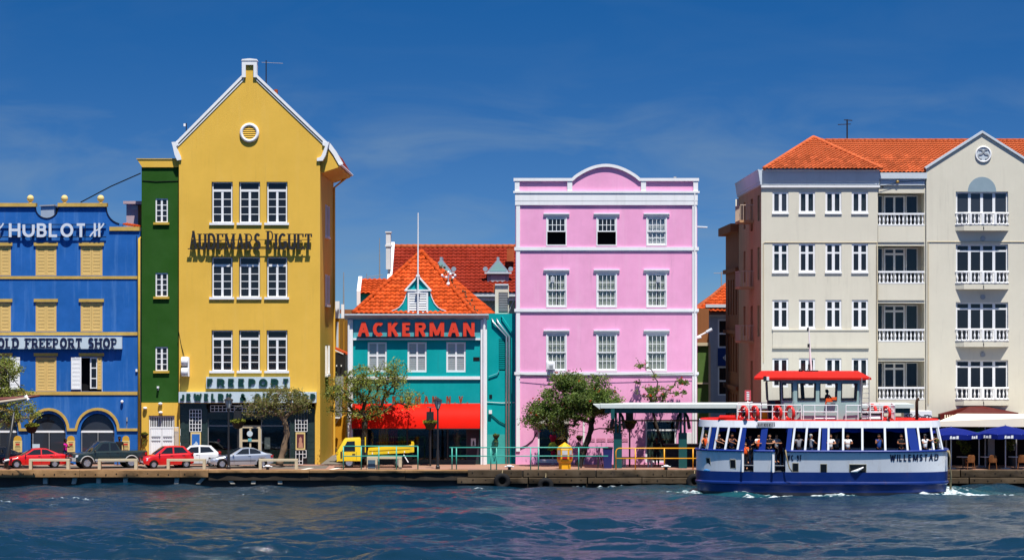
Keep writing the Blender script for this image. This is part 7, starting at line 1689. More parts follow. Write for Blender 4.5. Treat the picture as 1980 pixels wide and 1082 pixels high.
MB().tube([(KX(1200,Ys),Ys-.3,KZ(812,Ys)),(KX(1352,Ys),Ys-.3,KZ(812,Ys))],.045,8).build('tie_rail',mk('rust_brown_rail',(.09,.055,.02),.7,var=.4),sh)
MB().box(KX(1180,Ys),KX(1187,Ys),Ys-1.05,Ys-.95,KZ(808,Ys),KZ(789,Ys)).build('end_lamp_box',M_teal_dark,sh)
cn=thing('ticket_counter','dark panelled counter under the ferry shelter roof','counter',(KX(1310,-2.4),-2.4,QZ)); MB().box(KX(1288,-2.4),KX(1420,-2.4),-2.5,-1.9,QZ,KZ(860,-2.4)).build('panel',mk('charcoal_panel',(.03,.035,.04),.6,var=.2),cn); MB().box(KX(1284,-2.4),KX(1422,-2.4),-2.62,-1.8,KZ(860,-2.4),KZ(857.5,-2.4)).build('top',M_black,cn)
bs=thing('bench','low timber bench under the ferry shelter','bench',(KX(1225,-3.2),-3.2,QZ)); MB().box(KX(1200,-3.2),KX(1262,-3.2),-3.4,-2.95,KZ(886,-3.2),KZ(883,-3.2)).build('seat',mk('bench_wood',(.3,.17,.08),.8,var=.3),bs)
for px in (1203,1207,1252,1258): MB().box(KX(px,-3.2),KX(px+3,-3.2),-3.35,-3.0,QZ,KZ(886,-3.2)).build('leg',M_grey,bs)
fs=thing('ferry_sign','small red upright sign reading FERRY on the shelter roof','sign',P(1446,780,Ys)); Yf=Ys-.5
MB().box(KX(1440,Yf),KX(1452,Yf),Yf,Yf+.06,KZ(774,Yf),KZ(754,Yf)).build('board',mk('faded_red_board',srgb(205,85,95,.8),.6,var=.2),fs)
fl_=lettering(fs,'FERRY',0,.46,0,.15,0,M_wh_l,.04,.03,.01,gap=.3)
for o in fl_:   # the word runs up the board
    lx=o.location+ORG[fs.name]; o.rotation_euler=(0,R(-90),0); o.location=Vector((KX(1446,Yf)+.08,Yf-.005,KZ(773,Yf)+.03+(lx.x)))-ORG[fs.name]
MB().tube([(KX(1428,Yf),Yf,KZ(779,Yf)),(KX(1455,Yf),Yf,KZ(777,Yf))],.025,6).tube([(KX(1446,Yf),Yf+.03,KZ(780,Yf)),(KX(1446,Yf),Yf+.03,KZ(773,Yf))],.03,6).build('stand',M_frame,fs)
bx_=thing('roof_box','pale painted box with dark scroll pattern on the shelter roof end','box',P(1778,795,Ys)); Yx=Ys+.5
MB().box(KX(1748,Yx),KX(1802,Yx),Yx,Yx+1.2,KZ(814,Yx),KZ(794,Yx)).build('casing',M_frame,bx_)
mb=MB(); rr=random.Random(9)
for i in range(11):
    c=Vector((KX(1752+i*4.6,Yx),Yx-.012,KZ(805+rr.uniform(-3,3),Yx))); mb.torus(c,rr.uniform(.05,.11),.018,'y',12,5)
mb.build('scroll_pattern',M_letter_bk,bx_); 
# ------------------------------------------------------------------ harbour ferry
fe=thing('ferry','blue and white passenger ferry with red topped wheelhouse','ferry',FERRY_C,FERRY_R); fe.scale=(1,FYS,1)
FK=.02726
def fx(px): return (px-1588)*FK
def fz(py): return CAM_Z-(py-620)*FK
M_fblue=mk('ferry_blue_paint',srgb(4,42,116,.78),.35,var=.35,scale=1.1,spots=.4,spot_col=(.09,.035,.018),dirt=.6,coat=.15); M_fwhite=mk('ferry_white_paint',(.74,.77,.81),.4,var=.15,scale=1,streak=.3,streak_col=(.42,.33,.24),dirt=.5,spots=.15,spot_col=(.30,.16,.08)); M_fgrn=mk('ferry_grey_green_paint',srgb(168,196,192,.8),.45,var=.1); M_fred=mk('ferry_red_paint',srgb(214,26,14,.72),.6,var=.15); M_trim_b=mk('ferry_blue_trim',srgb(16,50,140,.8),.4); M_foul=mk('dark_antifoul',(.012,.014,.03),.5,var=.3)
def outline(a,b,n=96,p=FP,cx=0.0):
    r=[]
    for i in range(n):
        t=2*math.pi*i/n; c,s=math.cos(t),math.sin(t); r.append((cx+a*math.copysign(abs(c)**(2/p),c), b*math.copysign(abs(s)**(2/p),s)))
    return r
def ring(a,b,z,n=96,cx=0.0,p=FP,sheer=0.0): return [(x,y,z+sheer*abs(x/6.7)**2.5) for x,y in outline(a,b,n,p,cx)]
zw=fz(912); zr=fz(870); zrb=fz(827); zrt=fz(813)
MB().loft([ring(6.25,1.8,-.7),ring(6.58,2.06,-.02),ring(6.62,2.08,.18)]).build('hull_bottom',M_foul,fe,smooth=40)
MB().loft([ring(6.62,2.08,.185),ring(6.66,2.13,.55),ring(6.74,2.22,.62),ring(6.74,2.22,.70),ring(6.68,2.12,.76),ring(6.69,2.16,zw)]).build('hull',M_fblue,fe,smooth=25)
# bulwark with two boarding gates on each side
GT=[(fx(1437.5),fx(1456)),(fx(1497),fx(1517.5))]
FL=.20
def bulwark(a,b,z0,z1,inner,xlo=-9,xhi=9):
    mb=MB(); xs=sorted(set([-a+1e-4,a-1e-4]+[a*math.sin(math.pi/2*i/60) for i in range(-60,61)]+[g for q in GT for g in q]))
    for s in (-1,1):
        for xa,xb in zip(xs,xs[1:]):
            mid=(xa+xb)/2
            if s<0 and not xlo<mid<xhi: continue
            if s>0 and not (xlo<-8): continue
            ya,yb=s*ferry_outline(xa,a,b),s*ferry_outline(xb,a,b); la,lb=s*ferry_outline(xa,a,b-FL),s*ferry_outline(xb,a,b-FL); ya2,yb2=s*ferry_outline(xa,a-inner,b-inner),s*ferry_outline(xb,a-inner,b-inner)
            la2,lb2=s*ferry_outline(xa,a-inner,b-inner-FL),s*ferry_outline(xb,a-inner,b-inner-FL); xa2=max(-a+inner,min(a-inner,xa)); xb2=max(-a+inner,min(a-inner,xb))
            mb.quad((xa,la,z0),(xb,lb,z0),(xb,yb,z1),(xa,ya,z1)); mb.quad((xa2,la2,z0),(xa2,ya2,z1),(xb2,yb2,z1),(xb2,lb2,z0)); mb.quad((xa,ya,z1),(xb,yb,z1),(xb2,yb2,z1),(xa2,ya2,z1))
    return mb
for gi,(ga,gb) in enumerate(((-9,GT[0][0]),(GT[0][1],GT[1][0]),(GT[1][1],9))):
    bulwark(6.68,2.34,zw+.002,zr-.06,.07,ga,gb).build('bulwark',M_fwhite,fe,smooth=40,fix=False)
for s in (-1,1):
    for ga,gb in ((-6.66,GT[0][0]),(GT[0][1],GT[1][0]),(GT[1][1],6.66)):
        ang_=[(6.70*math.cos(R(90*i/48))**(2/FP),2.36*math.sin(R(90*i/48))**(2/FP)) for i in range(49)]
        if ga<-6.6: pts=[(-x,s*y,zr-.03) for x,y in ang_ if -x<gb]+[(gb,s*ferry_outline(gb,6.70,2.36),zr-.03)]
        elif gb>6.6: pts=[(ga+(0-ga)*k/6,s*ferry_outline(ga+(0-ga)*k/6,6.70,2.36),zr-.03) for k in range(6)]+[(x,s*y,zr-.03) for x,y in ang_[::-1]]
        else: pts=[(ga+(gb-ga)*k/6,s*ferry_outline(ga+(gb-ga)*k/6,6.70,2.36),zr-.03) for k in range(7)]
        MB().tube(pts,.065,6).build('rub_rail',M_trim_b,fe,smooth=True)
# deck, raised side benches, posts
MB().loft([ring(6.5,2.05,zw-.05),ring(6.5,2.05,zw+.03)]).build('deck',mk('ferry_deck_paint',(.06,.07,.08),.7),fe)
for s in (-1,1):
    for xa,xb in ((-4.75,GT[0][0]-.1),(GT[0][1]+.1,GT[1][0]-.1),(GT[1][1]+.1,4.4)):
        MB().box(xa,xb,min(s*1.2,s*1.72),max(s*1.2,s*1.72),zw+.03,zw+.36).build('side_bench',MAT['ferry_deck_paint'],fe)
AT,BT,CT=6.42,2.16,fx(1583.5)
def post(px0,px1,mat,w,name='post',th=.07):
    for s in (-1,1):
        xb=max(-6.55,min(6.55,fx(px0))); xt=max(-6.36+CT,min(6.36+CT,fx(px1))); yb=s*ferry_outline(xb,6.66,2.31); yt=s*ferry_outline(xt-CT,AT-.02,BT-.02)
        d=Vector((xt-xb,0,0)); mb=MB()
        tb=Vector((1,-s*0,0)); # orientation along the outline
        e=.05; yb2=s*ferry_outline(min(6.6,xb+e),6.66,2.31); tv=Vector((e,yb2-yb,0)).normalized()*w/2; nv=Vector((-tv.y,tv.x,0)).normalized()*th/2
        r0=[Vector((xb,yb,zr))+a*tv+b*nv for a,b in ((-1,-1),(1,-1),(1,1),(-1,1))]; r1=[Vector((xt,yt,zrb+.05))+a*tv+b*nv for a,b in ((-1,-1),(1,-1),(1,1),(-1,1))]
        mb.loft([r0,r1]).build(name,mat,fe)
for a,b in ((1351,1359),(1365,1373),(1380,1388),(1401,1409),(1425,1433),(1530,1535.5),(1555,1559),(1581,1584),(1599.5,1600.5),(1628,1628.5),(1665,1665),(1709,1708),(1752,1748),(1777,1771.5),(1803,1797.5),(1821,1812)): post(a,b,M_fwhite,.11,'white_post')
for a,b,w in ((1372,1381,.26),(1433,1438,.26),(1472,1478,.34),(1522,1527,.24),(1591,1593,.26),(1767,1757,.52)): post(a,b,M_trim_b,w,'blue_pillar',.05)
# roof with fascia, canopy scallops, name plate
MB().loft([ring(AT,BT,zrb,cx=CT),ring(AT+.02,BT+.02,zrb+.02,cx=CT),ring(AT-.02,BT-.02,zrt,cx=CT)]).build('roof_fascia',M_fwhite,fe,smooth=40)
MB().loft([ring(AT-.06,BT-.06,zrt+.002,cx=CT),ring(AT-.10,BT-.10,zrt+.05,cx=CT)]).build('roof_deck',M_fred,fe)
lw_=MB(); n=60
for i in range(n):
    xa=-5.9+11.8*i/n; xb=-5.9+11.8*(i+1)/n; ya=ferry_outline(xa,AT-.1,BT-.12)+.03*math.sin(i*1.1); yb=ferry_outline(xb,AT-.1,BT-.12)+.03*math.sin((i+1)*1.1)
    lw_.quad((xa,ya,zr-.05),(xb,yb,zr-.05),(xb,yb,zrb+.01),(xa,ya,zrb+.01))
lw_.build('light_blocking_screen',mk('dark_blue_screen',(.012,.018,.05),.8,var=.3),fe,fix=False,smooth=True)  # added navy sheet along the far side, blocks daylight so the deck interior stays dark
M_blc=mk('blue_canvas',srgb(20,60,150,.7),.8)
for lo_,hi_ in ((-6.1,GT[0][0]-.3),(GT[1][1]+.15,6.1)):
    mb=MB(); n=int((hi_-lo_)/.1); f=lambda x: zrb-.14-.09*abs(math.sin(x*2.6))
    for i in range(n):
        xa=lo_+(hi_-lo_)*i/n; xb=lo_+(hi_-lo_)*(i+1)/n; ya=-ferry_outline(xa,AT-.15,BT-.15); yb=-ferry_outline(xb,AT-.15,BT-.15)
        mb.quad((xa+CT,ya,f(xa)),(xb+CT,yb,f(xb)),(xb+CT,yb,zrb+.01),(xa+CT,ya,zrb+.01))
    mb.build('rolled_blind',M_blc,fe,fix=False)
PNY=-ferry_outline(fx(1480)-CT,AT,BT)-.02
MB().box(fx(1463),fx(1497.5),PNY-.025,PNY,fz(825.5),fz(815)).build('name_plate',mk('grey_plate',(.40,.42,.45),.5),fe)
lettering(fe,'HAVENDIENST I',fx(1464.5),fx(1496.5),fz(824),.18,PNY-.027,M_letter_bk,.020,.018,.004,gap=.35)
TILT=math.atan(FL/(zr-.06-zw))
def beff(z): return 2.34-FL*(1-min(1,max(0,(z-zw)/(zr-.06-zw))))
def hull_letters(text,pxa,pxb,pyb,h,tk,a=6.68,b=None):
    b=beff(fz(pyb))
    adv=[GL[c][0] if c!=' ' else .5 for c in text]; gap=.28; tot=sum(adv)+gap*(len(text)-1); u=(fx(pxb)-fx(pxa))/tot; x=fx(pxa)
    for i,c in enumerate(text):
        w=adv[i]*u; xa=x; ya=-ferry_outline(xa,a,b); xb=x+w; yb=-ferry_outline(xb,a,b); ang=math.atan2(yb-ya,xb-xa); ln=math.hypot(yb-ya,xb-xa)
        me=letter_mesh(c,max(ln,tk*1.02),h,tk,tk,.008,M_letter_nv); nx,ny=math.sin(ang),-math.cos(ang)
        put('letter',me,fe,(xa+nx*.003,ya+ny*.003,fz(pyb)),rot=(TILT,0,ang)); x+=w+gap*u
hull_letters('WILLEMSTAD',1717.5,1812,890,.36,.065); hull_letters('WC-9F',1519,1549,889.5,.30,.055)
# portholes
for a,b,c,d in ((1363,1373,886,902),(1410,1422,888,906),(1530.5,1543,893.5,912),(1584,1597.5,895,913.5),(1639.5,1673,895.5,914.5)):
    be=beff((fz(c)+fz(d))/2); xm=(fx(a)+fx(b))/2; y=-ferry_outline(xm,6.68,be); ang=math.atan2(-ferry_outline(fx(b),6.68,2.34)+ferry_outline(fx(a),6.68,2.34),fx(b)-fx(a)); w=(fx(b)-fx(a))/2; h=(fz(c)-fz(d))/2
    mb=MB().box(-w,w,-.012,.06,-h,-h+.03).box(-w,w,-.012,.06,h-.03,h).box(-w,-w+.03,-.012,.06,-h+.03,h-.03).box(w-.03,w,-.012,.06,-h+.03,h-.03); o=put('porthole',mb.mesh('porthole',mk('worn_yellowed_rim',(.40,.37,.28),.6,var=.5,scale=6)),fe,(xm,y,(fz(c)+fz(d))/2),rot=(TILT,0,ang))
    put('pane',MB().box(-w+.03,w-.03,-.008,.0,-h+.03,h-.03).mesh('pane',M_pane),o)
    if b-a>25: put('pale_fender',MB().tube([(-.36,-.03,-.15),(-.05,-.06,-.10),(.30,-.04,.10)],[.03,.09,.03],8).mesh('pale_fender',M_frame,smooth=True),o)
for px in (1435.8,1494.5):
    x=fx(px); y=-ferry_outline(x,6.68,2.34); MB().box(x-.06,x+.03,y-.03,y+.05,zw,zr).build('gate_post',M_frame,fe)
for g in GT:
    y=-ferry_outline(g[0],6.68,2.34)+.05; MB().tube([(g[0],y,zw+.35),(g[1],y,zw+.35)],.018,6).build('gate_bar',M_grey,fe)
MB().tube([(fx(1517.5),-2.40,zr+.05),(fx(1520),-2.44,zr-.4),(fx(1525),-2.44,zr-.9),(fx(1530),-2.42,zw+.05)],.035,6).build('mooring_rope',M_rope,fe,smooth=True)
mb=MB()
for i in range(3): mb.tube([(6.60+.04*i,-.9-.12*i,zr-.02),(6.76,-1.0-.1*i,zr-.4),(6.72,-1.05,zr-.8),(6.82,-.9,zw-.1),(6.76+.03*i,-.8,.3)],.035,6)
mb.build('bow_rope',M_rope,fe,smooth=True)
MB().tube([(fx(1360),-2.20,zw+.07),(fx(1364),-2.26,zw+.1),(fx(1372),-2.36,zw+.08)],[.04,.07,.04],8).build('blue_rope_coil',mk('blue_rope',(.05,.2,.45),.8),fe)
# wheelhouse: octagonal, walls leaning outwards to the roof
WZ0,WZ1=zrt+.05,fz(733)+.06
wc=fx(1577); wpl0=[(-2.55,-.95),(-1.15,-1.55),(2.20,-1.55),(2.35,-1.35),(2.35,1.35),(2.20,1.55),(-1.15,1.55),(-2.55,.95)]; wpl1=[(-2.66,-1.0),(-1.18,-1.61),(2.30,-1.61),(2.45,-1.4),(2.45,1.4),(2.30,1.61),(-1.18,1.61),(-2.66,1.0)]
def wpt(i,t,z):   # point on wall i at fraction t along and height fraction z
    j=(i+1)%8; a=Vector((*wpl0[i],WZ0)).lerp(Vector((*wpl1[i],WZ1)),z); b=Vector((*wpl0[j],WZ0)).lerp(Vector((*wpl1[j],WZ1)),z); p=a.lerp(b,t); return Vector((p.x+wc,p.y,p.z))
wins={0:[(.04,.50,.0,.92),(.60,.94,.47,.87)],1:[(.06,.33,.47,.87),(.40,.66,.47,.87),(.73,.96,.47,.87)],3:[(.1,.45,.42,.9),(.55,.9,.42,.9)],5:[(.04,.27,.47,.87),(.34,.6,.47,.87),(.67,.94,.47,.87)],6:[(.06,.40,.47,.87),(.5,.96,.42,.92)],7:[(.08,.47,.47,.87),(.53,.92,.47,.87)]}
wall=MB(); wobj=None; panes=[]
for i in range(8):
    ts=sorted({0,1,*[a for w in wins.get(i,[]) for a in w[:2]]}); zs=sorted({0,1,*[a for w in wins.get(i,[]) for a in w[2:]]})
    nrm_=(wpt(i,1,0)-wpt(i,0,0)).cross(wpt(i,0,1)-wpt(i,0,0)).normalized()*-.05
    for ta,tb in zip(ts,ts[1:]):
        for za,zb_ in zip(zs,zs[1:]):
            if any(w[0]<=ta and tb<=w[1] and w[2]<=za and zb_<=w[3] for w in wins.get(i,[])): continue
            q=[wpt(i,ta,za),wpt(i,tb,za),wpt(i,tb,zb_),wpt(i,ta,zb_)]; wall.quad(*q); wall.quad(*[p+nrm_ for p in q[::-1]])
wobj=wall.build('wheelhouse',M_fgrn,fe,fix=False)
for i,ws in wins.items():
    nrm_=(wpt(i,1,0)-wpt(i,0,0)).cross(wpt(i,0,1)-wpt(i,0,0)).normalized()
    for a,b,c,d in ws:
        if c==0: continue
        q=[wpt(i,a,c),wpt(i,b,c),wpt(i,b,d),wpt(i,a,d)]
        mb=MB(); mb.tube([p+nrm_*.01 for p in q]+[q[0]+nrm_*.01],.03,5,caps=False); fr=mb.build('window',M_trimblk,wobj)
        mb=MB(); mb.quad(*[p-nrm_*.02 for p in q]); mb.build('pane',M_glass,fr,fix=False)
q=[wpt(0,.04,0),wpt(0,.50,0),wpt(0,.50,.92),wpt(0,.04,.92)]
mb=MB(); mb.tube(q+[q[0]],.035,5); mb.build('door_frame',M_trimblk,wobj)
mb=MB(); a,b=wpt(0,.30,.02),wpt(0,.50,.02); c,d=wpt(0,.50,.44),wpt(0,.30,.44); mb.quad(a,b,c,d); mb.build('half_door',mk('dark_maroon',(.05,.012,.012),.6),wobj,fix=False)
MB().extr([(x+wc,y,WZ0+.01) for x,y in wpl0],(0,0,.02)).build('wheelhouse_floor',M_dark,fe)
MB().box(wc-.9,wc-.2,-.4,.4,WZ0+.03,WZ0+1.0).tube([(wc-.6,.55,WZ0+.05),(wc-.75,.55,WZ1)],.11,6).build('helm_console',M_trimblk,fe)
mb=MB(); zt_,zb2=fz(719),fz(733)+.02; top_=[(fx(1470),-1.6),(fx(1662),-1.65),(fx(1662),1.65),(fx(1470),1.6)]; bot=[(fx(1457),-1.80),(fx(1683),-1.80),(fx(1683),1.80),(fx(1457),1.80)]
mb.loft([[(x,y,zb2-.04) for x,y in bot],[(x,y,zb2+.06) for x,y in bot],[(x,y,zt_) for x,y in top_]]).build('wheelhouse_roof',M_fred,fe)
MB().box(fx(1475),fx(1481),-1.90,-1.8,fz(737),fz(727)).build('floodlight',M_trimblk,fe); MB().box(fx(1481.2),fx(1486),-1.90,-1.8,fz(735),fz(728)).build('floodlight_lens',M_frame,fe)
ms=MB().tube([(fx(1568.5),0,zt_),(fx(1566),0,fz(680)),(fx(1563.5),0,fz(630))],[.07,.05,.025],8).build('mast',M_frame,fe); MB().tube([(fx(1555),-.2,zt_+.03),(fx(1582),-.2,zt_+.03)],.03,6).tube([(fx(1560),0,zt_),(fx(1568),0,zt_+.5)],.02,5).box(fx(1562),fx(1566),-.1,.1,fz(712),fz(705)).box(fx(1561),fx(1565.5),-.08,.08,fz(672),fz(665)).box(fx(1560),fx(1563.5),-.08,.08,fz(640),fz(633)).build('mast_lights',M_trimblk,fe); MB().sphere((fx(1547.5),-.3,zt_+.05),.11,10,8).build('radar_dome',M_trimblk,fe)
# upper railings
def urail(pts,name='railing'):
    mb=MB(); zt2=fz(783)
    for z in (zrt+.05+.42,zt2+.0): mb.tube([(x,y,z) for x,y in pts],.025,6)
    for (xa,ya),(xb,yb) in zip(pts,pts[1:]):
        n=max(1,round(math.hypot(xb-xa,yb-ya)/.62))
        for k in range(n+1): mb.tube([(xa+(xb-xa)*k/n,ya+(yb-ya)*k/n,zrt+.04),(xa+(xb-xa)*k/n,ya+(yb-ya)*k/n,zt2)],.028,6)
    mb.build(name,M_frame,fe)
urail([(fx(1424),1.6),(fx(1424),-1.72),(fx(1538),-1.78),(fx(1548),-1.66)]); urail([(fx(1552),-1.78),(fx(1618),-1.78)]); urail([(fx(1634),-1.78),(fx(1728),-1.72),(fx(1728),1.6)]); urail([(fx(1424),1.72),(fx(1728),1.72)])
M_lb=mk('lifebuoy_red',srgb(225,30,22,.85),.5)
for px,y,sc in ((1437,-1.84*FYS,.42),(1458,-1.84*FYS,.42),(1502,-1.84*FYS,.5),(1526,-1.84*FYS,.52),(1689,1.2,.45),(1711,-1.8*FYS,.5)):
    l=thing('lifebuoy',{1437:'red lifebuoy at the left end of the ferry upper railing',1458:'red lifebuoy second from the left on the ferry upper railing',1502:'red lifebuoy hung before the dark wheelhouse door',1526:'red lifebuoy at the corner of the wheelhouse railing',1689:'red lifebuoy on the far ferry railing behind the ladder',1711:'red lifebuoy on the right end of the ferry upper railing'}[px],'lifebuoy',(FERRY_C.x+fx(px)*math.cos(FERRY_R)-y*math.sin(FERRY_R),FERRY_C.y+fx(px)*math.sin(FERRY_R)+y*math.cos(FERRY_R),fz(798.5)),FERRY_R+math.acos(sc)*-.9,'red lifebuoys on the ferry railing')
    MB().torus((0,0,0),.33,.085,'y',28,10).build('ring',M_lb,l,smooth=True)
    g=MB()
    for k in range(4): a=math.pi/4+k*math.pi/2; g.torus((.33*math.cos(a),0,.33*math.sin(a)),.09,.012,'x',12,4)
    g.build('rope_band',M_frame,l)
for px in (1575,1665):
    b=MB().box(fx(px),fx(px+40),-1.55,-1.05,zrt+.40,zrt+.48).build('roof_bench',M_frame,fe); MB().box(fx(px)+.03,fx(px+40)-.03,-1.53,-1.1,zrt+.05,zrt+.40).build('bench_base',M_trimblk,fe); mb=MB(); mb.extr([(fx(px),-1.58,zrt+.10),(fx(px+40),-1.58,zrt+.10),(fx(px+40)-.05,-1.50,zrt+.38),(fx(px)-.05,-1.50,zrt+.38)],(0,.02,0)); mb.build('bench_front',M_frame,fe)
M_exh=mk('rusty_exhaust',(.06,.03,.018),.7,var=.5,scale=5)
for px,t in ((1587,776),(1771,771)): MB().tube([(fx(px),-1.35,zrt),(fx(px),-1.35,fz(t+6)),(fx(px+1),-1.35,fz(t+1)),(fx(px+5),-1.35,fz(t))],.085,10).build('exhaust_pipe',M_exh,fe,smooth=True)
mb=MB()
for px in (1664.5,1678.5): mb.tube([(fx(px),-1.75,zrt+.05),(fx(px),-1.85,fz(730))],.022,6)
for i in range(8): mb.tube([(fx(1664.5),-1.76,zrt+.2+i*.25),(fx(1678.5),-1.76,zrt+.2+i*.25)],.016,5)
mb.build('ladder',M_grey,fe)
MB().box(fx(1472),fx(1485),-.8,-.2,zrt+.06,zrt+.5).build('yellow_crate',mk('crate_yellow',(.6,.42,.02),.6),fe)
MB().extr([(fx(1388),-1.6,zrt+.055),(fx(1430),-1.7,zrt+.055),(fx(1430),1.6,zrt+.055),(fx(1388),1.5,zrt+.055)],(0,0,.10)).build('roof_hatch',M_fred,fe)
# passengers
def pax(px,label,shirt,sk=0,hair=0,rot=0,arms=None,dz=.36,y=None,gate=False,**k):
    x=fx(px); yy=(-ferry_outline(x,6.68,2.34)+.30) if y is None else y; yy*=FYS
    w=FERRY_C+Vector((x*math.cos(FERRY_R)-yy*math.sin(FERRY_R),x*math.sin(FERRY_R)+yy*math.cos(FERRY_R),zw+.11+dz))
    return person(label,w,FERRY_R+R(rot),shirt,jeans if k.pop('jn',0) else dkp,sk,hair,arms,group='passengers on the ferry',**k)
leanA=[((.26,-.20,1.16),(.05,-.36,1.16)),((-.26,-.20,1.16),(-.05,-.38,1.17))]
outA=[((.22,-.28,1.26),(.34,-.52,1.18)),((-.20,-.26,1.24),(-.02,-.54,1.16))]
upA=[((.26,-.12,1.16),(.12,-.34,1.14)),((-.30,-.10,1.62),(-.38,-.20,1.90))]
phone=[((.22,-.16,1.14),(.06,-.34,1.38)),((-.22,-.16,1.14),(-.05,-.34,1.38))]
side=[((.30,-.16,1.30),(.56,-.24,1.42)),((-.24,-.14,1.16),(-.20,-.34,1.20))]
c_nv=cloth('navy_cotton',(.015,.02,.05)); c_wh=cloth('white_cotton',(.7,.71,.72)); c_or=cloth('orange_cotton',srgb(245,95,40,.85)); c_bl=cloth('royal_blue_cotton',(.02,.06,.25)); c_ol=cloth('olive_cotton',(.10,.10,.03)); c_gy=cloth('grey_cotton',(.2,.2,.22)); c_mr=cloth('maroon_cotton',(.12,.02,.04)); c_st=mk('striped_cotton',(.5,.5,.52),.85)
N=c_st.node_tree.nodes; Lk=c_st.node_tree.links; g_=N.new('ShaderNodeTexCoord'); w_=N.new('ShaderNodeTexWave'); w_.bands_direction='Z'; w_.inputs['Scale'].default_value=5; cr_=N.new('ShaderNodeValToRGB'); cr_.color_ramp.elements[0].color=(.02,.02,.05,1); cr_.color_ramp.elements[1].color=(.65,.65,.66,1); cr_.color_ramp.interpolation='CONSTANT'; cr_.color_ramp.elements[1].position=.5; Lk.new(g_.outputs['Object'],w_.inputs[0]); Lk.new(w_.outputs['Color'],cr_.inputs[0]); Lk.new(cr_.outputs[0],N['Principled BSDF'].inputs['Base Color'])
pax(1364,'woman in pale orange top leaning on the stern rail of the ferry',c_or,2,1,-25,outA,longhair=True,sleeve=.2)
pax(1386,'man in black shirt leaning out with both arms over the ferry rail',MAT['black_cotton'],2,0,30,outA,lean=.25)
pax(1413,'dim passenger in dark shirt with forearms on the ferry rail behind the leaning man',c_nv,0,0,20,outA,lean=.2)
pax(1440,'girl in orange life vest standing in the left ferry gate',c_or,2,1,-10,phone,dz=0,y=-1.75,vest=c_or,parent_scale=.84)
pax(1449,'man in dark blue shirt raising one hand above the girl in orange',c_nv,2,0,5,upA,y=-1.6,dz=.30)
pax(1466,'man in orange vest with arms on the rail beside the raised hand',c_wh,2,0,15,leanA,vest=c_or)
pax(1487,'woman in dark top looking over the rail left of the striped man',MAT['black_cotton'],2,0,-10,leanA,longhair=True)
pax(1500,'man in navy and white striped shirt at the second ferry gate',c_st,2,0,35,leanA,y=-1.75)
pax(1508,'passenger in maroon shirt standing inside the second ferry gate',c_mr,1,0,0,None,y=-.9,dz=.1)
pax(1543,'dim passenger in grey shirt holding the post right of the gate',c_gy,1,0,10,side)
pax(1567,'passenger in striped shirt and blue jeans turned away above the registration',c_st,0,2,110,leanA,jn=1)
pax(1604,'woman in white blouse at the rail in the middle of the ferry',c_wh,2,1,15,leanA,longhair=True)
pax(1616,'woman with brown hair beside the woman in white blouse',c_gy,2,1,-30,leanA,y=-1.5,longhair=True)
pax(1637,'man in white t-shirt standing at the ferry rail',c_wh,0,0,8,leanA)
pax(1697,'man in blue tank top taking a picture over the rail',c_bl,0,0,15,phone,sleeve=.12)
pax(1740,'man in black t-shirt with folded arms near the bow',MAT['black_cotton'],0,0,12,leanA)
pax(1786,'man in white shirt and dark cap holding the bow post',c_wh,2,0,35,side,cap=M_black,y=-1.55)
pax(1808,'passenger in olive shirt at the bow end of the ferry',c_ol,0,0,40,leanA,y=-.55)
w=FERRY_C+Vector((fx(1597),-.6,WZ0+.03)); person('skipper with orange life jacket inside the wheelhouse',w,R(60),MAT['black_cotton'],dkp,1,0,leanA,group='passengers on the ferry',vest=c_or)
lj=thing('life_jacket','orange life jacket hanging over the wheelhouse window sill','life jacket',FERRY_C+Vector((fx(1600),-1.75*FYS,fz(772))),FERRY_R); MB().box(-.30,.05,-.05,.05,-.12,.06).box(.0,.26,-.07,.04,-.02,.13).tube([(-.28,0,-.1),(-.32,0,-.26)],[.05,.03],6).build('jacket',c_or,lj)

# ------------------------------------------------------------------ terrace restaurant on the right
Yr=-4.8
cv=thing('terrace_canopy','large cream canvas canopy over the quay terrace','canopy',(KX(1900,-3),-3,QZ))
M_canv=mk('cream_canvas',srgb(250,238,212,.85),.8,var=.06)
a=P(1806,814,-3.6); mb=MB(); pr_=[(KX(1812,-3.6),-3.9,KZ(824,-3.9)),(KX(1812,-3.6),-3.9,KZ(814,-3.9)),(KX(1860,-3.6),-2.0,KZ(799,-2)),(KX(2050,-3.6),-2.0,KZ(800,-2)),(KX(2050,-3.6),-3.9,KZ(805,-3.9)),(KX(2050,-3.6),-3.9,KZ(825,-3.9))]
mb.quad(pr_[0],pr_[5],pr_[4],pr_[1]); mb.quad(pr_[1],pr_[4],pr_[3],pr_[2]); bkz=KZ(803,-2)-.3
mb.quad((pr_[2][0],1.0*-.2,bkz),pr_[2],pr_[3],(pr_[3][0],-.2,bkz)); mb.quad((pr_[0][0],-3.9,KZ(824,-3.9)),pr_[1],pr_[2],(pr_[2][0],-.2,bkz)); mb.build('canvas',M_canv,cv,fix=False)
for px in (1830,1905,1965): MB().tube([(KX(px,-3.7),-3.7,QZ),(KX(px,-3.7),-3.7,KZ(824,-3.8))],.04,8).build('pole',M_grey,cv)
rb=thing('terrace_roof','dark red lean-to roof behind the cream canopy','roof',(KX(1890,-1),-1,QZ)); mb=MB(); mb.extr([(X(1812),-1.3,Z(799)),(X(1870),-.8,Z(785)),(X(1898),-.6,Z(784)),(X(1962),-1.2,Z(796)),(X(1962),-1.2,Z(800)),(X(1812),-1.3,Z(816))],(0,.9,0)); mb.build('roof_sheet',mk('dark_red_sheet',srgb(96,30,24,.7),.6,var=.3,streak=.3),rb)
for i in range(4): MB().pbox(1820+i*4.5,1822+i*4.5,800,812,-1.33,-1.301).build('slot',M_canv,rb)
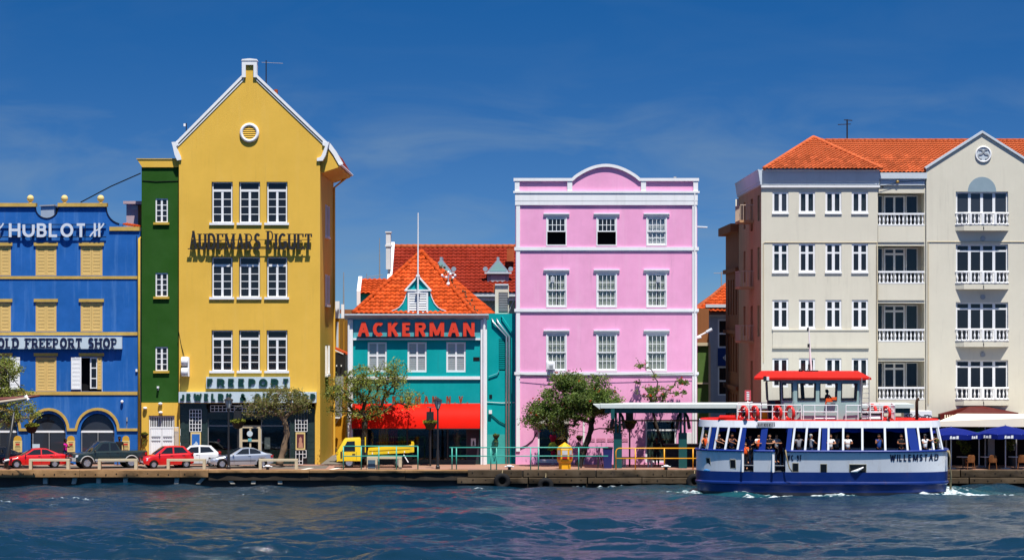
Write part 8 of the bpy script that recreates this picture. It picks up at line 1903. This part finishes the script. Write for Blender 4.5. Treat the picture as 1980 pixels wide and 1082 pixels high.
MB().pbox(1796,2040,805,897,-.9,-.6).build('terrace_back_wall',M_dark,rb); MB().pbox(1905,1918,845,880,-.96,-.91).build('lit_doorway',M_grey,rb); MB().pbox(1953,1957,848,868,-.96,-.91).build('mirror',M_frame,rb)
M_ub=mk('royal_blue_canvas',srgb(14,32,118,.8),.75,var=.1); M_ug=mk('green_canvas',(.02,.10,.05),.75)
def parasol(px,Y,pt,pe,rp,mat,label,print_=True):
    x=KX(px,Y); zt_=KZ(pt,Y); ze=KZ(pe,Y); r=rp*S; t=thing('parasol',label,'parasol',(x,Y,QZ),group='parasols on the quay terrace')
    MB().tube([(x,Y,QZ),(x,Y,zt_+.05)],.035,8).build('pole',M_steel,t); MB().lathe([(.28,QZ),(.28,QZ+.06),(.05,QZ+.08)],(x,Y,0),12).build('base',M_grey,t)
    mb=MB(); n=8; c=Vector((x,Y,zt_)); rim=[Vector((x+r*math.cos(2*math.pi*(i+.5)/n),Y+r*.9*math.sin(2*math.pi*(i+.5)/n),ze)) for i in range(n)]
    for i in range(n):
        p,q=rim[i],rim[(i+1)%n]; m_=(p+q)/2+Vector((0,0,.06)); h1=c.lerp(p,.5)+Vector((0,0,.06)); h2=c.lerp(q,.5)+Vector((0,0,.06))
        mb.quad(c,h1,h2); mb.quad(h1,p,m_); mb.quad(h1,m_,h2); mb.quad(h2,m_,q)
        d=Vector((0,0,-.26)); mb.quad(p,p+d,m_+d+Vector((0,0,-.03)),m_); mb.quad(m_,m_+d+Vector((0,0,-.03)),q+d,q)
    mb.build('canopy',mat,t,fix=False)
    g=MB()
    for p in rim: g.tube([Vector((x,Y,ze+.05)),p],.012,5)
    g.build('ribs',M_steel,t)
    if print_:
        for i in (4,5,6):
            p,q=rim[i],rim[(i+1)%n]; c2=(p+q)/2; nn=Vector((c2.x-x,c2.y-Y,0)).normalized()*.01; u=(q-p).normalized(); mb=MB(); b_=c2+nn+Vector((0,0,-.20))
            for a0,a1,hh in ((-.30,-.18,.16),(-.16,.02,.13),(.05,.2,.17)): mb.quad(b_+u*a0,b_+u*a1,b_+u*a1+Vector((0,0,hh)),b_+u*(a0+.03)+Vector((0,0,hh)))
            mb.build('valance_print',M_frame,t,fix=False)
parasol(1839,-5.2,825,839,60,M_ub,'royal blue parasol at the bow of the ferry'); parasol(1944,-5.2,822,838,58,M_ub,'royal blue parasol at the right edge of the terrace'); parasol(1893,-2.9,826,836,40,M_ug,'dark green parasol behind the two blue ones',False); parasol(1990,-2.9,826,836,40,M_ug,'dark green parasol at the right edge behind the blue ones',False)
M_wick=mk('tan_wicker',srgb(150,95,55,.75),.8,var=.4,scale=12)
def chair(px,Y,label,rot=R(170)):
    t=thing('cafe_chair',label,'chair',(KX(px,Y),Y,QZ),rot,'wicker chairs on the terrace'); t.scale=(.9,)*3
    MB().box(-.22,.22,-.22,.22,.42,.47).build('seat',M_wick,t)
    mb=MB(); rings=[]
    for z,w,yy in ((.45,.21,.22),(.65,.235,.25),(.85,.22,.28),(.92,.14,.29)): rings.append([(-w,yy-.02,z),(0,yy+.03,z),(w,yy-.02,z),(w,yy+.01,z),(0,yy+.06,z),(-w,yy+.01,z)])
    mb.loft(rings).build('backrest',M_wick,t)
    for sx in (-1,1):
        for sy in (-1,1): MB().tube([(sx*.20,sy*.2,.43),(sx*.24,sy*.25,0)],.018,6).build('leg',M_wick,t)
        MB().tube([(sx*.23,.22,.66),(sx*.26,-.15,.66),(sx*.24,-.2,.45)],.018,6).build('armrest',M_wick,t)
chair(1876,-5.9,'wicker cafe chair in the middle of the terrace edge',R(185)); chair(1920,-5.9,'wicker cafe chair left of the right parasol pole',R(170)); chair(1976,-5.9,'wicker cafe chair cut by the right edge',R(165))
def table(px,Y,label):
    x=KX(px,Y); t=thing('cafe_table',label,'table',(x,Y,QZ),group='terrace tables'); MB().lathe([(.36,QZ+.64),(.36,QZ+.67)],(x,Y,0),20).build('top',M_frame,t); MB().lathe([(.2,QZ),(.2,QZ+.03),(.03,QZ+.05),(.03,QZ+.64)],(x,Y,0),12).build('pedestal',M_black,t)
table(1862,-4.7,'round cafe table behind the left wicker chair'); table(1908,-4.7,'round cafe table between two wicker chairs'); table(1962,-4.7,'round cafe table near the right edge')
bush=MB(); rr=random.Random(3)
for px,py in ((1868,865),(1955,858),(1860,850)): p=P(px,py,-1.6); leafball(bush,p,.35,.3,.4,220,.14,rr)
pb=thing('potted_shrub','dark potted shrubs at the back of the terrace','plant',(KX(1868,-1.6),-1.6,QZ)); bush.build('leaves',L_dark,pb,fix=False)
for px in (1868,1955): MB().lathe([(.2,QZ),(.26,QZ+.5),(.2,QZ+.5)],(KX(px,-1.6),-1.6,0),12).build('pot',M_black,pb)
